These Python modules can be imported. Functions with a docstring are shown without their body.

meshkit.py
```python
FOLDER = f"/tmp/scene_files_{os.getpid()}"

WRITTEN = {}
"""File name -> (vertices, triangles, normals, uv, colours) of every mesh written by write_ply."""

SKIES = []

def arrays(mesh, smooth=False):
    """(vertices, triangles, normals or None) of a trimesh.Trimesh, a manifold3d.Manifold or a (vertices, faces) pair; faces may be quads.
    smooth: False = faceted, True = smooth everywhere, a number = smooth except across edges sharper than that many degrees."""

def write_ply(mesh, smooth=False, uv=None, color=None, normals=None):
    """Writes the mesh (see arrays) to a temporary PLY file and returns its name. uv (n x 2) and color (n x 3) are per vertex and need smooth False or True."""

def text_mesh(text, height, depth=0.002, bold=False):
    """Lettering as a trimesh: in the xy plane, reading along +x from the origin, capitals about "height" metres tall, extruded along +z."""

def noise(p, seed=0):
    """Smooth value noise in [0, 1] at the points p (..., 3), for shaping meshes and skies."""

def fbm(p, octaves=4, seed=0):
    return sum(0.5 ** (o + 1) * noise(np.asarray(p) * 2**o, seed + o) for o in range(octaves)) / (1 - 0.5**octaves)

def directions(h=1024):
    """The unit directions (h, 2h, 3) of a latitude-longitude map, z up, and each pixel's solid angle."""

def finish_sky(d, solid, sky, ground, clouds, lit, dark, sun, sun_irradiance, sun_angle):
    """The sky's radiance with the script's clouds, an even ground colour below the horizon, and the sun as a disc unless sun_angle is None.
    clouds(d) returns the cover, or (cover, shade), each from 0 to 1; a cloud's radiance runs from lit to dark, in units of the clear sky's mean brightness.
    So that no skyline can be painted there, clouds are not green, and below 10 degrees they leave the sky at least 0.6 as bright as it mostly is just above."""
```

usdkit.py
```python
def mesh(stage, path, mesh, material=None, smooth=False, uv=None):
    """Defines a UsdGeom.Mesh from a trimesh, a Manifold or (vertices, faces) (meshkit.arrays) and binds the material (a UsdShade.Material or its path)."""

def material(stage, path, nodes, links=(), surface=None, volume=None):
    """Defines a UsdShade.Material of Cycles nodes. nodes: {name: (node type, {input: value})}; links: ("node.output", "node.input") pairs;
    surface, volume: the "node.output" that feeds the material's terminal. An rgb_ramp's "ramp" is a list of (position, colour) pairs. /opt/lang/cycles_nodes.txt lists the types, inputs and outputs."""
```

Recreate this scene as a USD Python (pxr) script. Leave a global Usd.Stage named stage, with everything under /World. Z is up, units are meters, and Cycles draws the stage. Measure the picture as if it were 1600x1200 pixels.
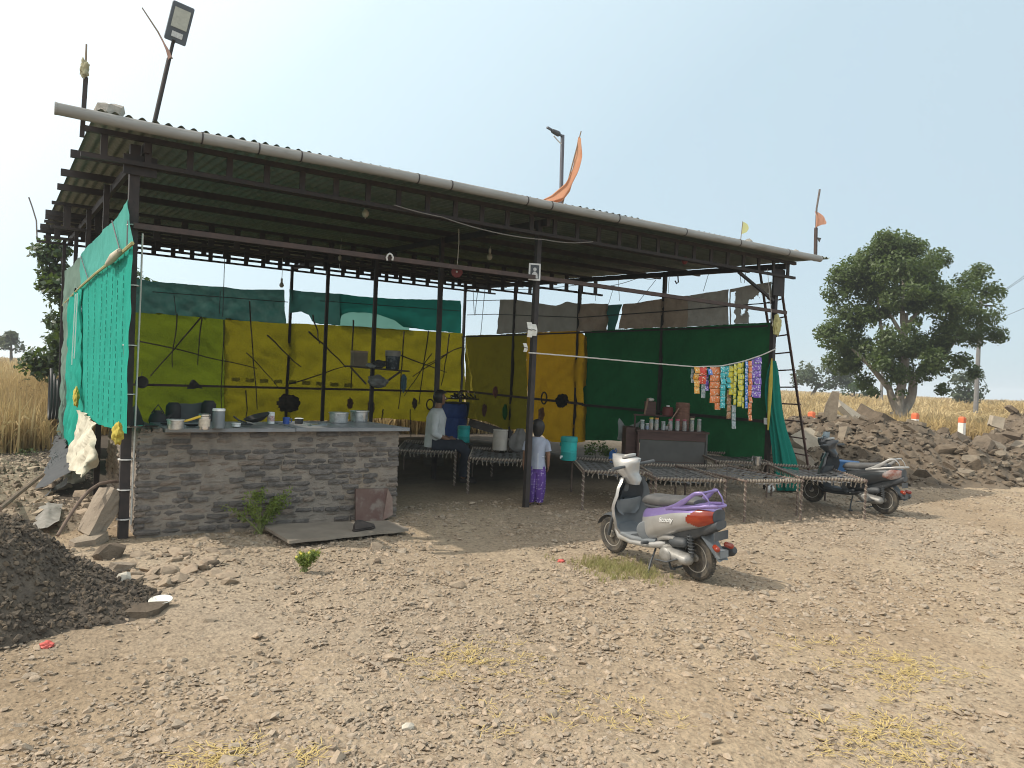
import math, random
import numpy as np, trimesh, usdkit, meshkit
from manifold3d import Manifold
from pxr import Usd, UsdGeom, UsdLux, UsdShade, Gf, Sdf, Vt

stage = Usd.Stage.CreateInMemory()
UsdGeom.SetStageUpAxis(stage, 'Z'); UsdGeom.SetStageMetersPerUnit(stage, 1.0)
UsdGeom.Xform.Define(stage, '/World'); UsdGeom.Scope.Define(stage, '/World/Looks')
rng = np.random.default_rng(11); random.seed(11)
V = lambda *a: np.array(a, float)

# ------------------------------------------------------------------ camera
F, YAW, PITCH, ROLL = 1188.88, 0.5902, -0.0080, 0.0427     # focal length for a 1600 pixel wide picture
EYE = V(-0.9688, -7.7846, 1.6)
_fw = V(math.sin(YAW)*math.cos(PITCH), math.cos(YAW)*math.cos(PITCH), math.sin(PITCH))
_r = V(math.cos(YAW), -math.sin(YAW), 0); _u = np.cross(_r, _fw)
RT = math.cos(ROLL)*_r + math.sin(ROLL)*_u; UP = -math.sin(ROLL)*_r + math.cos(ROLL)*_u
cam = UsdGeom.Camera.Define(stage, '/World/camera')
m = Gf.Matrix4d(*RT, 0, *UP, 0, *(-_fw), 0, *EYE, 1)
cam.AddTransformOp().Set(m)
cam.CreateHorizontalApertureAttr(36.0); cam.CreateVerticalApertureAttr(27.0)
cam.CreateFocalLengthAttr(36.0*F/1600); cam.CreateClippingRangeAttr(Gf.Vec2f(0.05, 5000))
cam.CreateExposureAttr(0.1)
def at(x, y, X=None, Y=None, Z=None, d=None):                # the point of the place that shows at a pixel, on a plane
    q = _fw*F + RT*(x-800) - UP*(y-600)
    if d is not None: return EYE + q*d/F
    i, v = (0, X) if X is not None else (1, Y) if Y is not None else (2, Z)
    return EYE + q*(v-EYE[i])/q[i]

# ------------------------------------------------------------------ sky and sun
SUN = V(-0.61, 0.265, 0.745); SUN /= np.linalg.norm(SUN)
el, az = math.asin(SUN[2]), math.atan2(SUN[0], SUN[1])
dome = UsdLux.DomeLight.Define(stage, '/World/sky')
dome.GetPrim().SetCustomDataByKey('kind', 'structure')
skym = usdkit.material(stage, '/World/Looks/sky', {        # clear sky under an even veil of haze that glows towards the sun
    's': ('sky_texture', dict(sky_type='single_scattering', sun_disc=False, sun_elevation=el, sun_rotation=az, air_density=1.0, aerosol_density=1.6, ozone_density=1.2, altitude=400.0)),
    't': ('texture_coordinate', {}), 'd': ('vector_math', dict(math_type='dot_product', vector2=tuple(SUN))),
    'r': ('rgb_ramp', dict(ramp=[(0.0, (4.5, 5.5, 6.1)), (0.5, (5.8, 7.3, 8.1)), (0.66, (7.9, 9.5, 10.1)), (0.76, (11.6, 12.2, 12.3)), (0.88, (14.5, 14.4, 14.0)), (1.0, (18., 17.6, 16.6))])),
    'k': ('map_range', dict(from_min=-1.0, from_max=1.0)), 'm': ('mix_color', dict(fac=0.82, use_clamp=True)),
    'b': ('background_shader', dict(strength=0.11))},
    [('t.generated', 'd.vector1'), ('d.value', 'k.value'), ('k.result', 'r.fac'), ('s.color', 'm.a'), ('r.color', 'm.b'), ('m.result', 'b.color')], surface='b.background')
UsdShade.MaterialBindingAPI.Apply(dome.GetPrim()).Bind(skym)
sun = UsdLux.DistantLight.Define(stage, '/World/sun')
sx = np.cross(V(0, 0, 1), SUN); sx /= np.linalg.norm(sx); sy = np.cross(SUN, sx)
sun.AddTransformOp().Set(Gf.Matrix4d(*sx, 0, *sy, 0, *SUN, 0, 0, 0, 30, 1))
sun.CreateNormalizeAttr(True); sun.CreateIntensityAttr(0.95); sun.CreateAngleAttr(0.5); sun.CreateColorAttr(Gf.Vec3f(1.0, 0.93, 0.82))

# ------------------------------------------------------------------ helpers
used = {}; LOC = {}
def numbered(parent, name):
    k = (parent, name); n = used.get(k, -1) + 1; used[k] = n
    return name if n == 0 else f'{name}_{n:03d}'
def tag(p, label=None, cat=None, group=None, kind=None):
    p = p.GetPrim() if hasattr(p, 'GetPrim') else p
    for k, v in (('label', label), ('category', cat), ('group', group), ('kind', kind)):
        if v: p.SetCustomDataByKey(k, v)
    return p
def thing(name, label, cat, loc=(0, 0, 0), rz=0.0, group=None, local=False, kind=None, rot=None, scale=None):
    path = '/World/' + numbered('/World', name)
    x = UsdGeom.Xform.Define(stage, path); x.AddTranslateOp().Set(Gf.Vec3d(*map(float, loc)))
    if rot is not None: x.AddRotateXYZOp().Set(Gf.Vec3f(*map(float, rot)))
    elif rz: x.AddRotateZOp().Set(float(rz))
    if scale is not None: x.AddScaleOp().Set(Gf.Vec3f(*map(float, np.broadcast_to(scale, 3))))
    LOC[path] = np.zeros(3) if local else np.array(loc, float)
    return tag(x, label, cat, group, kind)
def obj(name, mesh, mat, parent=None, smooth=False, label=None, cat=None, group=None, kind=None):
    pp = '/World' if parent is None else str(parent.GetPath())
    path = pp + '/' + numbered(pp, name)
    top = '/'.join(path.split('/')[:3])
    off = LOC.get(top, np.zeros(3))
    v, f = (mesh.vertices, mesh.faces) if hasattr(mesh, 'vertices') else mesh
    mm = usdkit.mesh(stage, path, trimesh.Trimesh(np.asarray(v) - off, f, process=False) if not smooth else trimesh.Trimesh(np.asarray(v) - off, f, process=True), mat, smooth)
    return tag(mm, label, cat, group, kind)
def dup(src, loc, rz=0, label=None, group=None, rot=None, scale=None, cat=None):
    was = src.GetCustomData()
    nm = src.GetName().rstrip('0123456789').rstrip('_')
    r = thing(nm, label or was['label'], cat or was['category'], loc, rz, group or was.get('group'), rot=rot, scale=scale)
    r.GetReferences().AddInternalReference(src.GetPath()); r.SetInstanceable(True)
    return r

def cat(*ms):
    ms = [trimesh.Trimesh(np.asarray(a[0], float), a[1], process=False) if isinstance(a, tuple) else a for b in ms for a in (b if isinstance(b, list) else [b])]
    return trimesh.util.concatenate(ms) if len(ms) > 1 else ms[0]
def rotm(axis, deg):
    return trimesh.transformations.rotation_matrix(math.radians(deg), axis)[:3, :3]
def bx(x0, x1, y0, y1, z0, z1):
    b = trimesh.creation.box([x1-x0, y1-y0, z1-z0]); b.apply_translation([(x0+x1)/2, (y0+y1)/2, (z0+z1)/2]); return b
def frame(d, up=(0, 0, 1)):
    d = np.asarray(d, float); d = d/np.linalg.norm(d)
    up = np.asarray(up, float)
    if abs(d @ up) > .98: up = V(0, 1, 0)
    a = np.cross(d, up); a /= np.linalg.norm(a)
    return a, np.cross(a, d), d
def bar(p, q, w, h=None, up=(0, 0, 1)):
    p, q = np.asarray(p, float), np.asarray(q, float); h = h or w
    a, b, d = frame(q-p, up)
    t = trimesh.creation.box([w, h, np.linalg.norm(q-p)])
    t.vertices = (p+q)/2 + t.vertices @ np.array([a, b, d]); return t
def tube(pts, r, n=8):
    pts = np.asarray(pts, float); k = len(pts); r = np.broadcast_to(r, (k,)).astype(float)
    d = np.gradient(pts, axis=0); rings = []; a = None
    for i in range(k):
        dd = d[i]/max(np.linalg.norm(d[i]), 1e-9)
        if a is None: a, b, _ = frame(dd)
        a = a - dd*(a @ dd); a /= np.linalg.norm(a); b = np.cross(dd, a)
        t = np.arange(n)/n*2*np.pi
        rings.append(pts[i] + r[i]*(np.cos(t)[:, None]*a + np.sin(t)[:, None]*b))
    return loft(rings)
def loft(rings, caps=True):
    rings = [np.asarray(x, float) for x in rings]; n = len(rings[0]); k = len(rings)
    v = np.vstack(rings); f = []
    for i in range(k-1):
        for j in range(n):
            a, b = i*n+j, i*n+(j+1) % n
            f += [[a, b, b+n], [a, b+n, a+n]]
    if caps:
        v = np.vstack([v, rings[0].mean(0), rings[-1].mean(0)])
        for j in range(n):
            f += [[n*k, (j+1) % n, j], [n*k+1, (k-1)*n+j, (k-1)*n+(j+1) % n]]
    return trimesh.Trimesh(v, np.array(f), process=False)
def lathe(prof, c=(0, 0, 0), n=20, R=None):
    rings = []
    t = np.arange(n)/n*2*np.pi
    for r, z in prof: rings.append(np.stack([r*np.cos(t), r*np.sin(t), np.full(n, z)], 1))
    m = loft(rings)
    if R is not None: m.vertices = m.vertices @ np.asarray(R).T
    m.vertices = m.vertices + np.asarray(c, float); return m
def ball(c, r, sub=2, s=(1, 1, 1)):
    b = trimesh.creation.icosphere(subdivisions=sub, radius=1.0); b.vertices = b.vertices*np.asarray(s, float)*r + np.asarray(c, float); return b
def hull(*prs):
    return trimesh.convex.convex_hull(np.vstack([ball(p, r, 1).vertices for p, r in prs]))
def rock(seed, s=(1, 1, .6), n=16, flat=0):
    g = np.random.default_rng(seed); p = g.normal(size=(n, 3)); p /= np.linalg.norm(p, axis=1)[:, None]; p *= g.uniform(.75, 1.0, (n, 1))
    return trimesh.convex.convex_hull(p*np.asarray(s, float))
def gridm(P):
    n, m = P.shape[:2]; i = np.arange((n-1)*(m-1)); r, c = i//(m-1), i % (m-1); a = r*m+c
    f = np.vstack([np.stack([a, a+1, a+m+1], 1), np.stack([a, a+m+1, a+m], 1)])
    return trimesh.Trimesh(P.reshape(-1, 3), f, process=False)
def resample(pts, n):
    pts = np.asarray(pts, float); s = np.r_[0, np.cumsum(np.linalg.norm(np.diff(pts, axis=0), axis=1))]; t = np.linspace(0, s[-1], n)
    return np.stack([np.interp(t, s, pts[:, k]) for k in range(pts.shape[1])], 1)
def by_x(pts, n):
    pts = np.asarray(pts, float); s = np.linspace(0, 1, len(pts)); t = np.linspace(0, 1, n)
    return np.stack([np.interp(t, s, pts[:, k]) for k in range(pts.shape[1])], 1)
def sheet(top, bot, n=50, k=26, amp=.015, freq=3.0, normal=(0, 1, 0), seed=0, edge=.012, fold=0.0):
    """A hanging cloth between two edges given as points of the place."""
    T, B = resample(top, n), resample(bot, n); s = np.linspace(0, 1, k)[:, None, None]
    P = T[None]*(1-s) + B[None]*s
    w = (meshkit.fbm(P*freq, 4, seed)-.5)*2*amp*4
    diag = np.sin((P[..., 0]+P[..., 1]+P[..., 2]*1.3)*9 + meshkit.fbm(P*1.3, 3, seed+5)*14)*amp*.5
    fl = np.sin((P[..., 0]+P[..., 1])*26 + meshkit.fbm(P*V(1, 1, .25)*2, 2, seed+9)*6)*fold
    P = P + (w+diag+fl)[..., None]*np.asarray(normal, float)
    j = (meshkit.noise(P*9+seed*3.7, seed+2)-.5)*2*edge
    P[-1, :, 2] += j[-1]; P[0, :, 2] += j[0]*.6
    return gridm(P)

# ------------------------------------------------------------------ materials
ML = {}
def M(name, c1, c2=None, scale=6, rough=.7, metal=0, bump=0, bscale=80, transl=0, tcol=None, spec=.4, ramp=(.35, .65), coat=0, detail=5, space='pos', stretch=None, rand=0, c3=None, s3=1.5, r3=(.55, .7), noise_rough=0, see=0, bdist=.02):
    if name in ML: return ML[name]
    n = {'g': ('geometry', {}), 'p': ('principled_bsdf', dict(roughness=rough, metallic=metal, specular_ior_level=spec, coat_weight=coat, base_color=c1))}
    L = []; src = 'g.position'
    if space == 'obj': n['tc'] = ('texture_coordinate', {}); src = 'tc.object'
    if stretch: n['mp'] = ('mapping', dict(scale=stretch)); L.append((src, 'mp.vector')); src = 'mp.vector'
    last = None
    if c2 is not None:
        n['n'] = ('noise_texture', dict(scale=scale, detail=detail, roughness=.62)); n['r'] = ('rgb_ramp', dict(ramp=[(ramp[0], c1), (ramp[1], c2)]))
        L += [(src, 'n.vector'), ('n.fac', 'r.fac')]; last = 'r.color'
        if c3 is not None:
            n['n3'] = ('noise_texture', dict(scale=s3, detail=6, roughness=.6)); n['r3'] = ('rgb_ramp', dict(ramp=[(r3[0], (0, 0, 0)), (r3[1], (1, 1, 1))]))
            n['m3'] = ('mix_color', dict(b=c3)); L += [(src, 'n3.vector'), ('n3.fac', 'r3.fac'), (last, 'm3.a'), ('r3.color', 'm3.fac')]
            last = 'm3.result'
    if rand:
        n['oi'] = ('object_info', {}); n['mr'] = ('map_range', dict(to_min=1-rand, to_max=1+rand)); n['hs'] = ('hsv', dict(color=c1))
        L += [('oi.random', 'mr.value'), ('mr.result', 'hs.value')]
        if last: L.append((last, 'hs.color'))
        last = 'hs.color'
    if last: L.append((last, 'p.base_color'))
    if noise_rough:
        n['nr'] = ('noise_texture', dict(scale=14, detail=4)); n['rr'] = ('map_range', dict(from_min=.3, from_max=.7, to_min=rough-noise_rough, to_max=rough+noise_rough)); L += [(src, 'nr.vector'), ('nr.fac', 'rr.value'), ('rr.result', 'p.roughness')]
    if bump:
        n['bn'] = ('noise_texture', dict(scale=bscale, detail=6, roughness=.65)); n['b'] = ('bump', dict(strength=bump, distance=bdist))
        L += [(src, 'bn.vector'), ('bn.fac', 'b.height'), ('b.normal', 'p.normal')]
    surf = 'p.BSDF'
    if transl:
        n['t'] = ('translucent_bsdf', dict(color=tcol or c1)); n['mx'] = ('mix_closure', dict(fac=transl))
        L += [('p.BSDF', 'mx.closure1'), ('t.BSDF', 'mx.closure2')]; surf = 'mx.closure'
        if tcol is None and last: L.append((last, 't.color'))
    if see:
        n['tr'] = ('transparent_bsdf', {}); n['ms'] = ('mix_closure', dict(fac=see)); L += [(surf, 'ms.closure1'), ('tr.BSDF', 'ms.closure2')]; surf = 'ms.closure'
    ML[name] = usdkit.material(stage, '/World/Looks/'+name, n, L, surface=surf)
    return ML[name]

# ------------------------------------------------------------------ ground
def bumpy(x, y):
    p = np.stack([np.asarray(x, float), np.asarray(y, float), np.zeros(np.shape(x))], -1)
    near = np.clip((np.hypot(p[..., 0]-4, p[..., 1]+1)-14)/30, 0, 1)
    return (meshkit.fbm(p*.55, 3, 3)-.5)*.07*(1+3*near) + (meshkit.fbm(p*3.1, 3, 9)-.5)*.035 - .004
def gz(x, y): return float(bumpy(np.array([x]), np.array([y]))[0])
def axis_lines(lo, hi, step, far):
    mid = np.arange(lo, hi, step); g = []; d = step
    while sum(g) < far: d *= 1.22; g.append(d)
    g = np.cumsum(g); return np.r_[lo-g[::-1], mid, mid[-1]+g]
gx, gy = axis_lines(-7, 15, .055, 900), axis_lines(-8, 9, .055, 900)
GX, GY = np.meshgrid(gx, gy, indexing='ij')
GZ = bumpy(GX, GY)
gp = np.stack([GX, GY, np.zeros_like(GX)], -1)
close = (np.abs(GX-4) < 12) & (np.abs(GY) < 9.5)
GZ = GZ + np.where(close, (meshkit.noise(gp*11, 4)-.5)*.016 + (meshkit.noise(gp*22, 5)-.5)*.010, 0)
pg = stage
ground_m = usdkit.material(stage, '/World/Looks/gravel_ground', {
    'g': ('geometry', {}),
    'n1': ('noise_texture', dict(scale=.45, detail=6, roughness=.6)), 'r1': ('rgb_ramp', dict(ramp=[(.32, (.24, .178, .115)), (.5, (.31, .235, .157)), (.68, (.375, .298, .208))])),
    'n2': ('noise_texture', dict(scale=26, detail=6, roughness=.7)), 'r2': ('rgb_ramp', dict(ramp=[(.3, (.55, .52, .5)), (.5, (.95, .95, .95)), (.72, (1.25, 1.22, 1.18))])),
    'n5': ('noise_texture', dict(scale=.17, detail=4, roughness=.55)), 'r5': ('rgb_ramp', dict(ramp=[(.48, (0, 0, 0)), (.66, (.6, .6, .6))])), 'm5': ('mix_color', dict(b=(.325, .272, .21))),
    'm': ('mix_color', dict(blend_type='multiply', fac=1.0)),
    'v': ('voronoi_texture', dict(scale=42)), 'n3': ('noise_texture', dict(scale=70, detail=5, roughness=.7)),
    'ma': ('math', dict(math_type='add')), 'b': ('bump', dict(strength=.7, distance=.012)),
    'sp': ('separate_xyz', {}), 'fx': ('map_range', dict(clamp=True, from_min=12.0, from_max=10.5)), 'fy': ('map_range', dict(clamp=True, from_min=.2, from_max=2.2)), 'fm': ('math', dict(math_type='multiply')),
    'fl': ('mix_color', dict(b=(.085, .07, .055))),  # shade painted in: ground colour darkens from the shed front inwards
    'p': ('principled_bsdf', dict(roughness=.95, specular_ior_level=.15))},
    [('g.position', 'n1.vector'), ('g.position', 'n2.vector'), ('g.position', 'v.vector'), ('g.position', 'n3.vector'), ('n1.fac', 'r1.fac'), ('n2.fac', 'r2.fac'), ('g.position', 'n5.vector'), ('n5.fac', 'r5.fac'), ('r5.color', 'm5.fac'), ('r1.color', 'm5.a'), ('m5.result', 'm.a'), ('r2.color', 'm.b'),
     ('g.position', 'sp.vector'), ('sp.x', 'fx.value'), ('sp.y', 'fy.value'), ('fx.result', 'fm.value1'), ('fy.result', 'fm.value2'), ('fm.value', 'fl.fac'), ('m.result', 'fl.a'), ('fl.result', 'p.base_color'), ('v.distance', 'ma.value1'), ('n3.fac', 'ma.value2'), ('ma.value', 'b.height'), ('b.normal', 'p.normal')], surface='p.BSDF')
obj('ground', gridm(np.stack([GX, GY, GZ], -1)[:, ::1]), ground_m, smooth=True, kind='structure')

def instancer(name, protos, pos, ids, scales, quats, label=None, catg=None, kind='stuff', parent=None):
    path = '/World/' + numbered('/World', name)
    pi = UsdGeom.PointInstancer.Define(stage, path)
    for i, (mesh, mat, sm) in enumerate(protos):
        mm = usdkit.mesh(stage, f'{path}/piece_{i:03d}' if i else f'{path}/piece', mesh, mat, sm)
        pi.CreatePrototypesRel().AddTarget(mm.GetPath())
    pi.CreateProtoIndicesAttr(Vt.IntArray.FromNumpy(np.asarray(ids, np.int32)))
    pi.CreatePositionsAttr(Vt.Vec3fArray.FromNumpy(np.asarray(pos, np.float32)))
    sc = np.asarray(scales, np.float32); sc = np.repeat(sc[:, None], 3, 1) if sc.ndim == 1 else sc
    pi.CreateScalesAttr(Vt.Vec3fArray.FromNumpy(sc))
    q = np.asarray(quats, float)
    pi.CreateOrientationsAttr(Vt.QuathArray([Gf.Quath(float(a), float(b), float(c), float(d)) for a, b, c, d in q]))
    return tag(pi, label, catg, None, kind)
def rquat(n, g, tilt=True):
    if tilt:
        q = g.normal(size=(n, 4)); return q/np.linalg.norm(q, axis=1)[:, None]
    a = g.uniform(0, 2*np.pi, n); return np.stack([np.cos(a/2), 0*a, 0*a, np.sin(a/2)], 1)
def zquat(n, g, tilt=.25):
    a = g.uniform(0, 2*np.pi, n); t = g.normal(0, tilt, n); p = g.uniform(0, 2*np.pi, n)
    q1 = np.stack([np.cos(a/2), 0*a, 0*a, np.sin(a/2)], 1); q2 = np.stack([np.cos(t/2), np.sin(t/2)*np.cos(p), np.sin(t/2)*np.sin(p), 0*t], 1)
    w1, x1, y1, z1 = q2.T; w2, x2, y2, z2 = q1.T
    return np.stack([w1*w2-x1*x2-y1*y2-z1*z2, w1*x2+x1*w2+y1*z2-z1*y2, w1*y2-x1*z2+y1*w2+z1*x2, w1*z2+x1*y2-y1*x2+z1*w2], 1)
st1 = M('stone_tan', (.395, .312, .228), (.30, .23, .16), 30, .9, bump=.4, bscale=120)
st2 = M('stone_brown', (.25, .19, .135), (.33, .26, .185), 25, .9, bump=.4, bscale=120)
st3 = M('stone_grey', (.36, .295, .222), (.24, .19, .138), 30, .9, bump=.4, bscale=120)
N = 140000
u_ = rng.uniform(0, 1, N)
dist = 2.6 + 13*u_**1.35; ang = YAW + rng.uniform(-.68, .68, N)
px_, py_ = EYE[0]+dist*np.sin(ang), EYE[1]+dist*np.cos(ang)
clump = meshkit.fbm(np.stack([px_*.7, py_*.7, 0*px_], 1), 3, 21)
keep = (rng.uniform(0, 1, N) < np.clip((clump-.3)*3.2, .12, 1)) & ~((px_ > .1) & (px_ < 9) & (py_ > .6) & (dist > 8))
px_, py_, dist = px_[keep], py_[keep], dist[keep]
n = len(px_); sz = np.exp(rng.normal(np.log(.0098), .48, n))*(1+.04*dist); big = rng.uniform(0, 1, n) < .012; sz[big] *= 2.0
instancer('gravel', [(rock(i, (1, .8, .5), 13), (st1, st2, st3)[i % 3], False) for i in range(9)], np.stack([px_, py_, bumpy(px_, py_)+sz*.12], 1), rng.integers(0, 9, n), sz, zquat(n, rng, .3), 'small loose gravel stones strewn over the dirt yard', 'gravel')

# ------------------------------------------------------------------ the shed: posts, lattice beams, purlins, roof
steel = M('dark_steel', (.021, .018, .017), (.036, .027, .024), 9, .6, bump=.1, bscale=40, spec=.35)
rust = M('rusty_steel', (.075, .048, .04), (.05, .036, .032), 7, .75, bump=.15, bscale=50)
roofm = M('roof_metal', (.19, .215, .18), (.14, .165, .14), 2.2, .5, metal=.2, bump=.05, bscale=20, c3=(.16, .12, .085), s3=3, r3=(.62, .75), noise_rough=.12)
pvc = M('grey_pipe', (.25, .245, .23), (.20, .197, .18), 5, .6, c3=(.16, .145, .12), s3=2.5, r3=(.6, .74), stretch=(.6, 4, 4))
S1, S2, DEP = 4.53, 9.2, 9.83
ROWS = (0, 2.46, 4.92, 7.4, 9.83)
def zr(y): return 3.60 + .041*y                    # height of the purlins
shed = thing('roadside_shed', 'long open roadside shed of dark steel posts under a corrugated metal roof', 'shed', (S1, 4.9, 0))
for i, xx in enumerate((0, S1, S2)):
    for j, yy in enumerate(ROWS):
        lean = .015*((i*3+j*5) % 4-1.5)
        w = (.085, .064, .07)[i] if yy == 0 else .06
        obj('post', bar((xx, yy, -.1), (xx+lean, yy, zr(yy)-.02), w, w, up=(0, 1, 0)), steel, shed)
def lattice(y, x0, x1, zt, h, mat, n, hw=.045):
    b = obj('lattice_beam', cat(bar((x0, y, zt), (x1, y, zt), .05, .045), ), mat, shed)
    obj('bottom_rail', bar((x0, y, zt-h), (x1, y, zt-h), .045, .04), mat, b)
    for k in range(n):
        x = x0 + (x1-x0)*(k+.5)/n
        obj('batten', bx(x-hw, x+hw, y-.012, y+.012, zt-h+.02, zt-.02), mat, b)
lattice(-.1, -.46, 9.55, zr(-.1)+.03, .23, steel, 28, .028)
lattice(4.98, -.46, 9.85, zr(5)+.02, .34, steel, 26)
lattice(7.46, -.46, 9.85, zr(7.4)+.02, .26, steel, 26)
lattice(9.9, -.49, 10.2, zr(9.9)+.08, .2, steel, 28)
for k, y in enumerate((1.1, 2.3, 3.4, 6.2, 6.8, 8.3, 8.9)):
    obj('purlin', bar((-.47-.02*(k % 2), y, zr(y)+.02), (9.9+.06*(k % 3), y, zr(y)+.02), .05, .075, up=(0, 0, 1)), steel, shed)
for xx in (0, S1, S2):
    obj('rafter', bar((xx+.06, -.15, zr(-.15)-.05), (xx+.06, 9.95, zr(9.95)-.05), .05, .09), steel, shed)
obj('front_tie_rail', bar((-.02, -.06, 2.84), (S1, -.06, 2.86), .045, .05), rust, shed)
obj('front_tie_rail', bar((S1, -.06, 2.862), (9.42, -.06, 2.83), .05, .05), rust, shed)
obj('gusset_plate', bx(-.12, .16, -.066, -.05, 3.3, 3.48), steel, shed)
obj('gusset_plate', bx(S2-.13, S2+.14, -.075, -.05, 3.08, 3.5), steel, shed)
obj('brace', bar((S2-.05, -.02, 3.0), (S2-.9, -.02, 3.36), .04, .04), steel, shed)
obj('wall_rail', bar((0, 9.74, 1.12), (S2, 9.74, 1.17), .045, .05), rust, shed)
obj('wall_rail', bar((9.12, 9.7, 1.2), (9.12, 4.6, 1.12), .045, .05), rust, shed)
obj('wall_rail', bar((9.12, 4.6, 1.1), (9.12, .05, 1.08), .045, .05), steel, shed)
obj('wall_rail', bar((.03, .1, 2.66), (.03, 9.8, 2.69), .04, .04), steel, shed)
obj('wall_rail', bar((9.12, 9.75, 2.63), (9.12, .05, 2.6), .03, .03), steel, shed)
nsh = 10; xs0, xs1 = -.37, 9.92; sw = (xs1-xs0)/nsh
for k in range(nsh):
    x = np.linspace(xs0+sw*k-.02, xs0+sw*(k+1)+.03, 81); y = np.linspace(-.46-.02*(k % 3), 10.08+.03*(k % 2), 9)
    XX, YY = np.meshgrid(x, y, indexing='ij')
    ZZ = zr(YY)+.125 + .017*np.sin((XX-xs0)*2*np.pi/.105) + .004*(k % 2) + .02*(meshkit.noise(np.stack([XX*.6, YY*.5, 0*XX], -1), 3)-.5)
    obj('roof_sheet', gridm(np.stack([XX, YY, ZZ], -1)), roofm, shed, smooth=True)
# gutter pipe along the front eave
gpts = [(-.68, -.5, 3.635), (.1, -.5, 3.625), (2.2, -.5, 3.66), (4.4, -.5, 3.655), (7, -.5, 3.665), (9.62, -.5, 3.67)]
gut = obj('gutter_pipe', tube(resample(gpts, 24), .050, 16), pvc, shed, smooth=50)
for x in (.45, .95, 1.35, 2.6, 3.0, 4.0, 4.35, 5.4, 6.6, 7.7, 8.8):
    z = np.interp(x, [g[0] for g in gpts], [g[2] for g in gpts])
    obj('pipe_strap', lathe([(.0505, -.006), (.054, -.006), (.054, .006), (.0505, .006)], (x, -.5, z), 16, rotm((0, 1, 0), 90)), steel, gut)
obj('end_ring', lathe([(.035, -.004), (.052, -.004), (.052, .012), (.035, .012)], (-.68, -.5, 3.635), 16, rotm((0, 1, 0), 90)), pvc, gut)
# loose wires under the roof
wirem = M('black_wire', (.03, .03, .03), rough=.5)
whitew = M('white_wire', (.55, .53, .5), rough=.6)
def sag(p, q, s, n=14):
    t = np.linspace(0, 1, n)[:, None]; P = np.asarray(p)*(1-t)+np.asarray(q)*t; P[:, 2] -= 4*s*t[:, 0]*(1-t[:, 0]); return P
w1 = tube(np.vstack([sag((2.5, -.16, 3.42), (3.1, -.16, 3.38), .01, 6), sag((3.15, -.16, 3.37), (S1, -.16, 3.32), .04, 10), sag((S1+.1, -.16, 3.32), (5.3, -.16, 3.4), .02, 8)]), .006, 5)
obj('light_wire', w1, M('grey_wire', (.22, .21, .20), rough=.6), shed)
for (a, b, s) in (((760, 452), (905, 445), .05), ((905, 445), (1000, 433), .10), ((1000, 433), (1037, 431), .05), ((610, 395), (727, 445), .1)):
    obj('light_wire', tube(sag(at(*a, X=9.1), at(*b, X=9.1), s), .006, 4), wirem, shed)
for (a, b) in (((960, 445), (950, 478)), ((1025, 437), (995, 475)), ((1046, 428), (1044, 458)), ((1108, 425), (1099, 455)), ((1155, 421), (1158, 442)), ((1166, 421), (1163, 442)), ((932, 437), (930, 470)), ((966, 437), (968, 470))):
    obj('tie_wire', tube([at(*a, X=9.15), at(*b, X=9.15)], .006, 4), wirem, shed)
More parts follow.
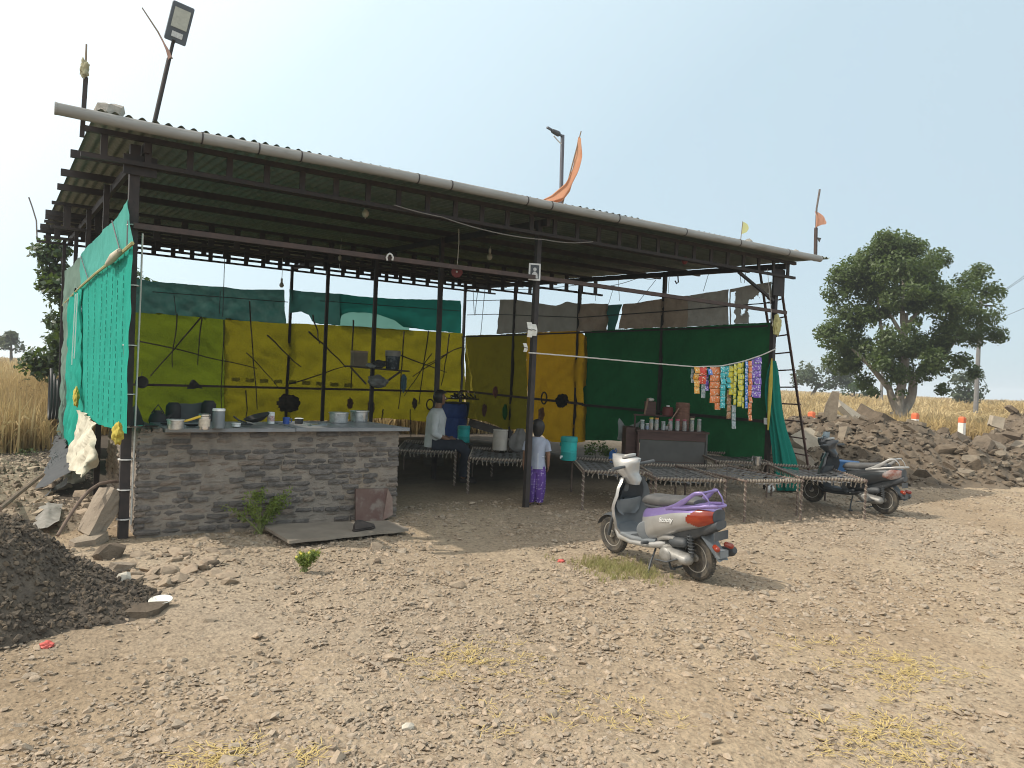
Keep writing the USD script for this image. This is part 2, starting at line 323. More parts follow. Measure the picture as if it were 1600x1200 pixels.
for (a, b) in (((739, 450), (741, 490)), ((747, 449), (742, 493)), ((758, 449), (751, 524)), ((730, 492), (774, 491)), ((728, 470), (780, 469)), ((774, 491), (905, 496)), ((905, 496), (1035, 487)), ((1035, 487), (1205, 473))):
    obj('tie_wire', tube([at(*a, X=9.14), at(*b, X=9.14)], .009, 4), wirem, shed)
for (a, b) in (((351, 405), (348, 495)), ((238, 456), (450, 472)), ((272, 462), (275, 490)), ((344, 455), (343, 490)), ((500, 470), (720, 486))):
    obj('tie_wire', tube([at(*a, Y=9.72), at(*b, Y=9.72)], .008, 4), wirem, shed)

# ------------------------------------------------------------------ cloth walls
def clothm(name, c, c2=None, t=.45, tc=None, scale=3, c3=None, stretch=None, rough=.85, bump=.12, bscale=220, bdist=.02):
    return M(name, c, c2, scale, rough, transl=t, tcol=tc, spec=.1, stretch=stretch, c3=c3, s3=2.2, r3=(.55, .75), bump=bump, bscale=bscale, bdist=bdist)
teal = clothm('teal_net', (.022, .36, .27), (.018, .30, .225), .25, stretch=(1, 8, .6))
teal2 = clothm('pale_teal_net', (.10, .42, .36), (.08, .36, .30), .3, stretch=(1, 5, .8))
sagec = clothm('sage_net', (.19, .28, .23), (.15, .235, .19), .3)
def P(pts, **k): return [at(*p, **k) for p in pts]
def hung(name, label, top, bot, mat, plane, normal, group=None, catg='cloth sheet', **k):
    return obj(name, sheet(P(top, **plane), P(bot, **plane), normal=normal, **k), mat, smooth=True, label=label, cat=catg, group=group)
LX = (1, 0, 0)
lw = hung('green_net_wall', 'bright teal green shade net hung on the sunlit left side of the shed', [(207, 384), (170, 411), (150, 428), (126, 449)], [(197, 678), (178, 671), (151, 662), (126, 641)], teal, dict(X=-.07), LX, n=70, k=40, amp=.005, fold=.003, edge=.006, seed=1)
dk = M('seam_dark', (.014, .20, .15), rough=.9)
for k, (a, b) in enumerate((((194, 395), (188, 672)), ((185, 404), (177, 668)), ((177, 410), (168, 664)), ((168, 416), (160, 660)), ((160, 423), (153, 657)), ((149, 432), (144, 652)), ((139, 440), (136, 646)))):
    A, B = at(*a, X=-.085), at(*b, X=-.085); t = np.linspace(0, 1, 24)
    obj('seam', cat([bar(A+(B-A)*t[i]+V(0, .012*math.sin(i*2.1+k), 0), A+(B-A)*(t[i]+.028)+V(0, .012*math.sin(i*2.1+k), 0), .006, .005) for i in range(23)]), dk, lw)
lw2 = hung('green_net_panel', 'teal green net panel hanging lowest at the back of the left wall', [(126, 450), (117, 457), (108, 466)], [(126, 640), (115, 704), (102, 690)], teal, dict(X=-.10), LX, n=24, k=40, amp=.015, fold=.02, seed=4)
wl = M('white_line', (.75, .78, .74), rough=.8)
for a, b in (((121, 458), (116, 560)), ((118, 460), (112, 570))): obj('white_stripe', bar(at(*a, X=-.135), at(*b, X=-.135), .012, .012), wl, lw2)
hung('sage_net_panel', 'grey green net strip at the far end of the left wall', [(108, 467), (99, 477)], [(101, 690), (91, 676)], sagec, dict(X=-.10), LX, n=14, k=40, amp=.02, fold=.02, seed=5)
up1 = hung('pale_green_net', 'pale teal net triangle rising to the roof above the left wall', [(201, 312), (185, 335), (165, 356), (136, 386), (125, 400)], [(207, 381), (180, 402), (150, 426), (126, 448)], teal2, dict(X=-.06), LX, n=40, k=18, amp=.007, seed=6)
for a, b in (((175, 345), (187, 390)), ((126, 400), (138, 437))): obj('tie_string', tube(P([a, b], X=-.09), .007, 4), wirem, up1)
hung('sage_upper_net', 'grey green net at the far top corner of the left wall', [(125, 401), (112, 416), (102, 423)], [(125, 447), (112, 460), (98, 476)], sagec, dict(X=-.06), LX, n=16, k=14, amp=.015, seed=7)
obj('yellow_edge_rope', tube(np.vstack([P([(207, 380), (180, 404), (150, 427), (125, 449), (98, 477)], X=-.10)]), .016, 6), M('yellow_rope', (.42, .38, .16), (.3, .27, .12), 30, .9), label='yellow rope along the seam of the left green wall', cat='rope')
obj('white_cloth_roll', tube(P([(187, 392), (177, 402), (168, 412)], X=-.13), [.025, .04, .025], 8), M('sack_white', (.62, .58, .46), (.50, .45, .34), 8, .9, transl=.15, bump=.3, bscale=40), smooth=True, label='white roll of cloth tied to the seam of the left green wall', cat='cloth')
BY = (0, 1, 0); BP = dict(Y=9.82); RP = dict(X=9.2); RX = (1, 0, 0)
ygr = clothm('yellow_green_tarp', (.17, .21, .02), (.14, .175, .016), .3, tc=(.15, .20, .010), scale=1.2, bump=.8, bscale=7, bdist=.09)
yol = clothm('ochre_yellow_tarp', (.23, .20, .016), (.19, .165, .013), .36, tc=(.24, .21, .010), scale=1.0, bump=.8, bscale=7, bdist=.09)
yor = clothm('orange_yellow_tarp', (.45, .25, .022), (.36, .20, .018), .5, tc=(.50, .27, .01), scale=1.2, bump=.8, bscale=7, bdist=.09)
yov = clothm('olive_tarp', (.22, .18, .02), (.18, .15, .018), .35, tc=(.19, .155, .01), scale=1.2, bump=.8, bscale=7, bdist=.09)
grn = clothm('dark_green_net', (.018, .11, .04), (.014, .09, .032), .25, scale=1.5, stretch=(1, 1, .5), bump=.6, bscale=10, bdist=.06)
netd = clothm('blue_green_net', (.035, .115, .10), (.07, .155, .135), .3, scale=5)
netm = clothm('middle_teal_net', (.04, .15, .13), (.045, .125, .11), .3, scale=2)
nett = clothm('deep_teal_net', (.012, .15, .12), (.010, .12, .095), .35, scale=1.5)
nets = clothm('sheer_teal_net', (.16, .36, .31), t=.55)
sk1 = clothm('grey_sack', (.33, .31, .27), (.28, .26, .23), .25, scale=3, bump=.6, bscale=10, bdist=.06)
sk2 = clothm('brown_sack', (.32, .25, .19), (.26, .20, .15), .28, scale=4, bump=.6, bscale=10, bdist=.06)
sk3 = clothm('pale_sack', (.36, .34, .30), (.29, .27, .24), .3, scale=6, bump=.6, bscale=10, bdist=.06)
hung('yellow_green_tarp', 'lime yellow tarpaulin at the left end of the back wall behind the counter', [(205, 486), (280, 492), (351, 499)], [(205, 668), (280, 664), (351, 660)], ygr, BP, BY, n=50, k=40, amp=.03, freq=1.8, seed=11, catg='tarpaulin')
hung('ochre_yellow_tarp', 'long ochre yellow tarpaulin in the middle of the back wall', [(350, 497), (450, 505), (560, 510), (640, 516), (726, 521)], [(350, 662), (430, 662), (480, 657), (540, 655), (600, 653), (625, 655), (650, 657), (676, 660), (700, 655), (726, 653)], yol, BP, BY, n=90, k=44, amp=.022, freq=2.0, seed=12, catg='tarpaulin')
tb = M('tarp_print', (.20, .17, .015), (.32, .26, .02), 40, .9, ramp=(.45, .5))
for k in range(9): # worn band of print along the tarpaulin
    x = 362+k*22
    obj('worn_print', gridm(np.array([[at(x, 590+k*1.1+j*6, Y=9.775) + V(0, 0, .01*math.sin(i*2+k)) for j in range(2)] for x in np.linspace(x, x+13, 4) for i in [int(x)]])), tb, stage.GetPrimAtPath('/World/ochre_yellow_tarp'))
hung('dark_net_strip', 'dark blue green net strip above the yellow tarpaulin, leftmost of three', [(205, 434), (240, 440), (315, 446), (352, 449), (380, 452), (444, 453)], [(205, 487), (280, 493), (350, 499), (447, 506)], netd, dict(Y=9.78), BY, n=60, k=16, amp=.025, freq=4, seed=13)
hung('middle_net_strip', 'grey teal net strip above the yellow tarpaulin with an arched gap at its lower edge', [(452, 452), (470, 455), (500, 457), (532, 459)], [(452, 489), (470, 487), (482, 492), (488, 502), (500, 506), (532, 508)], netm, dict(Y=9.78), BY, n=60, k=16, amp=.015, seed=14)
hung('deep_teal_strip', 'deep teal net strip above the yellow tarpaulin beside the back corner post', [(531, 459), (560, 463), (620, 467), (680, 468), (720, 470)], [(531, 506), (533, 493), (545, 488), (570, 488), (590, 491), (615, 500), (630, 511), (660, 515), (720, 521)], nett, dict(Y=9.75), BY, n=70, k=16, amp=.012, seed=15)
hung('sheer_net_patch', 'sheer pale teal net showing in the arched gap over the yellow tarpaulin', [(528, 482), (640, 494)], [(528, 509), (640, 516)], nets, dict(Y=9.86), BY, n=12, k=6, amp=.01, seed=16)
hung('olive_tarp', 'dull olive yellow tarpaulin on the right wall next to the back corner', [(727, 524), (776, 523), (824, 520)], [(727, 653), (745, 655), (765, 660), (790, 671), (824, 671)], yov, RP, RX, n=40, k=40, amp=.02, freq=1.6, seed=21, catg='tarpaulin')
hung('orange_tarp', 'orange yellow tarpaulin in the middle of the right wall beside the green net', [(823, 520), (870, 518), (905, 517), (917, 527)], [(823, 671), (845, 680), (862, 690), (890, 692), (914, 690)], yor, dict(X=9.17), RX, n=46, k=40, amp=.02, freq=1.8, fold=.006, seed=22, catg='tarpaulin')
hung('dark_green_net', 'large dark green net covering the front half of the right wall', [(915, 517), (1000, 513), (1075, 511), (1140, 507), (1206, 503)], [(912, 688), (964, 689), (1000, 692), (1050, 700), (1103, 707), (1150, 716), (1200, 728)], grn, dict(X=9.21), RX, n=80, k=44, amp=.022, freq=1.5, seed=23)
hung('grey_sack_sheet', 'grey sackcloth sheet nearest the back corner on top of the right wall', [(781, 468), (805, 468), (824, 471), (850, 475), (868, 478), (885, 471), (906, 475)], [(776, 522), (824, 520), (906, 517)], sk1, RP, RX, n=44, k=18, amp=.012, seed=24)
hung('brown_grey_sack_sheet', 'brownish grey sackcloth sheet left of the small teal patch on the right wall', [(904, 475), (925, 474), (949, 475)], [(904, 518), (925, 518), (949, 517)], sk2, dict(X=9.16), RX, n=24, k=18, amp=.02, seed=25)
hung('teal_patch', 'small teal cloth patch between the brown sackcloth sheets', [(949, 477), (972, 475)], [(948, 518), (960, 516)], netm, dict(X=9.22), RX, n=12, k=14, amp=.012, seed=26)
hung('brown_sack_sheet', 'brown wrinkled sackcloth sheet in the middle of the top of the right wall', [(974, 475), (1000, 472), (1040, 466), (1075, 462)], [(967, 514), (1000, 513), (1075, 511)], sk2, RP, RX, n=44, k=18, amp=.02, seed=27)
hung('pale_sack_sheet', 'pale grey sackcloth sheet right of the brown one on top of the right wall', [(1074, 462), (1100, 458), (1138, 452)], [(1074, 511), (1138, 507)], sk3, dict(X=9.18), RX, n=30, k=18, amp=.014, seed=28)
# torn sack: grid with a ragged hole
TS, BS = resample(P([(1140, 452), (1170, 446), (1206, 440)], X=9.2), 60), resample(P([(1140, 507), (1206, 503)], X=9.2), 60)
s_ = np.linspace(0, 1, 44)[:, None, None]; Pg = TS[None]*(1-s_)+BS[None]*s_
Pg[..., 0] += (meshkit.fbm(Pg*4, 3, 5)-.5)*.06
gm = gridm(Pg); cc = gm.triangles_center; uu = (np.arange(len(cc)) % (59*43)); r_i, c_i = uu//59/43., uu % 59/59.
nz = meshkit.fbm(cc*14, 3, 8)-.5
hole = ((c_i > .46+.12*nz) & (r_i > .30+.5*nz) & (c_i < .93+.3*nz)) | ((c_i > .60) & (r_i > .55+.4*nz)) | ((c_i > .02) & (c_i < .13+.12*nz) & (r_i > .05+.2*nz)) | ((abs(c_i-.33) < .06+.1*nz) & (abs(r_i-.66) < .07+.12*nz))
obj('torn_sack_sheet', trimesh.Trimesh(gm.vertices, gm.faces[~hole], process=True), sk3, smooth=True, label='ragged torn grey sackcloth full of holes at the front corner of the right wall', cat='cloth sheet')
# bunched curtain at the right front post
def bunch(pts, rad, seed, nf=9, n=64, amp=.25):
    rings = []; pts = np.asarray(pts, float)
    for i, (p, r) in enumerate(zip(pts, rad)):
        t = np.arange(n)/n*2*np.pi
        rr = r*(1+amp*np.sin(nf*t+seed+.25*i)+.14*np.sin(5*t+seed*2-.2*i))
        rings.append(np.stack([p[0]+rr*np.cos(t), p[1]+.55*rr*np.sin(t), np.full(n, p[2])], 1))
    return loft(rings)
cz = np.linspace(2.05, .02, 16); ct = np.linspace(0, 1, 16)
obj('bunched_curtain', bunch(np.stack([9.22+.10*ct-.08*np.sin(ct*5), -.02-.25*ct, cz], 1), .05+.15*ct**.6+.02*np.sin(ct*9), 1), clothm('curtain_teal', (.012, .20, .15), (.010, .16, .12), .12, stretch=(1, 1, .3)), smooth=True, label='teal green net curtain bunched up around the right front post', cat='curtain')
obj('yellow_sling', tube(sag(at(1206, 560, Y=-.12), at(1200, 672, Y=-.16), 0, 8)+np.array([[0, 0, 0]]*8), [.01, .02, .03, .032, .03, .024, .02, .01], 6), M('yellow_cloth', (.60, .50, .10), (.48, .38, .06), 9, .9, transl=.25), label='yellow cloth strip hanging beside the bunched curtain', cat='cloth')
yc = ML['yellow_cloth']
def rag(name, px, r, label, mat, plane, seed, s=(1, .5, 1.3)):
    b = ball((0, 0, 0), 1, 3); n = meshkit.fbm(b.vertices*2.6+seed*5, 5, seed); b.vertices *= (.40+1.2*n)[:, None]*np.asarray(s)*r
    b.vertices += at(*px, **plane); return obj(name, b, mat, smooth=True, label=label, cat='cloth')
rag('yellow_rag', (1214, 508), .10, 'pale yellow rag knotted high on the right front post', M('pale_yellow_cloth', (.62, .58, .28), (.5, .46, .2), 8, .9, transl=.2), dict(Y=-.1), 3, (.8, .5, 1.6))
rag('yellow_rag', (119, 620), .085, 'yellow rag tied at the edge of the green net on the left wall', yc, dict(X=-.16), 5, (.4, 1.2, 1.4))
rag('yellow_rag', (184, 677), .085, 'yellow rag knot on the lower edge of the green net beside the left front post', yc, dict(X=-.14), 8, (.5, 1.0, 1.1))

# ------------------------------------------------------------------ brick counter
mort = M('mortar', (.245, .21, .172), (.185, .157, .13), 8, .95, bump=.6, bscale=60, c3=(.24, .19, .14), s3=1.4)
bkA = M('stone_brick_grey', (.19, .165, .145), (.11, .098, .088), 16, .95, bump=.8, bscale=90)
bkB = M('stone_brick_dark', (.10, .09, .082), (.155, .135, .12), 14, .95, bump=.8, bscale=90)
bkC = M('stone_brick_brown', (.24, .19, .15), (.17, .14, .115), 16, .95, bump=.8, bscale=90)
def rough_block(x0, x1, z0, z1, yf, yb, g, amp=.012):
    """A stone whose face (towards -y) is split rough; 4 x 3 points in front, plain behind."""
    xs, zs = np.linspace(x0, x1, 5), np.linspace(z0, z1, 3)
    Pf = np.zeros((5, 3, 3))
    for i, a in enumerate(xs):
        for j, b in enumerate(zs):
            e = (i in (0, 4)) + (j in (0, 2))
            Pf[i, j] = (a+g.normal(0, .004), yf+e*.007+g.uniform(-amp, amp)*(1-.3*e), b+g.normal(0, .0035))
    m_ = gridm(Pf); ring = [Pf[i, 0] for i in range(5)]+[Pf[4, 1]]+[Pf[i, 2] for i in range(4, -1, -1)]+[Pf[0, 1]]
    r2 = [V(p[0], yb, p[2]) for p in ring]; n_ = len(ring)
    v = np.vstack([ring, r2]); f = []
    for i in range(n_): a, b = i, (i+1) % n_; f += [[a, a+n_, b], [b, a+n_, b+n_]]
    m_.faces = m_.faces[:, ::-1]
    return cat(m_, trimesh.Trimesh(v, np.array(f), process=False))
CX0, CX1, CH, CY = .07, 2.72, .955, -.10
counter = thing('brick_counter', 'long grey split stone brick counter at the left front of the shed', 'counter', ((CX0+CX1)/2, .3, 0))
obj('mortar_core', cat(bx(CX0+.03, CX1-.02, CY+.012, CY+.30, -.05, CH), bx(CX0+.03, CX0+.32, CY+.3, 2.35, -.05, CH-.03)), mort, counter)
g = np.random.default_rng(5); nrow = 17; rh = CH/nrow
for r in range(nrow):
    x = CX0 - (.09 if r % 2 else 0)*g.uniform(.6, 1)
    while x < CX1-.02:
        w = g.uniform(.13, .26); a, b = max(x, CX0), min(x+w, CX1)
        if CX1-b < .06: b = CX1
        if b-a > .035:
            dz = g.normal(0, .002); gap = g.uniform(.006, .0105)
            yf = CY-.006+g.uniform(-.009, .011); smear = g.uniform() < .34
            if smear: yf = CY+.008
            low = r < 3
            mt = (mort, bkC)[g.integers(0, 2)] if smear else (bkA, bkB, bkB, bkC, bkA)[g.integers(0, 5)]
            obj('brick', rough_block(a+gap, b-gap, r*rh+gap*.8+dz, (r+1)*rh-gap*.8+dz, yf, CY+.05, g, .0065), mt, counter)
        x += w
        if b == CX1: break
sideb = []
for r in range(15):                                   # the return wall's bricks, under four pixels each
    y = .02+(.08 if r % 2 else 0)
    while y < 2.3:
        w = g.uniform(.14, .24); bb = rough_block(y+.008, y+w-.008, r*rh+.007, (r+1)*rh-.006, -.012+g.uniform(-.012, .012), .04, g, .008)
        bb.vertices = np.stack([CX0+.03+bb.vertices[:, 1], bb.vertices[:, 0], bb.vertices[:, 2]], 1); bb.faces = bb.faces[:, ::-1]; sideb.append(bb); y += w
obj('side_bricks', cat(sideb), M('stone_brick_sunlit_tint', (.30, .25, .20), (.20, .165, .135), 12, .95, bump=.5, bscale=90), counter, kind='stuff')  # lighter brick colours than the front, sunlight put into the tint
slabm = M('counter_slab', (.17, .175, .18), (.125, .13, .135), 5, .42, c3=(.24, .22, .19), s3=2.5, r3=(.5, .75), spec=.5, noise_rough=.12)
cslab = bx(.30, 1.52, -.16, .80, CH+.004, CH+.038); obj('countertop', cslab, slabm, counter)
cs2 = bx(1.525, 2.80, -.165, .84, CH+.008, CH+.044); cs2.vertices[(cs2.vertices[:, 0] > 2.7) & (cs2.vertices[:, 1] > 0), 0] -= .08
obj('countertop', cs2, slabm, counter)
CT = CH+.044
for (x0, x1) in ((.10, .2), (.2, .3)):
    obj('brick', rough_block(x0, x1-.01, CH, CH+.035, CY+.0, CY+.25, g), mort, counter)
# broken board and red sheet at the foot of the counter
slab = thing('board_slab', 'long grey cement board lying on the dirt along the foot of the counter', 'board', (1.9, -.55, 0))
c4 = [at(452, 845, Z=.07), at(640, 826, Z=.05), at(606, 813, Z=.075), at(408, 819, Z=.05)]
bt = np.array(c4); mid = bt.mean(0)
top_ = by_x(np.vstack([bt[0], bt[1]]), 8); top2 = by_x(np.vstack([bt[3], bt[2]]), 8)
top_[:, 1] += np.array([0, .01, -.008, .012, 0, .015, -.01, .02]); 
Pb = np.stack([top_, top2], 1); lo = Pb.copy(); lo[..., 2] -= .028
rr_ = [np.array([Pb[i, 0], Pb[i, 1], lo[i, 1], lo[i, 0]]) for i in range(8)]
obj('slab', loft(rr_), M('cement_board', (.235, .20, .16), (.18, .152, .12), 4, .9, bump=.2, bscale=50), slab)
obj('support_stone', rock(44, (.12, .1, .04)).apply_translation(at(470, 838, Z=.015)), st2, slab); obj('support_stone', rock(45, (.1, .1, .035)).apply_translation(at(600, 826, Z=.015)), st3, slab)
rs = thing('red_stone_sheet', 'worn dull red painted sheet standing against the right end of the counter', 'sheet', at(585, 812, Z=.06))
a0, a1, a2, a3, a4, a5 = at(556, 816, Y=-.24), at(598, 813, Y=-.24), at(614, 804, Y=-.20), at(613, 778, Y=-.16), at(606, 763, Y=-.14), at(556, 764, Y=-.14)
q = np.array([a0, a1, a2, a3, a4, a5]); thick = V(0, .03, 0)
obj('sheet', loft([q, q+thick]), M('dull_red_paint', (.085, .045, .037), (.115, .075, .06), 6, .85, c3=(.15, .12, .10), s3=5, r3=(.5, .6)), rs)
obj('patch', loft([q[[1, 2, 3, 4]]*1.0-V(0, .004, 0), q[[1, 2, 3, 4]]-V(0, .001, 0)]), M('red_worn', (.20, .15, .12), (.14, .08, .065), 7, .9), rs)
sh = thing('old_shoe', 'dark worn shoe lying on the cement board', 'shoe', at(568, 828, Z=.06), 20, local=True)
obj('sole', loft([np.array([(x, w*math.cos(t), .012+.012*math.sin(t)) for t in np.linspace(0, 2*np.pi, 10, False)]) for x, w in ((-.13, .02), (-.1, .035), (0, .03), (.08, .045), (.14, .02))]), M('sole_rubber', (.05, .04, .035), rough=.9), sh)
obj('upper', loft([np.array([(x, w*math.cos(t), .025+h*max(math.sin(t), 0)) for t in np.linspace(0, 2*np.pi, 12, False)]) for x, w, h in ((-.125, .015, .05), (-.09, .033, .085), (-.02, .03, .075), (.05, .04, .045), (.13, .018, .02))]), M('shoe_dark', (.03, .025, .022), (.05, .04, .035), 20, .8), sh, smooth=40)

# ------------------------------------------------------------------ kitchen things on the counter
alu = M('aluminium', (.62, .62, .60), (.5, .5, .49), 12, .32, metal=.9, noise_rough=.1)
stl = M('stainless', (.66, .66, .66), rough=.22, metal=1)
blk = M('soot_black', (.02, .02, .02), (.035, .033, .03), 10, .75)
wht = M('white_plastic', (.72, .72, .70), (.6, .6, .58), 10, .45)
gry = M('grey_plastic', (.17, .19, .20), (.13, .145, .155), 10, .5)
yel = M('yellow_plastic', (.62, .42, .04), rough=.45)
blu = M('blue_plastic', (.03, .08, .30), (.025, .065, .24), 6, .5)
def pot(name, label, px, r, h, mat, catg='pot', z=None, rim=True, handle=False, lid=False, group=None):
    p = at(*px, Z=z if z is not None else CT); t = thing(name, label, catg, p, local=True, group=group)
    obj('bowl', lathe([(0, .002), (r*.9, .002), (r*.98, h*.15), (r, h*.9), (r*1.07, h), (r*1.07, h+.006), (r*.96, h), (r*.93, h*.2), (0, h*.12)], n=28), mat, t, smooth=40)
    if rim: obj('rim', lathe([(r*1.0, h-.004), (r*1.1, h-.002), (r*1.1, h+.008), (r*1.0, h+.006)], n=28), mat, t, smooth=40)
    return t, p
t, p = pot('saucepan', 'small silver saucepan with yellow handle near the left end of the counter', (274, 671), .072, .085, alu, 'saucepan')
obj('handle', tube([(.07, .0, .075), (.12, -.01, .09), (.21, -.03, .125)], [.009, .011, .012], 8), yel, t)
def canister(name, label, px, r, h, mat, lidm, z=None, catg='canister', band=None, s=1.0):
    p = at(*px, Z=z if z is not None else CT); t = thing(name, label, catg, p, local=True)
    obj('can', lathe([(0, 0), (r*.95, 0), (r, .01), (r, h*.82), (r*.9, h*.86), (0, h*.86)], n=24), mat, t, smooth=40)
    obj('lid', lathe([(0, h*.865), (r*.98, h*.865), (r*1.04, h*.87), (r*1.04, h*.97), (r*.9, h), (0, h)], n=24), lidm, t, smooth=40)
    if band: obj('label', lathe([(r*1.008, h*.2), (r*1.008, h*.7), (r*1.001, h*.7), (r*1.001, h*.2)], n=24), band, t, smooth=40)
    return t
canister('steel_canister', 'short steel canister with pale label behind the saucepan row', (319, 671), .05, .145, stl, stl, catg='canister', band=M('paper_label', (.55, .48, .38), (.4, .33, .27), 40, .8))
canister('grey_canister', 'tall dark grey canister with white lid on the counter', (341, 669), .056, .19, gry, wht, catg='canister')
canister('white_tin', 'white printed tin on the counter right of the black griddle', (423, 662), .038, .125, wht, wht, catg='tin', band=M('tin_print', (.6, .58, .55), (.35, .10, .10), 60, .6))
t = thing('blue_mug', 'small dark blue mug on the counter', 'mug', at(447, 662, Z=CT), local=True)
obj('cup', lathe([(0, 0), (.034, 0), (.036, .07), (.03, .07), (.028, .01), (0, .008)], n=20), blu, t, smooth=40); obj('handle', tube([(.034, 0, .055), (.06, 0, .05), (.06, 0, .02), (.034, 0, .015)], .005, 6), blu, t)
canister('low_tin', 'low dark tin with white lid on the counter', (467, 662), .045, .062, blk, wht, catg='tin')
pot('aluminium_pot', 'left one of two big aluminium pots at the right end of the counter', (529, 661), .105, .115, alu, group=None)
pot('aluminium_pot', 'right one of two big aluminium pots at the right end of the counter', (561, 659), .105, .125, alu)
t, p = pot('small_bowl', 'small white bowl on the counter beside the black griddle', (369, 667), .04, .03, wht, 'bowl')
t = thing('steel_tray', 'flat shiny tray lying on the counter left of the pots', 'tray', at(492, 664, Z=CT), 25, local=True)
obj('tray', cat(bx(-.11, .11, -.07, .07, 0, .006), bx(-.115, -.108, -.07, .07, 0, .016), bx(.108, .115, -.07, .07, 0, .016)), stl, t)
t = thing('black_griddle', 'black iron griddle pan tilted on the counter', 'pan', at(403, 664, Z=CT), 10, local=True)
pan = lathe([(0, 0), (.06, .004), (.12, .04), (.135, .055), (.128, .055), (.06, .012), (0, .01)], n=26); pan.vertices = pan.vertices @ rotm((0, 1, 0), -18).T + V(0, 0, .04)
obj('pan', pan, blk, t, smooth=40); obj('handle', tube([(-.12, 0, .02), (-.2, .02, .05), (-.25, .03, .09)], .01, 6), blk, t)
for i, (x, y) in enumerate(((213, 668), (236, 668), (262, 664), (300, 666), (385, 665))):
    t = thing('steel_plate', ('steel plate at the left corner of the counter', 'black lid lying left of the saucepan', 'dark bowl behind the saucepan', 'flat black plate between saucepan and canister', 'small steel plate beside the white bowl')[i], 'plate', at(x, y, Z=CT), local=True)
    obj('plate', lathe([(0, .004), (.05, .004), (.062, .016), (.07, .018), (.06, .010), (0, .008)], n=20), (stl, blk, blk, blk, stl)[i], t, smooth=40)
# dark stove gear behind the counter
iron = M('dark_iron', (.028, .027, .026), (.045, .04, .036), 8, .7)
t = thing('black_kettle', 'black sooty vessel on the stove at the left corner behind the counter', 'vessel', at(246, 664, Y=.75), local=True)
obj('body', lathe([(0, 0), (.07, .0), (.09, .05), (.07, .11), (.04, .13), (.04, .15), (0, .15)], n=20), iron, t, smooth=40); obj('spout', tube([(.07, 0, .06), (.12, 0, .10), (.15, 0, .14)], [.02, .014, .01], 8), iron, t); obj('handle', tube([(-.06, 0, .12), (0, 0, .21), (.06, 0, .12)], .007, 6), iron, t)
for i, px in enumerate(((270, 664), (325, 664))):
    p = at(*px, Y=1.15); b = p.copy(); t = thing('black_drum', ('left', 'right')[i]+' one of two tall black sooty drums behind the counter', 'drum', (b[0], b[1], 0), local=True)
    h = at(px[0], 629 if i == 0 else 626, Y=1.15)[2]; w = .07+.0*i
    obj('drum', lathe([(0, .0), (w*.95, 0), (w*.9, h*.55), (w, h*.8), (w*1.15, h*.86), (w*1.1, h*.97), (w*.7, h), (0, h)], n=20), iron, t, smooth=40); obj('ring', lathe([(w*1.0, h*.6), (w*1.06, h*.61), (w*1.06, h*.63), (w*.98, h*.64)], n=20), iron, t, smooth=40)
hung('grey_cloth', 'grey cloth hung between the two black drums behind the counter', [(277, 630), (300, 631), (320, 628)], [(280, 700), (318, 700)], M('grey_cloth', (.11, .115, .11), (.085, .09, .085), 6, .9), dict(Y=1.2), BY, n=20, k=14, amp=.012, seed=31, catg='cloth')
hung('dark_cloth', 'dark grey cloth heap at the left post behind the counter', [(207, 636), (214, 630), (220, 646)], [(205, 690), (235, 690)], M('dark_cloth', (.06, .06, .055), (.085, .08, .075), 6, .9), dict(Y=.9), BY, n=20, k=14, amp=.02, seed=32, catg='cloth')
def disc_pan(px, r, label, plane_y, name='hanging_pan'):
    t = thing(name, label, 'pan', at(*px, Y=plane_y), local=True)
    obj('pan', lathe([(0, 0), (r*.7, .005), (r, .045), (r*.97, .05), (r*.66, .012), (0, .008)], n=26, R=rotm((1, 0, 0), 90)), iron, t, smooth=40); obj('hook', tube([(0, 0, r), (0, 0, r+.06), (.015, 0, r+.08)], .005, 5), iron, t)
disc_pan((221, 597), .13, 'round dark pan hanging on the lime yellow tarpaulin', 9.66)
rag('hanging_bundle', (451, 630), .20, 'large dark bundle hanging on the back wall behind the counter', M('bundle_cloth', (.05, .04, .03), (.03, .025, .02), 8, .9), dict(Y=9.5), 7, (1.15, .5, 1.0))
hung('hanging_bag', 'dark triangular bag hanging in front of the lime yellow tarpaulin', [(299, 593), (303, 593)], [(291, 607), (318, 607)], ML['dark_cloth'], dict(Y=9.6), BY, n=10, k=8, amp=.03, seed=33, catg='bag')

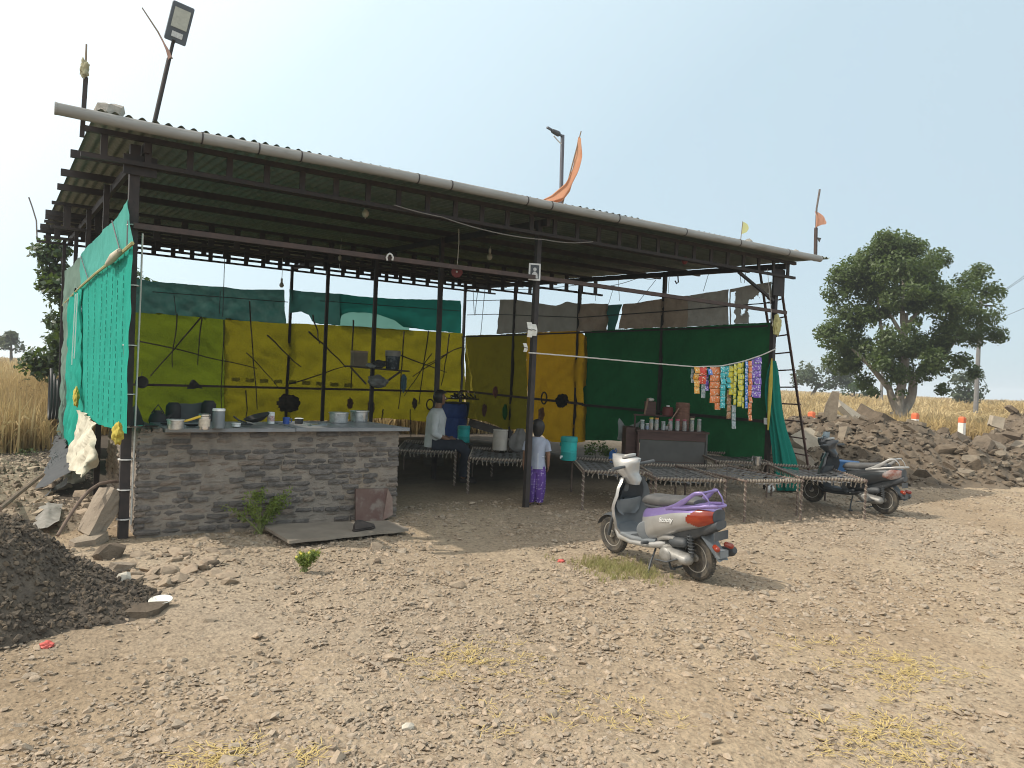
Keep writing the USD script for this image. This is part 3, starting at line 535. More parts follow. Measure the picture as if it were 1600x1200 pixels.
# ------------------------------------------------------------------ heaps of earth and rubble
soil = M('black_soil', (.075, .060, .046), (.115, .092, .068), 14, .95, bump=.8, bscale=45, c3=(.17, .135, .095), s3=2.5, r3=(.55, .8))
soil2 = M('brown_rubble', (.115, .086, .058), (.16, .123, .085), 8, .95, bump=.9, bscale=30, c3=(.07, .053, .038), s3=1.5, r3=(.5, .7))
asph = M('broken_asphalt', (.22, .18, .13), (.155, .123, .09), 12, .95, bump=.5, bscale=60)
aspd = M('broken_dark', (.095, .072, .05), (.14, .107, .075), 9, .95, bump=.9, bscale=40)
pale = M('pale_slab', (.36, .31, .24), (.30, .255, .195), 10, .95, bump=.3, bscale=60)
def heap(name, bumps, box, step, mat, rough, seed, label=None, base=-.10):
    x = np.arange(box[0], box[1], step); y = np.arange(box[2], box[3], step); X_, Y_ = np.meshgrid(x, y, indexing='ij')
    def hf(X_, Y_):
        p = np.stack([X_, Y_, 0*X_], -1); H = base+0*X_
        wx = (meshkit.fbm(p*.9, 3, seed+3)-.5)*1.1; wy = (meshkit.fbm(p*.9+7, 3, seed+4)-.5)*1.1
        for cx, cy, sx_, sy_, h in bumps:
            d = np.sqrt(((X_-cx+wx)/sx_)**2+((Y_-cy+wy)/sy_)**2); H = H + h*np.clip(1-d*.62, 0, 1)**1.1
        k = np.clip((H-base)*3.5, 0, 1)
        return H + k*((meshkit.fbm(p*1.7, 4, seed)-.5)*rough*2.2 + (np.abs(meshkit.fbm(p*4.1, 3, seed+1)-.5)-.1)*rough*1.8 + (meshkit.noise(p*13, seed+2)-.5)*rough*.35)
    obj(name, gridm(np.stack([X_, Y_, hf(X_, Y_)], -1)), mat, smooth=50, kind='structure')
    return hf
hl = heap('soil_mound', [(-1.85, -1.85, 1.02, .80, .72), (-2.9, -2.0, 1.4, 1.2, .8), (-.75, -1.95, .58, .60, .22)], (-5, 1.3, -4.2, .3), .035, soil, .06, 31)
def scatter(hf, box, n, g, lo, hi, minh, power=1.0):
    x, y = g.uniform(box[0], box[1], n), g.uniform(box[2], box[3], n); h = hf(x, y); k = h > minh
    x, y, h = x[k], y[k], h[k]; s = np.exp(g.uniform(np.log(lo), np.log(hi), len(x))*power)
    return np.stack([x, y, h], 1), s
g = np.random.default_rng(17)
pp, ss = scatter(hl, (-3.2, 1.3, -4.0, .2), 60000, g, .005, .042, .0); ss = .005*(ss/.005)**(.62+.38*g.uniform(0, 1, len(ss)))
pp[:, 2] += ss*.3
instancer('soil_clods', [(rock(60+i, (1, .85, .75), 12), (soil, soil, soil, soil2)[i % 4], False) for i in range(8)], pp, g.integers(0, 8, len(pp)), ss, rquat(len(pp), g), 'dark crumbly clods covering the soil mound at the left', 'soil')
hr = heap('rubble_mound', [(12.9, 2.2, 2.0, 2.6, .60), (14.6, 2.8, 2.0, 2.6, .72), (16.2, 3.2, 1.8, 2.0, .26), (17.2, .6, 2.0, 1.8, .36), (15.0, .3, 2.2, 1.4, .45)], (10.2, 20.5, -2.2, 7), .07, soil2, .20, 41)
hr2 = heap('earth_mound', [(22.2, -.3, 2.4, 2.4, 1.15), (24.6, -.7, 3.0, 3.0, 1.55), (19.6, -1.0, 2.2, 1.6, .5), (27, -1, 4, 3.5, 1.6)], (16, 31, -5, 6), .08, soil2, .22, 43)
def slabmesh(seed, s=(1, 1, .2)):
    g_ = np.random.default_rng(seed); n_ = g_.integers(5, 8); a = np.sort(g_.uniform(0, 2*np.pi, n_)+0); a = np.linspace(0, 2*np.pi, n_, False)+g_.uniform(-.35, .35, n_)
    r = g_.uniform(.65, 1.0, n_); t = np.stack([r*np.cos(a), r*np.sin(a), g_.normal(0, .05, n_)+.5], 1); b = t*V(1.06, 1.06, 0)+np.stack([g_.normal(0, .05, n_), g_.normal(0, .05, n_), -.5+g_.normal(0, .1, n_)], 1)
    return loft([b*np.asarray(s), t*np.asarray(s)])
for (hf, box, n_, nm_, lab) in ((hr, (10.5, 20, -2, 6.5), 9000, 'rubble_chunks', 'broken road rubble chunks covering the heap behind the ladder'), (hr2, (16.5, 30, -4.5, 5.5), 6500, 'earth_chunks', 'lumps of earth and broken road covering the heap at the right edge')):
    pp, ss = scatter(hf, box, n_, g, .025, .30, .03); ss = .025*(ss/.025)**(.3+.7*g.uniform(0, 1, len(ss))**1.5); pp[:, 2] += ss*.08
    instancer(nm_, [(slabmesh(80+i, (1, .8, .3)), (asph, aspd, soil2, aspd)[i % 4], False) for i in range(5)]+[(rock(90+i, (1, .8, .6)), (aspd, soil2, asph)[i % 3], False) for i in range(5)], pp, g.integers(0, 10, len(pp)), ss, zquat(len(pp), g, .55), lab, 'rubble')
# the slabs one can tell apart
def big_slab(label, px, d, size, rotxyz, mat, seed, name='road_slab', catg='slab', group=None):
    p = at(*px, d=d); size = np.array(size)*1.3; t = thing(name, label, catg, p, local=True, rot=rotxyz, group=group)
    obj('slab', slabmesh(seed, size), mat, t); return t
big_slab('large pale road slab leaning upright on top of the rubble behind the dark scooter', (1315, 682), 17.2, (.75, .5, .12), (62, 8, -30), pale, 1)
big_slab('tall thin slab edge standing on the rubble left of the large pale slab', (1292, 668), 17.0, (.16, .75, .10), (75, 10, -50), asph, 2)
big_slab('long pale slab tilted diagonally against the rubble top left of the big tree', (1352, 668), 17.6, (.85, .22, .1), (35, 38, -40), pale, 3)
big_slab('dark upturned earth block at the foot of the big tree', (1375, 663), 18.2, (.55, .45, .35), (20, 15, 10), aspd, 4, 'earth_block', 'block')
big_slab('pale flat slab lying in the rubble just above the blue crate', (1305, 694), 15.6, (.42, .3, .09), (25, -12, -20), pale, 5)
big_slab('upright grey slab just right of the blue crate in the rubble', (1326, 704), 15.2, (.28, .42, .12), (65, 20, -10), asph, 6)
big_slab('pale slab with flat top sticking out right of the dark scooter rear rack', (1392, 725), 15.3, (.42, .26, .07), (18, 4, -30), pale, 7)
big_slab('broad smooth slab lying tilted at the foot of the right heap', (1478, 725), 15.6, (.55, .36, .09), (38, 18, -25), pale, 8)
big_slab('grey slab on the slope of the right heap near the picture edge', (1552, 700), 16.6, (.42, .28, .08), (38, 10, -10), asph, 9)
big_slab('brown block at the base of the right heap left of the scooter shadow', (1492, 750), 14.6, (.32, .25, .16), (15, 5, 20), asph, 10, 'earth_block', 'block')
big_slab('long pale slab lying along the ridge right of the big tree trunk', (1432, 692), 19.5, (.75, .14, .08), (4, 8, -36), pale, 11)
big_slab('small pale block on the crest of the right heap', (1556, 659), 18.4, (.18, .16, .2), (10, 5, 20), pale, 12)
big_slab('pale slab behind the ladder in the rubble', (1262, 690), 15.2, (.3, .3, .1), (50, 0, -30), pale, 13)
big_slab('lower pale slab in the rubble seen between the ladder rails', (1254, 718), 13.6, (.26, .2, .1), (40, 20, -20), asph, 14)
big_slab('dark clod lying by itself on the dirt behind the dark scooter', (1409, 757), 14.2, (.17, .12, .1), (5, 5, 30), aspd, 15, 'earth_clod', 'clod')
for k in range(34):
    x, y = (g.uniform(11, 19), g.uniform(-1, 4)) if k % 2 else (g.uniform(17.5, 25), g.uniform(-3, 2.5))
    hf = hr if k % 2 else hr2; h = float(hf(np.array([x]), np.array([y]))[0])
    if h < .08: continue
    s = g.uniform(.2, .42); t = thing('rubble_block', 'rough brown block among the road rubble at the right', 'block', (x, y, h+s*.08), local=True, rot=(g.normal(30, 15), g.normal(0, 15), g.uniform(0, 360)), group='brown rubble blocks at the right')
    obj('block', slabmesh(200+k, (s, s*g.uniform(.5, .9), s*g.uniform(.25, .5))), (asph, aspd, aspd, soil2)[k % 4], t)
# stones, blocks and litter by the left wall
lb = thing('stone_block', 'long rough stone block leaning against the left front post', 'stone', at(162, 805, Z=.2), local=True, rot=(0, 0, 0))
p0, p1 = at(140, 838, Z=.02)-at(162, 805, Z=.2), at(176, 768, Y=.05)-at(162, 805, Z=.2)
blk_ = bar(p0, p1, .19, .16); blk_ = blk_.subdivide().subdivide(); blk_.vertices += (meshkit.fbm(blk_.vertices*6, 3, 2)[:, None]-.5)*.07*np.sign(blk_.vertices+.001)
obj('block', blk_, M('rough_stone', (.30, .245, .185), (.23, .185, .14), 9, .95, bump=.7, bscale=50), lb)
def lone(label, px, s, mat, seed, rot=(0, 0, 0), name='stone', catg='stone', dz=0, flat=False, group=None):
    p = at(*px, Z=0); p[2] = max(gz(p[0], p[1]), float(hl(np.array([p[0]]), np.array([p[1]]))[0]) if p[0] < 1.2 and p[1] < .3 else -9)+dz
    t = thing(name, label, catg, p, local=True, rot=rot, group=group); obj('stone', slabmesh(seed, s) if flat else rock(seed, s, 22), mat, t); return t
lone('flat wedge stone lying at the foot of the leaning stone block', (136, 846), (.20, .12, .07), ML['rough_stone'], 21, (8, -6, 20), dz=.03, flat=True)
lone('dark square rock just before the left front post', (172, 868), (.16, .12, .11), aspd, 22, (0, 0, 30), dz=.03)
lone('pale angular stone on the right edge of the soil mound', (192, 888), (.15, .07, .06), ML['rough_stone'], 23, (10, 12, 35), dz=.03, flat=True)
lone('round whitish stone on the edge of the soil mound', (193, 932), (.05, .045, .05), M('white_stone', (.52, .48, .40), (.42, .38, .31), 12, .9), 24, dz=.02)
lone('dark lump at the lower right edge of the soil mound', (228, 957), (.17, .1, .05), aspd, 25, (6, 0, 15), dz=.01, flat=True)
lone('white stone alone on the gravel at the bottom of the picture', (638, 1136), (.04, .032, .028), ML['white_stone'], 26, (0, 20, 0), dz=.01)
lone('brown stone lying on the gravel in front of the counter corner', (714, 912), (.08, .06, .05), st2, 27, dz=.01)
lone('dark round stone on the gravel below the cement board', (590, 881), (.035, .035, .04), aspd, 28, dz=.01)
lone('long brown stone on the gravel among the loose stones left of the counter', (262, 893), (.13, .08, .045), st2, 29, dz=.01)
lone('dark stone right of the loose stones in front of the counter', (328, 884), (.10, .05, .04), aspd, 30, dz=.01)
lone('flat grey stone in the right foreground gravel', (1290, 1100), (.06, .045, .02), st3, 33, dz=.005)
t = thing('white_plate', 'broken white plate lying on the gravel beside the soil mound', 'plate', at(251, 940, Z=.03), local=True, rot=(6, -4, 0))
obj('plate', lathe([(0, 0), (.05, 0), (.075, .014), (.072, .017), (.048, .005), (0, .005)], n=24), M('white_ceramic', (.7, .68, .6), rough=.35), t, smooth=40)
def crumple(name, label, px, r, mat, seed, s=(1, 1, .5), catg='litter'):
    p = at(*px, Z=0); p[2] = max(gz(p[0], p[1]), float(hl(np.array([p[0]]), np.array([p[1]]))[0]) if p[0] < 1.2 and p[1] < .3 else -9)+r*.25
    b = ball((0, 0, 0), 1, 3); b.vertices *= (.35+1.3*meshkit.fbm(b.vertices*2.3+seed, 4, seed))[:, None]*np.asarray(s)*r; b.vertices += p
    obj(name, b, mat, smooth=True, label=label, cat=catg)
crumple('red_litter', 'red plastic wrapper on the lower edge of the soil mound', (72, 1010), .038, M('red_plastic', (.50, .10, .08), rough=.5), 3)
crumple('white_litter', 'white scrap of paper on the slope of the soil mound', (113, 890), .035, wht, 4)
crumple('red_litter', 'small red scrap lying on the gravel left of the silver scooter', (877, 873), .03, ML['red_plastic'], 6)
crumple('white_litter', 'white scrap on the ground among the rubble left of the leaning stone block', (57, 792), .045, wht, 7)
crumple('white_litter', 'crumpled white rag on the ground at the far left', (20, 702), .16, M('white_rag', (.6, .56, .5), (.2, .18, .18), 7, .9), 8, (1.5, 1, .35), 'cloth')
g = np.random.default_rng(23)
protos = []
for k in range(66):
    px = (g.uniform(190, 380), g.uniform(862, 915)) if k < 40 else (g.uniform(5, 140), g.uniform(720, 805))
    s = g.uniform(.03, .095)*(1 if k < 40 else 1.5); p = at(*px, Z=0); p[2] = gz(p[0], p[1])+s*.1
    lab, gr = (('brown stone loose in front of the left corner of the counter', 'loose stones before the counter') if k < 40 else ('rubble stone strewn beside the left wall of the shed', 'rubble stones beside the left wall'))
    if k in (0, 40):
        src = thing('loose_stone' if k == 0 else 'rubble_stone', lab, 'stone', p, local=True, group=gr, scale=s); obj('stone', rock(300+k, (1.2, .9, .6), 20), st2 if k == 0 else st1, src); protos.append(src)
    else: dup(protos[-1], p, group=gr, rot=(g.uniform(-25, 25), g.uniform(-25, 25), g.uniform(0, 360)), scale=V(s, s*g.uniform(.7, 1.1), s*g.uniform(.6, 1.1)))
# rough bank of earth and debris left of the shed
hb = heap('debris_bank', [(-1.5, 2.0, .8, 1.5, .20), (-1.1, 5.0, 1.0, 1.6, .18), (-.55, .9, .5, .8, .14), (-.9, 3.0, .6, 1.5, .12)], (-4, .0, -.2, 7.5), .05, M('debris_earth', (.20, .155, .11), (.28, .225, .16), 9, .95, bump=.8, bscale=40, c3=(.11, .088, .066), s3=3), .11, 47, base=-.09)
pp, ss = scatter(hb, (-3.5, -.05, .2, 7), 9000, g, .008, .13, -.03); ss = .008*(ss/.008)**(.35+.65*g.uniform(0, 1, len(ss))**1.4)
instancer('debris_stones', [(rock(400+i, (1, .8, .6), 14), (st1, st2, soil2, st2, soil2)[i % 5], False) for i in range(5)], pp, g.integers(0, 5, len(pp)), ss, rquat(len(pp), g), 'small stones strewn over the bank left of the shed', 'stones')
wsk = ML['sack_white']
def place_sheet(name, label, top, bot, mat, normal, catg, **k):
    return obj(name, sheet(top, bot, normal=normal, **k), mat, smooth=True, label=label, cat=catg)
place_sheet('white_sack', 'cream white sack hanging from the green net down to the debris', [at(125, 640, X=-.11), at(138, 652, X=-.11), at(151, 664, X=-.11)], [at(108, 722, X=-.22), at(128, 745, X=-.3), at(147, 730, X=-.16)], wsk, LX, 'sack', n=30, k=30, amp=.03, seed=51)
place_sheet('black_tarp', 'black plastic tarpaulin draped from the left wall onto the debris', [at(89, 676, X=-.15), at(101, 690, X=-.15), at(113, 706, X=-.15)], [at(62, 762, Z=.10), at(84, 752, Z=.16), at(108, 738, Z=.24)], M('black_plastic', (.028, .029, .03), (.045, .045, .045), 8, .6, spec=.25), (.8, 0, .6), 'tarpaulin', n=34, k=34, amp=.035, fold=.015, seed=52)
place_sheet('black_sheet', 'torn piece of black plastic lying on the bank below the black tarpaulin', [at(76, 772, Z=.20), at(88, 756, Z=.24), at(106, 748, Z=.26)], [at(68, 776, Z=.17), at(84, 766, Z=.2), at(104, 757, Z=.22)], ML['black_plastic'], (0, 0, 1), 'plastic', n=20, k=10, amp=.02, seed=53)
place_sheet('grey_sheet_scrap', 'pale grey plastic scrap spread on the debris by the black tarpaulin', [at(52, 800, Z=.1), at(75, 785, Z=.16), at(98, 790, Z=.12)], [at(50, 822, Z=.06), at(70, 818, Z=.1), at(92, 812, Z=.1)], M('grey_scrap', (.25, .235, .21), (.17, .155, .135), 14, .9), (0, 0, 1), 'plastic', n=24, k=14, amp=.025, seed=54)
crumple('pale_bundle', 'pale dirty bundle below the white sack', (116, 752), .14, wsk, 12, (.8, .8, 1.1), 'bundle')
pipe_p = [at(191, 752, Y=.1), at(175, 752, Y=.05), at(155, 756, Y=-.0), at(140, 766, Y=-.08), at(122, 786, Y=-.2), at(105, 812, Y=-.35), at(90, 837, Y=-.5)]
obj('bent_pipe', tube(resample(pipe_p, 22), .014, 8), M('rusty_pipe', (.16, .11, .08), (.11, .075, .055), 14, .8), smooth=50, label='rusty bent pipe arching from the left front post to the ground', cat='pipe')
obj('wooden_pole', tube([at(0, 795, Z=.22), at(30, 770, Z=.25), at(66, 742, Z=.3)], .022, 7), M('dry_wood', (.17, .125, .09), (.11, .08, .06), 16, .9, stretch=(1, 1, 1)), label='dark wooden pole lying on the debris at the far left', cat='pole')
th = thing('black_hose', 'coil of black hose hanging at the far end of the left wall', 'hose', at(84, 616, X=-.25), local=True)
for k in range(3):
    a = np.linspace(0, 2*np.pi, 28); r = .36-.04*k
    obj('loop', tube(np.stack([.05*k-.05+0*a, r*.8*np.sin(a)+.02*k, r*1.15*np.cos(a)-.04*k], 1), .022, 7), M('hose_black', (.03, .03, .03), rough=.5), th, smooth=50)

# ------------------------------------------------------------------ dry field
g = np.random.default_rng(61)
def blades(n, rad, h, w, g, lean=.25):
    v = []; f = []
    for k in range(n):
        r, a = rad*math.sqrt(g.uniform()), g.uniform(0, 2*np.pi); x, y = r*math.cos(a), r*math.sin(a)
        hh = h*g.uniform(.5, 1.0); la, lm = g.uniform(0, 2*np.pi), abs(g.normal(0, lean))*hh; dx, dy = lm*math.cos(la), lm*math.sin(la)
        ta = g.uniform(0, np.pi); wx, wy = w*math.cos(ta), w*math.sin(ta); b = len(v)
        v += [(x-wx, y-wy, 0), (x+wx, y+wy, 0), (x+dx*.4-wx*.8, y+dy*.4-wy*.8, hh*.6), (x+dx*.4+wx*.8, y+dy*.4+wy*.8, hh*.6), (x+dx, y+dy, hh)]
        f += [(b, b+1, b+3), (b, b+3, b+2), (b+2, b+3, b+4)]
        if g.uniform() < .35:                    # drooping leaf
            z0 = hh*g.uniform(.3, .8); a2 = g.uniform(0, 2*np.pi); l = h*g.uniform(.12, .3); c = len(v); t = z0/hh
            v += [(x+dx*t, y+dy*t, z0), (x+dx*t+l*.5*math.cos(a2), y+dy*t+l*.5*math.sin(a2), z0+l*.35), (x+dx*t+l*math.cos(a2), y+dy*t+l*math.sin(a2), z0-l*.25), (x+dx*t+l*.5*math.cos(a2+.12), y+dy*t+l*.5*math.sin(a2+.12), z0+l*.22)]
            f += [(c, c+1, c+3), (c+1, c+2, c+3)]
    return trimesh.Trimesh(np.array(v), np.array(f), process=False)
dry1 = M('dry_grass', (.47, .35, .17), (.36, .26, .12), .5, .9, transl=.3, spec=.1, rand=.15)
dry2 = M('dry_grass_dull', (.38, .29, .155), (.27, .20, .10), .5, .9, transl=.3, spec=.1, rand=.15)
dry3 = M('dry_grass_pale', (.56, .44, .25), (.46, .35, .18), .5, .9, transl=.3, spec=.1, rand=.15)
dprot = [(blades(46, .5, 1.0, .012+.004*i, g), (dry1, dry2, dry3, dry1)[i], False) for i in range(4)]
n = 30000; d_ = 13*np.exp(g.uniform(0, 1, n)*math.log(330/13.)); a_ = YAW+g.uniform(-.72, .72, n)
fx, fy = EYE[0]+d_*np.sin(a_), EYE[1]+d_*np.cos(a_)
edge = (meshkit.fbm(np.stack([fx*.3, fy*.3, 0*fx], 1), 2, 8)-.5)*2.4
left_ok = (fx < -.6) & (fy > 7.6+edge); back_ok = (fy > 10.7+.3*edge) & (fx < 12); right_ok = (fx > 11+edge) & (fy > 8.2+edge-(fx-11)*.18) | ((fx > 20) & (fy > 4.5+edge-(fx-20)*.4)); right_ok &= (d_ > 31.5+edge) | (fx < 11)
k = (left_ok & (fx < 0)) | back_ok | right_ok
fx, fy, d_ = fx[k], fy[k], d_[k]; hh = (1.15+.45*(meshkit.fbm(np.stack([fx*.12, fy*.12, 0*fx], 1), 3, 4)-.5)*2)*np.clip(g.normal(1, .16, len(fx)), .6, 1.4)
hh *= np.where((fx > 18) & (d_ < 60), .78, 1.0)*np.clip(.62+(d_-13)/40, .62, 1)
wsc = np.clip(d_/16, 1, 14)
ids = np.clip(((meshkit.fbm(np.stack([fx*.07, fy*.07, 0*fx], 1), 3, 14)-.35)*10+g.normal(0, .9, len(fx))).astype(int), 0, 3)
instancer('dry_field', dprot, np.stack([fx, fy, bumpy(fx, fy)-.05], 1), ids, np.stack([wsc, wsc, hh], 1), rquat(len(fx), g, False), 'tall dry golden grass filling the field behind the shed', 'dry grass')

# ------------------------------------------------------------------ trees and bushes
def leafcloud(blobs, n, size, g, shell=.55, aspect=.55, out=1.2):
    w = np.array([b[3]**2 for b in blobs]); w = w/w.sum(); c = np.array([b[:3] for b in blobs]); r = np.array([b[3] for b in blobs])
    i = g.choice(len(blobs), n, p=w); d = g.normal(size=(n, 3)); d /= np.linalg.norm(d, axis=1)[:, None]
    rad = r[i]*(shell+(out-shell)*g.uniform(0, 1, n)**.7)
    # leaves gather on twigs: pull every leaf towards one of a few hundred twig ends
    p = c[i]+d*rad[:, None]*V(1, 1, .9)
    lump = meshkit.fbm(p*1.6/max(size*6, .4), 3, 5); keep = g.uniform(0, 1, n) < np.clip((lump-.36)*5, .05, 1)
    p, d = p[keep], d[keep]; n = len(p)
    nrm = d*.6+g.normal(size=(n, 3))*.6+V(0, 0, .5); nrm /= np.linalg.norm(nrm, axis=1)[:, None]
    a = np.cross(nrm, g.normal(size=(n, 3))); a /= np.linalg.norm(a, axis=1)[:, None]; b = np.cross(nrm, a)
    s = size*g.uniform(.6, 1.25, n)[:, None]
    v = np.stack([p-a*s*.5, p+b*s*aspect*.5-nrm*s*.06, p+a*s*.5-nrm*s*.1, p-b*s*aspect*.5-nrm*s*.06], 1).reshape(-1, 3)
    k = np.arange(n)*4
    return trimesh.Trimesh(v, np.vstack([np.stack([k, k+1, k+2], 1), np.stack([k, k+2, k+3], 1)]), process=False)
def leafm(name, c1, c2, t=.35, tc=(.10, .15, .02)):
    n_ = {'g': ('geometry', {}), 'r': ('rgb_ramp', dict(ramp=[(0, c1), (1, c2)])), 'p': ('principled_bsdf', dict(roughness=.5, specular_ior_level=.4)), 't': ('translucent_bsdf', dict(color=tc)), 'm': ('mix_closure', dict(fac=t))}
    return usdkit.material(stage, '/World/Looks/'+name, n_, [('g.random_per_island', 'r.fac'), ('r.color', 'p.base_color'), ('p.BSDF', 'm.closure1'), ('t.BSDF', 'm.closure2')], surface='m.closure')
lf1 = leafm('broad_leaf', (.07, .10, .028), (.19, .21, .06))
lf2 = leafm('dusty_leaf', (.055, .075, .035), (.12, .14, .075), .25, (.10, .12, .04))
lf3 = leafm('dark_leaf', (.028, .055, .018), (.075, .105, .035))
bark = M('pale_bark', (.30, .26, .21), (.20, .17, .14), 3, .9, bump=.6, bscale=20, c3=(.42, .38, .32), s3=2, r3=(.5, .7), stretch=(1, 1, .4))
barkd = M('dark_bark', (.10, .085, .065), (.07, .055, .045), 5, .9)
def limb(a, b, r0, r1, bow, n=7):
    a, b = np.asarray(a, float), np.asarray(b, float); t = np.linspace(0, 1, n)[:, None]
    return tube(a*(1-t)+b*t+np.sin(t*np.pi)*np.asarray(bow, float), np.linspace(r0, r1, n), 8)
TB = at(1405, 697, d=33.5); ppm = F/33.5
def tp(x, y, dep=0):                             # zoomed sketch pixel -> place
    p = at(1240+x/3.75, 340+y/3.75, d=33.5+dep); return p
big = thing('big_tree', 'large broad leafed green tree with pale forked trunk behind the rubble', 'tree', TB)
br = [(600, 190, 100), (480, 240, 85), (345, 320, 95), (255, 420, 75), (420, 420, 110), (610, 320, 120), (745, 290, 95), (845, 250, 65), (790, 430, 115), (300, 590, 105), (215, 690, 75), (340, 740, 115), (470, 820, 85), (265, 840, 75), (690, 500, 70), (900, 500, 110), (1000, 400, 75), (1085, 330, 62), (1160, 430, 66), (1110, 560, 90), (1190, 690, 52), (1050, 680, 80), (920, 660, 85), (760, 760, 85), (650, 880, 75), (850, 850, 75), (985, 840, 45), (1060, 905, 42), (420, 960, 50), (870, 1005, 34), (625, 1040, 36), (520, 560, 70), (700, 180, 55), (545, 130, 60), (690, 640, 40), (470, 1020, 30), (560, 700, 60), (640, 780, 60), (560, 850, 50), (730, 930, 50), (860, 760, 60), (590, 470, 60), (500, 390, 70), (700, 400, 70), (400, 560, 80), (330, 860, 60), (790, 900, 50)]
gt = np.random.default_rng(71); blobs = []
for x, y, r in br:
    dep = gt.uniform(-1, 1)*max(0, 2.6-abs(x-680)/230); blobs.append((*tp(x, y, dep), r/3.75/ppm))
    if 320 < x < 1000 and y < 900: blobs.append((*tp(x+gt.uniform(-50, 50), y+gt.uniform(-40, 40), -dep+gt.uniform(-.8, 1.6)), r/3.75/ppm*.8))
obj('crown', leafcloud(blobs, 95000, .165, gt, .30, .55, 1.32), lf1, big)
J0, J1, J2 = tp(615, 1140), tp(640, 960), tp(690, 1060)
tr = [limb(TB+V(0, 0, -.3), J0, .46, .36, (0, 0, 0)), limb(J0, J1, .25, .18, (-.1, 0, 0)), limb(J0+V(.05, 0, -.1), tp(700, 950), .24, .17, (.35, 0, -.1)), limb(J0, tp(560, 1000), .19, .13, (-.1, 0, 0)),
      limb(J1, tp(640, 600), .2, .12, (.2, 0, 0)), limb(tp(640, 620), tp(650, 300), .12, .04, (-.1, 0, 0)), limb(J1, tp(480, 700), .17, .05, (-.2, 0, 0)), limb(tp(700, 950), tp(900, 600), .2, .06, (.4, 0, 0)), limb(tp(700, 950), tp(1050, 560), .15, .05, (.3, 0, -.2)),
      limb(tp(560, 1000), tp(330, 760), .15, .04, (-.2, 0, .2)), limb(tp(640, 700), tp(440, 420), .1, .03, (0, 0, .2)), limb(tp(560, 900), tp(490, 450), .12, .04, (-.1, 0, 0)), limb(tp(660, 640), tp(850, 380), .09, .03, (0, 0, 0)), limb(tp(640, 700), tp(660, 560), .13, .07, (.1, 0, 0))]
obj('trunk', tr[0], bark, big, smooth=60); obj('limbs', cat(tr[1:]), bark, big, smooth=60)
def simple_tree(name, label, base, blobs_px, dist, n, size, mat, group=None, catg='tree', trunk=.12, barkmat=barkd, seed=1, stems=3):
    b = at(*base, d=dist); t = thing(name, label, catg, b, group=group); g_ = np.random.default_rng(seed); ppm_ = F/dist; bl = []
    for x, y, r in blobs_px:
        for q in range(2): bl.append((*at(x+g_.normal(0, r*.15), y+g_.normal(0, r*.12), d=dist+g_.uniform(-.8, .8)*r/ppm_), r/ppm_*g_.uniform(.75, 1)))
    obj('crown', leafcloud(bl, n, size, g_, .35), mat, t)
    c = np.mean([at(x, y, d=dist) for x, y, r in blobs_px], 0)
    obj('trunk', cat([limb(b+V(0, 0, -.4), b*.5+c*.5+V(g_.normal(0, .1), 0, 0), trunk, trunk*.6, (0, 0, 0))]+[limb(b*.5+c*.5, at(x, y, d=dist), trunk*.6, trunk*.15, (0, 0, 0)) for x, y, r in blobs_px[:stems]]), barkmat, t, smooth=60)
    return t
simple_tree('leafy_tree', 'leafy dark green tree behind the far end of the left wall', (150, 700), [(72, 395, 24), (92, 385, 20), (85, 425, 26), (100, 455, 30), (78, 445, 18), (90, 500, 20), (95, 535, 22), (85, 560, 24), (60, 570, 28), (45, 578, 18), (95, 585, 22), (165, 450, 45), (205, 440, 26), (228, 447, 16), (150, 520, 50), (215, 470, 22), (195, 500, 30)], 19.0, 9000, .17, lf3, trunk=.16, seed=5)
simple_tree('small_tree', 'small round tree far off in the field at the left edge', (18, 563), [(18, 534, 15), (8, 538, 12), (28, 540, 11), (17, 525, 9)], 75, 2600, .42, lf2, trunk=.18, seed=6)
simple_tree('acacia_tree', 'dusty green bushy tree in the field left of the big tree', (1262, 622), [(1262, 585, 20), (1284, 592, 24), (1306, 588, 22), (1330, 596, 18), (1247, 596, 12), (1322, 578, 14)], 85, 4200, .42, lf2, trunk=.25, seed=7)
simple_tree('acacia_tree', 'dusty green bushy tree behind the utility pole at the right', (1510, 632), [(1505, 600, 18), (1520, 588, 16), (1512, 615, 22), (1528, 608, 16), (1496, 614, 12)], 70, 3600, .34, lf2, trunk=.2, seed=8)
simple_tree('leaning_bush', 'dark leaning bush at the far edge of the field left of the trunk', (1330, 628), [(1322, 612, 9), (1345, 622, 10), (1336, 605, 8), (1352, 615, 7)], 80, 900, .36, lf3, trunk=.2, seed=9)
simple_tree('far_bush', 'low grey bush on the horizon near the right edge', (1570, 637), [(1566, 631, 6), (1576, 635, 6)], 110, 500, .5, lf2, trunk=.08, seed=10)
simple_tree('dry_shrub', 'brown dry shrub in the field between the white marker posts', (1465, 682), [(1450, 668, 15), (1470, 672, 16), (1480, 660, 12), (1440, 676, 10)], 38, 1600, .11, dry2, catg='shrub', trunk=.02, seed=11)
simple_tree('dry_shrub', 'bare twiggy brown shrub at the left beyond the debris bank', (55, 675), [(50, 630, 28), (30, 650, 22), (68, 655, 18), (45, 610, 18)], 17, 1500, .055, dry2, catg='shrub', trunk=.02, seed=12, stems=4)
simple_tree('green_shrub', 'low grey green shrub on the ground left of the black tarpaulin', (38, 735), [(25, 722, 16), (42, 716, 18), (55, 726, 13), (12, 730, 12)], 12.5, 2600, .05, leafm('shrub_leaf', (.10, .13, .06), (.20, .24, .12), .3), catg='shrub', trunk=.012, seed=13)
simple_tree('green_shrub', 'green weeds growing behind the dark green net beside the blue drum', (935, 712), [(920, 702, 10), (938, 698, 13), (950, 705, 9)], 16, 900, .07, lf1, catg='shrub', trunk=.012, seed=14)
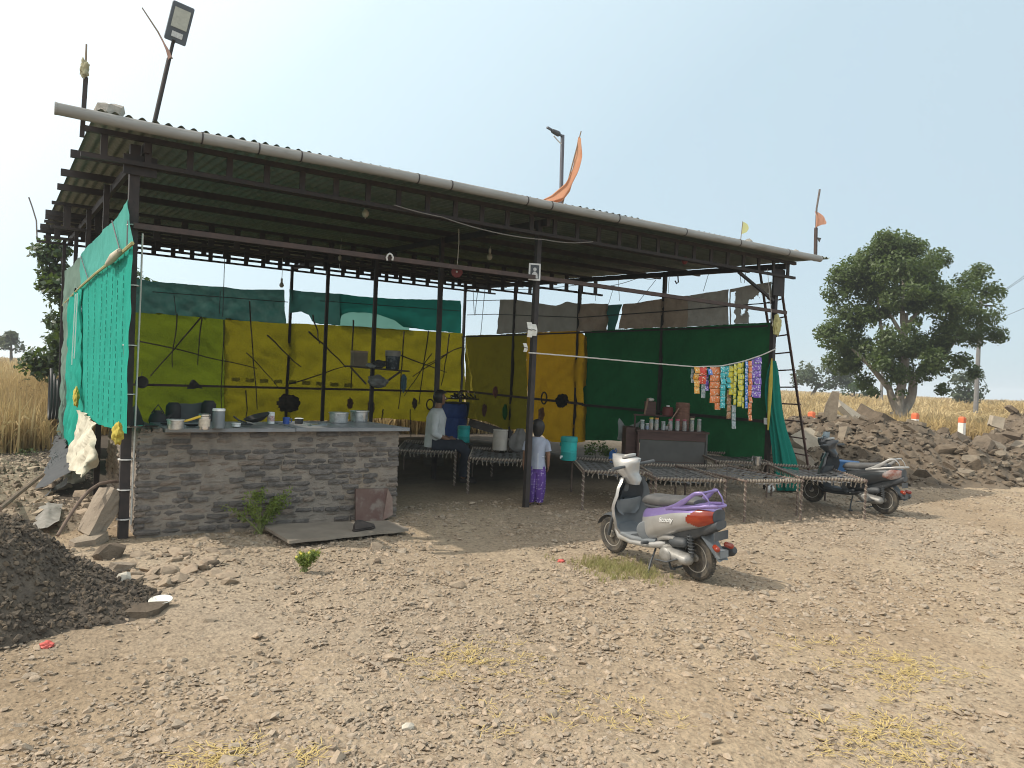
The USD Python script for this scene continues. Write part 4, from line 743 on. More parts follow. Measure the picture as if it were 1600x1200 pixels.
def weed(name, label, base, h, n, mat, seed, spread, leaf, flower=None):
    g_ = np.random.default_rng(seed); t = thing(name, label, 'weed', base, local=True); st = []; lv = []; fl = []
    for k in range(n):
        a = g_.uniform(0, 2*np.pi); L = h*g_.uniform(.6, 1.05); top = V(math.cos(a)*spread*g_.uniform(.3, 1), math.sin(a)*spread*.5*g_.uniform(.3, 1), L); st.append(limb((g_.normal(0, .03), g_.normal(0, .02), 0), top, .006, .002, (0, 0, L*.12), 7))
        for q in range(16):
            u = g_.uniform(.3, 1.02); lv.append((*(top*u+V(0, 0, math.sin(u*np.pi)*L*.12)), leaf*1.4*g_.uniform(.6, 1.2)))
        if flower: fl.append(ball(top, .013, 1))
    obj('stems', cat(st), ML.get('weed_stem') or M('weed_stem', (.16, .18, .06), rough=.8), t); obj('leaves', leafcloud(lv, n*220, leaf, g_, .2, .45), mat, t)
    if flower: obj('flowers', cat(fl), flower, t)
    return t
weedl = leafm('weed_leaf', (.15, .20, .04), (.32, .38, .09), .35, (.26, .32, .05))
p = at(412, 836, Z=.0); weed('wild_plant', 'green leafy weed growing at the foot of the brick counter', (p[0], -.30, -.02), .42, 12, weedl, 3, .42, .034)
p = at(478, 893, Z=0); weed('yellow_weed', 'small weed with yellow tips growing in the gravel below the board', p, .17, 8, weedl, 4, .10, .022, M('yellow_flower', (.48, .42, .08), rough=.8))
p = at(968, 886, Z=0)
gp_ = np.stack([p[0]+g.normal(0, .16, 260), p[1]+g.normal(0, .22, 260)], 1)
instancer('grass_tuft', [(blades(14, .05, .06, .0022, g, .5), M('fading_grass', (.27, .27, .10), (.36, .31, .15), 9, .9, transl=.3), False)], np.stack([gp_[:, 0], gp_[:, 1], bumpy(gp_[:, 0], gp_[:, 1])], 1), np.zeros(260), g.uniform(.5, 1.2, 260), rquat(260, g, False), 'patch of short faded grass under the silver scooter', 'grass')
# straw lying about
sp_ = []
for (x, y, r, m_) in ((735, 1030, .17, 60), (1405, 1050, .2, 80), (1395, 1150, .2, 75), (335, 1180, .08, 30), (850, 1105, .2, 14), (985, 1110, .15, 12), (1260, 1005, .2, 12), (470, 1190, .06, 10)):
    q = at(x, y, Z=0); sp_.append(np.stack([q[0]+g.normal(0, r, m_), q[1]+g.normal(0, r*.8, m_)], 1))
sp_ = np.vstack(sp_)
instancer('straw', [(cat([bar((a0*.03, b0*.03, .004), (a0*.03+math.cos(t0)*.035, b0*.03+math.sin(t0)*.035, .006+c0), .0028, .001) for a0, b0, c0, t0 in zip(g.normal(size=9), g.normal(size=9), g.uniform(0, .008, 9), g.uniform(0, 6.3, 9))]), M('straw', (.52, .40, .16), (.42, .31, .12), 20, .8), False)], np.stack([sp_[:, 0], sp_[:, 1], bumpy(sp_[:, 0], sp_[:, 1])+.006], 1), np.zeros(len(sp_)), g.uniform(.7, 1.3, len(sp_)), rquat(len(sp_), g, False), 'yellow straw scattered in patches on the gravel', 'straw')
# marker posts, utility poles
whp = M('white_paint', (.70, .68, .64), (.58, .55, .5), 6, .7); orp = M('orange_paint', (.62, .14, .05), (.5, .12, .05), 8, .7)
for px, top, bot, d, lab in ((1428, 645, 692, 25, 'white marker post with orange top just right of the big tree trunk'), (1502, 651, 684, 25, 'white marker post with orange top half hidden by the right heap'), (1353, 641, 672, 25, 'white marker post with orange top left of the big tree behind the rubble'), (1267, 643, 676, 25, 'white marker post with orange top seen right of the ladder')):
    a, b = at(px, bot, d=d), at(px, top, d=d); b[:2] = a[:2]; a[2] -= .5; t = thing('marker_post', lab, 'post', a, group='white marker posts along the field'); w = .17; z1 = b[2]-.20
    obj('shaft', bar(a, V(a[0], a[1], z1), w), whp, t); obj('cap', loft([np.array([(a[0]+sx_*w*s/2, a[1]+sy_*w*s/2, z) for sx_, sy_ in ((-1, -1), (1, -1), (1, 1), (-1, 1))]) for s, z in ((1.04, z1), (1.04, b[2]-.05), (.6, b[2]))]), orp, t)
conc = M('concrete_pole', (.20, .19, .18), (.15, .145, .14), 4, .9)
a, b = at(1524, 650, d=48), at(1535, 470, d=48); b[:2] = a[:2]; a[2] -= 1
t = thing('utility_pole', 'grey utility pole behind the right side of the big tree', 'pole', a); obj('pole', tube([a, b], [.16, .11], 8), conc, t); obj('cross_arm', bar(b+V(-.8, .5, -.3), b+V(.8, -.5, -.3), .1), steel, t)
for dz, e in ((-.25, (1600, 391)), (-.25, (1600, 402)), (-1.5, (1600, 430))):
    obj('power_line', tube(sag(b+V(0, 0, dz), at(e[0]+150, e[1]-95 if dz > -1 else e[1]-40, d=42), .5), .012, 4), wirem, t)
a, b = at(1376, 640, d=70), at(1383, 575, d=70); b[:2] = a[:2]; a[2] -= 1
t = thing('utility_pole', 'thin distant utility pole seen through the lower branches of the big tree', 'pole', a); obj('pole', tube([a, b], [.16, .12], 8), conc, t); obj('cross_arm', bar(b+V(-.7, 0, -.2), b+V(.7, 0, -.2), .1), steel, t)

# ------------------------------------------------------------------ rope cots
rope = M('grey_rope', (.33, .28, .22), (.20, .17, .135), 30, .95, bump=.5, bscale=120)
webm = M('cot_webbing', (.17, .16, .15), (.10, .095, .09), 9, .9)
cotp = M('cot_pipe', (.17, .125, .10), (.09, .065, .055), 10, .7)
def coil(p, q, r, pitch, w, n=10):
    p, q = np.asarray(p, float), np.asarray(q, float); L = np.linalg.norm(q-p); a, b, d = frame(q-p); k = int(L/pitch*n)+2; t = np.linspace(0, 1, k)
    th_ = t*L/pitch*2*np.pi
    return tube(p+(q-p)*t[:, None]+r*(np.cos(th_)[:, None]*a+np.sin(th_)[:, None]*b), w, 4)
CL, CW, CHT = 1.55, .84, .485
def make_cot(label, loc, rz):
    t = thing('rope_cot', label, 'cot', loc, rz, 'rope cots', local=True); h = CHT; gq = np.random.default_rng(9)
    for x in (0, CW):
        for y in (.03, CL-.03):
            lg = obj('leg', tube([(x, y, 0), (x, y, h+.02)], .014, 8), cotp, t, smooth=50)
            if y < 1: obj('leg_wrap', coil((x, y, .02), (x, y, h-.02), .016, .06, .007, 8), rope, lg)
    for x in (0, CW): obj('side_rail', tube([(x, 0, h), (x, CL, h)], .014, 8), cotp, t, smooth=50)
    for y in (.03, CL-.03):
        e = obj('end_rail', tube([(0, y, h), (CW, y, h)], .014, 8), cotp, t, smooth=50)
        obj('rail_wrap', coil((.02, y, h), (CW-.02, y, h), .018, .04, .010, 8), rope, e)
    st = []
    for k in range(13):
        y = .12+k*(CL-.3)/12; xs = np.linspace(0, CW, 7); st.append(gridm(np.array([[(x, y+dy, h-.055*math.sin(math.pi*x/CW)+.006*((j+k) % 2)) for dy in (0, .055)] for j, x in enumerate(xs)])))
    for k in range(7):
        x = .07+k*(CW-.19)/6; ys = np.linspace(.03, CL-.03, 13); st.append(gridm(np.array([[(x+dx, y, h-.055*math.sin(math.pi*(x+.03)/CW)+.006*((j+k+1) % 2)) for dx in (0, .05)] for j, y in enumerate(ys)])))
    obj('webbing', cat(st), webm, t)
    obj('hanging_cord', cat([coil((x, .03, h-.02), (x+gq.normal(0, .01), .03, h-.02-gq.uniform(.02, .07)), .004, .02, .006, 6) for x in np.linspace(.06, CW-.06, 13)]), rope, t, kind='stuff')
    obj('side_cord', cat([bar((x, y, h+.02), (x*.96+.015, y+.05, h-.05), .012, .012) for x in (0, CW) for y in np.arange(.08, CL-.1, .085)]), rope, t, kind='stuff')
    return t
def cang(a, b): return math.degrees(math.atan2(b[1]-a[1], b[0]-a[0]))
cots = [((6.20-.74, -1.75+.42), -29, 'rope cot right behind the silver scooter, its wrapped front leg at the scooter tail'), ((6.44, -1.85), -13, 'rope cot in the middle of the front row right of the silver scooter'), ((7.50, -1.80), -38, 'rope cot at the right end of the front row beside the dark scooter'),
        ((5.02, -.52), -33, 'rope cot behind the handlebar of the silver scooter'), ((4.30, 1.05), -33, 'rope cot behind the child with the teal cooler on it'), ((3.78, 2.2), -30, 'rope cot behind the right end of the counter where the man sits'), ((5.6, 2.5), -33, 'rope cot in the dark middle of the shed carrying the pale drum'), ((7.9, -.1), -35, 'rope cot between the desk and the bunched curtain')]
cot0 = make_cot(cots[0][2], (*cots[0][0], 0), cots[0][1])
for (x, y), r, lab in cots[1:]: dup(cot0, (x, y, 0.0), r, lab, 'rope cots')

# ------------------------------------------------------------------ scooters
tyre_m = M('tyre_rubber', (.035, .034, .032), (.10, .085, .065), 16, .85, space='obj')
rim_m = M('wheel_alloy', (.42, .40, .36), (.30, .28, .24), 20, .5, metal=.5, space='obj')
eng_m = M('engine_alloy', (.33, .32, .30), (.22, .21, .19), 14, .55, metal=.5, space='obj', bump=.1)
dkp = M('dark_plastic', (.045, .05, .055), (.075, .078, .08), 10, .6, space='obj')
inner_m = M('grey_inner_plastic', (.13, .145, .155), (.175, .185, .19), 5, .55, space='obj')
silver = M('silver_paint', (.38, .37, .355), (.32, .31, .29), 6, .38, metal=.35, coat=.25, space='obj', c3=(.30, .265, .21), s3=4, r3=(.6, .8))
purple = M('lilac_paint', (.21, .16, .34), (.175, .13, .30), 6, .35, metal=.3, coat=.35, space='obj')
seatm = M('seat_vinyl', (.065, .065, .065), (.10, .095, .09), 12, .6, bump=.15, bscale=200, space='obj')
tail_m = M('tail_lens', (.17, .014, .008), (.24, .035, .012), 9, .18, coat=.5, space='obj', stretch=(1, 1, 3))
blackp = M('black_paint', (.018, .02, .022), (.03, .032, .034), 6, .28, coat=.5, space='obj')
chrome = M('chrome', (.6, .6, .6), rough=.2, metal=1)
mirr = M('windscreen_grey', (.25, .30, .33), rough=.12, coat=.5)
def ring_yz(x, yc, zc, hy, hz, n=24, p=2.6):
    t = np.arange(n)/n*2*np.pi; c, s_2 = np.cos(t), np.sin(t)
    return np.stack([np.full(n, x), yc+hy*np.sign(c)*np.abs(c)**(2/p), zc+hz*np.sign(s_2)*np.abs(s_2)**(2/p)], 1)
def sub_faces(mesh, fn):
    c = mesh.triangles_center; k = fn(c); return trimesh.Trimesh(mesh.vertices, mesh.faces[k], process=False)
def interp_rings(xs, rows, n=24, p=2.6, m=18):
    rows = np.array(rows, float); xx = np.linspace(xs[0], xs[-1], m)
    from scipy.interpolate import PchipInterpolator as PI
    o = np.argsort(xs); f = PI(np.array(xs)[o], rows[o]); return [ring_yz(x, 0, *f(x), n=n, p=p) for x in xx]
def scooter(name, label, loc, rz, side, top, rail, inner, sc=.87, lean=0, visor=False, steer=0, text=True, lens_m=None):
    t = thing(name, label, 'scooter', loc, local=True, rot=(lean, 0, rz), scale=sc)
    R90 = rotm((1, 0, 0), 90)
    def wheel(x, nm, rr=.215):
        w = obj(nm, lathe([(rr-.075, -.028), (rr-.03, -.042), (rr-.008, -.03), (rr, 0), (rr-.008, .03), (rr-.03, .042), (rr-.075, .028)], (x, 0, rr), 36, R90), tyre_m, t, smooth=40)
        obj('tread', cat([bar((x+(rr+.0005)*math.cos(a), -.025, rr+(rr+.0005)*math.sin(a)), (x+(rr+.0005)*math.cos(a+.06), .025, rr+(rr+.0005)*math.sin(a+.06)), .006, .006) for a in np.linspace(0, 2*np.pi, 40, False)]), tyre_m, w)
        rim = [lathe([(rr-.088, -.027), (rr-.074, -.03), (rr-.07, 0), (rr-.074, .03), (rr-.088, .027), (rr-.088, -.027)], (x, 0, rr), 32, R90), lathe([(0, -.045), (.035, -.045), (.04, -.03), (.04, .03), (.035, .045), (0, .045)], (x, 0, rr), 16, R90)]
        rim += [bar((x, s_*.012, rr), (x+(rr-.08)*math.cos(a), s_*.012, rr+(rr-.08)*math.sin(a)), .03, .012, up=(0, 1, 0)) for a in np.linspace(.3, .3+2*np.pi, 3, False) for s_ in (-1, 1)]
        obj('rim', cat(rim), rim_m, w, smooth=40); obj('brake_drum', lathe([(0, .0), (.06, 0), (.065, .01), (.065, .03), (0, .035)], (x, .01, rr), 18, R90), eng_m, w, smooth=40)
    wheel(0, 'rear_wheel'); 
    WB = 1.21
    wheel(WB, 'front_wheel', .205)
    fk = cat([tube([(WB, s_*.075, .205), (WB-.05, s_*.075, .36), (WB-.10, s_*.06, .5)], .017, 8) for s_ in (-1, 1)]+[tube([(WB-.1, -.06, .5), (WB-.1, .06, .5)], .02, 8), tube([(WB-.1, 0, .48), (WB-.25, 0, .90)], .024, 8)])
    obj('front_fork', fk, dkp, t, smooth=50)
    a = np.linspace(.35, 2.55, 14); r = .235
    obj('front_mudguard', gridm(np.array([[(WB+r*(1-.02*abs(j))*math.cos(b), j*.03, .205+(r-.006*j*j)*math.sin(b)) for j in (-2, -1, 0, 1, 2)] for b in a])), dkp, t, smooth=True)
    # leg shield: a curved apron, silver outside, grey inside
    zs = np.linspace(.26, .86, 15); u = np.linspace(-1, 1, 17)
    def shield(off, shrink):
        G = []
        for z in zs:
            q = (z-.26)/.60; hw = np.interp(q, [0, .12, .35, .6, .85, 1], [.135, .19, .24, .25, .205, .14])-shrink
            xc = np.interp(q, [0, .15, .5, 1], [.98, 1.06, 1.09, 1.00]); bk = np.interp(q, [0, .3, .7, 1], [.05, .13, .15, .09])
            G.append([(xc-bk*abs(w)**2.2-off, hw*w, z) for w in u])
        return np.array(G)
    A, B = shield(0, 0), shield(.03, .012); n0, n1 = A.shape[:2]
    rim_loop = lambda G: np.vstack([G[0], G[1:, -1], G[-1, -2::-1], G[-2:0:-1, 0]])
    outer = gridm(A); edge = loft([rim_loop(A), rim_loop(B)], caps=False)
    obj('front_shield', cat(outer, edge), side, t, smooth=35)
    ib = obj('inner_shield', gridm(B), inner, t, smooth=True)
    # glove box: rounded grey front, dark panel standing for the shaded hollow
    gb = [np.array([(1.02-.0*k, .15*math.cos(b)*s_, z+.012*math.sin(b)) for b in np.linspace(0, 2*np.pi, 12, False)]) for k, (s_, z) in enumerate([(1, 0)])]
    pocket = []
    for z, hw, dx in ((.46, .08, .02), (.50, .14, .07), (.56, .165, .105), (.635, .17, .115), (.64, .16, .105)):
        xc = np.interp((z-.26)/.60, [0, .15, .5, 1], [.98, 1.06, 1.09, 1.00])-.05; th_ = np.linspace(-1, 1, 13)
        pocket.append([(xc-dx*(1-w_**2)-.09*abs(w_)**2.2*.8, hw*w_, z) for w_ in th_])
    obj('glove_box', gridm(np.array(pocket)), inner, t, smooth=True)
    obj('dark_recess', gridm(np.array([[(np.interp((z-.26)/.6, [0, .15, .5, 1], [.98, 1.06, 1.09, 1.])-.045-.1*abs(w_)**2.2, .155*w_*k, z) for w_ in np.linspace(-1, 1, 11)] for z, k in ((.63, 1), (.68, 1), (.74, .95), (.80, .75))])), dkp, t, smooth=True)
    # floorboard
    fl = [ring_yz(x, 0, z, hy, hz, 20, 4) for x, hy, z, hz in ((.42, .15, .30, .035), (.55, .165, .285, .03), (.75, .175, .275, .028), (.92, .16, .285, .03), (1.0, .13, .33, .04))]
    obj('floorboard', loft(fl), inner, t, smooth=50)
    obj('foot_mat', cat([bx(.52+.055*k, .565+.055*k, -.14, .14, .303-.002*k, .312-.002*k) for k in range(7)]), dkp, t)
    und = [ring_yz(x, 0, z, hy, hz, 20, 3.5) for x, hy, z, hz in ((.30, .13, .30, .05), (.5, .185, .255, .035), (.75, .195, .238, .03), (.95, .175, .25, .035), (1.06, .12, .30, .05))]
    obj('side_skirt', loft(und), side, t, smooth=50)
    # tail body
    xs = [.66, .57, .44, .27, .10, -.06, -.18, -.27]
    rows = [(.10, .10, .0)]*0
    body = [(.43, .09, .15), (.44, .15, .18), (.475, .19, .175), (.53, .205, .16), (.585, .20, .14), (.62, .18, .12), (.64, .14, .10), (.655, .08, .065)]
    NR, MR = 48, 60; rg = interp_rings(xs, [(b[0], b[1], b[2]) for b in body], NR, 2.5, MR)
    lb_ = loft(rg)
    fi = np.arange(NR*(MR-1)*2); fr_, fj = fi//2//NR, fi//2 % NR; fang = np.minimum(fj+.5, NR-fj-.5)/NR*360; fang = np.where(fj < NR/2, (fj+.5)/NR*360, -(NR-fj-.5)/NR*360)
    sa_ = np.where(np.abs(fang) > 90, np.sign(fang)*(180-np.abs(fang)), fang)       # elevation round the section, -90 .. 90
    up_ = sa_ > 26; ln_ = (fr_ > MR*.72+np.abs(sa_-0)*MR*.0026) & (sa_ < 42) & (sa_ > -48)
    allf = lb_.faces[:len(fi)]; pick = lambda k: trimesh.Trimesh(lb_.vertices, allf[k], process=False)
    obj('side_panel', pick(~up_ & ~ln_), side, t, smooth=60); obj('tail_cover', pick(up_ & ~ln_), top, t, smooth=60)
    l2 = pick(ln_)
    for sg in (1, -1):
        kk = l2.triangles_center[:, 1]*sg > 0; obj('tail_light', trimesh.Trimesh(l2.vertices+np.array([(-.004, np.sign(y)*.004, 0) for y in l2.vertices[:, 1]]), l2.faces[kk], process=False), lens_m or tail_m, t, smooth=60)
    cap_ = lb_.vertices[NR*(MR-1):NR*MR]; obj('tail_end', loft([cap_+V(.004, 0, 0), cap_-V(.006, 0, 0)]), dkp, t)
    obj('round_cover', lathe([(0, 0), (.085, 0), (.09, .006), (.08, .014), (0, .016)], (.56, .142, .39), 24, rotm((0, 0, 1), 28) @ rotm((1, 0, 0), -90)), inner, t, smooth=40)
    if text:
        for s_ in (1, -1):
            tm = meshkit.text_mesh('Scooty', .040, .003, True); v = tm.vertices; sh = v[:, 0]+.25*v[:, 1]
            tm.vertices = np.stack([.30-sh*1.0 if s_ == 1 else .06+sh, s_*(.209+v[:, 2]-.05*np.abs(.22-(.30-sh))), .535+v[:, 1]+.14*sh], 1) if s_ == 1 else np.stack([.06+sh, -(.199+v[:, 2]), .59+v[:, 1]-.14*sh], 1)
            if s_ == 1: obj('lettering', tm, wht, t)
    # seat
    st_ = interp_rings([.66, .60, .46, .25, .08, -.04], [(.665, .085, .03), (.685, .11, .05), (.69, .125, .055), (.715, .13, .05), (.74, .12, .045), (.745, .08, .028)], 24, 2.8, 20)
    obj('seat', loft(st_), seatm, t, smooth=60)
    obj('seat_base', loft(interp_rings([.63, .4, .1, -.02], [(.63, .085, .03), (.64, .115, .03), (.68, .115, .03), (.705, .08, .02)], 16, 3, 10)), dkp, t, smooth=60)
    # grab rail: flat fins rising from the sides, meeting behind
    gr_ = []
    for s_ in (1, -1):
        pts = np.array([(.24, s_*.165, .665), (.12, s_*.165, .70), (.0, s_*.155, .775), (-.10, s_*.13, .855), (-.17, s_*.10, .868), (-.235, s_*.09, .81), (-.255, s_*.085, .75)])
        w_ = [.016, .03, .03, .024, .019, .018, .017]
        gr_.append(loft([np.array([p_+V(0, .009*math.cos(b), 0)+V(.35, 0, .9)*q_*math.sin(b) for b in np.linspace(0, 2*np.pi, 10, False)]) for p_, q_ in zip(resample(pts, 18), np.interp(np.linspace(0, 1, 18), np.linspace(0, 1, 7), w_))]))
        gr_.append(loft([np.array([p_+V(0, .009*math.cos(b), .016*math.sin(b)) for b in np.linspace(0, 2*np.pi, 8, False)]) for p_ in resample([(.14, s_*.172, .685), (-.04, s_*.165, .715), (-.20, s_*.12, .745), (-.31, s_*.05, .755)], 12)]))
    gr_.append(tube([(-.31, .05, .755), (-.33, 0, .757), (-.31, -.05, .755)], .014, 8)); gr_.append(tube([(-.17, .10, .868), (-.18, 0, .873), (-.17, -.10, .868)], .012, 8))
    obj('grab_rail', cat(gr_), rail, t, smooth=60)
    # underneath
    obj('engine', cat(hull(((.40, .07, .27), .06), ((.20, .08, .23), .085), ((.30, -.05, .27), .07)), hull(((.02, .11, .21), .06), ((.22, .12, .225), .08), ((.22, .16, .225), .06), ((.02, .15, .21), .045))), eng_m, t, smooth=50)
    obj('engine_cover', lathe([(0, .0), (.068, 0), (.074, .008), (.06, .022), (.03, .028), (0, .028)], (.22, .205, .225), 24, rotm((1, 0, 0), -90)), eng_m, t, smooth=40)
    obj('kick_lever', tube([(.06, .21, .22), (.18, .225, .17), (.34, .225, .16)], .009, 6), dkp, t)
    obj('air_filter', hull(((.06, .12, .36), .045), ((.18, .12, .35), .055), ((.12, .05, .36), .05)), dkp, t, smooth=50)
    obj('lower_cover', loft([ring_yz(x, .09, z, hy, hz, 14, 3) for x, z, hy, hz in ((.40, .35, .05, .04), (.28, .375, .075, .03), (.16, .385, .07, .02))]), side, t, smooth=50)
    sp = obj('shock_absorber', tube([(-.03, .10, .24), (.0, .10, .50)], .016, 8), dkp, t, smooth=50); obj('spring', coil((-.025, .10, .28), (-.003, .10, .46), .028, .03, .006), dkp, sp)
    obj('exhaust', cat(tube([(.28, -.11, .2), (.12, -.15, .17), (.0, -.165, .22)], .016, 8), tube([(.02, -.165, .21), (-.02, -.165, .23), (-.28, -.165, .31), (-.31, -.165, .32)], [.03, .05, .05, .03], 14)), dkp, t, smooth=50)
    obj('belly', loft([ring_yz(x, 0, z, hy, hz, 14, 3) for x, z, hy, hz in ((.62, .25, .1, .04), (.4, .33, .11, .1), (.1, .43, .12, .09), (-.2, .54, .10, .06), (-.3, .58, .07, .04))]), dkp, t, smooth=50)
    rm = [[(-.03+.0-.28*q, w_*np.interp(q, [0, .5, 1], [.085, .08, .062]), .535-.27*q**1.25-.012*abs(w_)) for w_ in np.linspace(-1, 1, 7)] for q in np.linspace(0, 1, 10)]
    fm_ = gridm(np.array(rm)); obj('rear_mudguard', cat(fm_, trimesh.Trimesh(fm_.vertices+V(-.012, 0, -.004), fm_.faces[:, ::-1], process=False)), inner, t, smooth=True)
    ra = np.linspace(.5, 2.1, 12); obj('wheel_hugger', gridm(np.array([[(.245*math.cos(b)-.0, j*.035, .215+.245*math.sin(b)) for j in (-2, -1, 0, 1, 2)] for b in ra])), dkp, t, smooth=True)
    npl = obj('number_plate', loft([np.array([(-0.290-.05*q, y, z) for y, z in ((-.09, .44), (.09, .44), (.09, .52), (-.09, .52))]) for q in (0, .2)]), dkp, t)
    obj('plate_lamp', hull(((-0.270, .02, .56), .022), ((-0.270, -.02, .56), .022)), dkp, npl)
    obj('rear_indicator', hull(((-0.330, .09, .375), .028), ((-0.290, .075, .385), .026)), tail_m, t, smooth=50); obj('rear_indicator', hull(((-0.330, -.09, .375), .028), ((-0.290, -.075, .385), .026)), tail_m, t, smooth=50)
    obj('number_box', bx(-0.330, -0.265, -.055, .055, .28, .345), inner, t)
    obj('side_stand', cat(tube([(.46, .10, .22), (.44, .19, .10), (.41, .26, .01)], .011, 6), tube([(.43, .27, .008), (.37, .255, .008)], .014, 6)), dkp, t)
    obj('centre_stand', cat([tube([(.30, s_*.11, .2), (.22, s_*.13, .075), (.17, s_*.13, .085)], .012, 6) for s_ in (1, -1)]+[tube([(.22, -.13, .075), (.22, .13, .075)], .01, 6)]), dkp, t)
    obj('foot_peg', tube([(.50, .17, .285), (.50, .25, .29)], .016, 8), dkp, t)
    # handlebar head
    hx, hz = .955, .93; cs, sn = math.cos(steer), math.sin(steer)
    def turn(mm):
        v = mm.vertices-V(hx, 0, 0); mm.vertices = np.stack([hx+v[:, 0]*cs-v[:, 1]*sn, v[:, 0]*sn+v[:, 1]*cs, v[:, 2]], 1); return mm
    prof = [(-.045, .05, .16-.035), (.0, .085, .11), (.055, .105, .07), (.10, .11, .055), (.14, .10, .06)]
    head = [np.array([(hx+dx+(.085+.02*k)*math.cos(b)-.05*(k < 2)*1, hw*math.sin(b)*1.05, hz-.13+.055*k+.012*math.cos(b)) for b in np.linspace(0, 2*np.pi, 20, False)]) for k, (dx, hw) in enumerate(((-.0, .06), (.0, .085), (.01, .105), (.025, .115), (.03, .10), (.02, .065)))]
    hd = obj('handlebar_cover', turn(loft(head)), silver if not visor else side, t, smooth=60)
    ins = [np.array([(hx-.01+.055*math.cos(b)*q_, .075*math.sin(b)*q_, hz+.155+z_-.25*.055*math.cos(b)*q_) for b in np.linspace(0, 2*np.pi, 18, False)]) for q_, z_ in ((1.15, -.02), (1.2, .0), (1.05, .012))]
    obj('instrument_rim', turn(loft(ins)), silver, hd, smooth=50)
    obj('instrument', turn(loft([np.array([(hx-.012+.045*math.cos(b)*q_, .062*math.sin(b)*q_, hz+.167+z_-.25*.045*math.cos(b)*q_) for b in np.linspace(0, 2*np.pi, 18, False)]) for q_, z_ in ((1, 0), (.96, .004))])), M('dial_cream', (.45, .43, .36), rough=.25, coat=.4), hd)
    obj('headlight', turn(loft([np.array([(hx+.105+x_, .065*q_*math.sin(b), hz+.03+.05*q_*math.cos(b)) for b in np.linspace(0, 2*np.pi, 18, False)]) for q_, x_ in ((1.1, -.01), (1, .012), (.5, .024))])), M('lamp_glass', (.55, .57, .58), rough=.1, coat=.6), hd, smooth=50)
    obj('column_cover', loft([ring_yz(hx+dx, 0, z, hy, .02, 14, 2.4)*1.0+0 for dx, z, hy in ()] or [np.array([(hx+.03+dx+.055*math.cos(b), hy*math.sin(b), z) for b in np.linspace(0, 2*np.pi, 14, False)]) for z, hy, dx in ((.70, .05, .06), (.76, .06, .045), (.84, .07, .015))]), inner if not visor else side, t, smooth=60)
    for s_ in (1, -1):
        obj('handle_grip', turn(tube([(hx-.03, s_*.09, hz+.05), (hx-.05, s_*.2, hz+.055), (hx-.075, s_*.33, hz+.06)], [.013, .017, .019], 10)), dkp, hd, smooth=50)
        obj('brake_lever', turn(tube([(hx+.0, s_*.15, hz+.05), (hx+.0, s_*.24, hz+.045), (hx-.03, s_*.335, hz+.05)], .006, 6)), chrome, hd)
    if visor:
        vs = np.array([[(hx+.13-.03*q_-.06*abs(w_)**2, .115*w_*(1-.25*q_), hz+.10+.16*q_) for w_ in np.linspace(-1, 1, 9)] for q_ in np.linspace(0, 1, 6)]); obj('windscreen', gridm(vs), mirr, t, smooth=True)
        obj('headlamp_shroud', turn(loft([np.array([(hx+.06+x_, .11*q_*math.sin(b), hz+.09+.09*q_*math.cos(b)) for b in np.linspace(0, 2*np.pi, 18, False)]) for q_, x_ in ((.8, -.05), (1.1, .02), (1, .06), (.6, .085))])), side, t, smooth=50)
    return t
scooter('parked_scooter', 'silver and lilac scooter parked on the gravel in front of the cots', (3.86, -3.46, .0), 89, silver, purple, purple, inner_m, lean=-5, steer=.15)
scooter('parked_scooter', 'black scooter with silver rear rack parked at the right end of the cots', (8.86, -2.16, .0), 94, blackp, blackp, silver, dkp, sc=.86, visor=True, text=False, lens_m=M('smoked_lens', (.30, .26, .24), (.16, .05, .03), 9, .2, coat=.5, space='obj'))
cr = thing('blue_crate', 'blue plastic crate standing on the footboard of the dark scooter', 'crate', at(1318, 745, d=11.6), 16, local=True)
for nm_, b_ in (('base', bx(-.14, .14, -.16, .16, 0, .015)), ('side', bx(-.145, -.13, -.16, .16, .004, .22)), ('side', bx(.13, .145, -.16, .16, .004, .22)), ('end', bx(-.13, .13, -.165, -.15, .004, .22)), ('end', bx(-.13, .13, .15, .165, .004, .22)), ('lid', bx(-.155, .155, -.175, .175, .222, .245))): obj(nm_, b_, M('crate_blue', (.05, .16, .36), (.045, .13, .30), 8, .5), cr)

# ------------------------------------------------------------------ ladder
lm = M('ladder_steel', (.10, .05, .04), (.065, .04, .035), 9, .75)
L0, L1, R0, R1 = at(1240, 735, X=10.5), at(1187, 422, X=9.48), at(1269, 742, X=10.5), at(1215, 412, X=9.48)
lad = thing('steel_ladder', 'rusty steel ladder leaning against the right front corner of the roof', 'ladder', (L0+R0)/2*V(1, 1, 0))
obj('rail', bar(L0-V(0, 0, .25), L1, .04, .02), lm, lad); obj('rail', bar(R0-V(0, 0, .25), R1, .04, .02), lm, lad)
for k in range(12):
    q = .01+k*.083; obj('rung', tube([L0+(L1-L0)*q, R0+(R1-R0)*q], .012, 8), lm, lad, smooth=50)
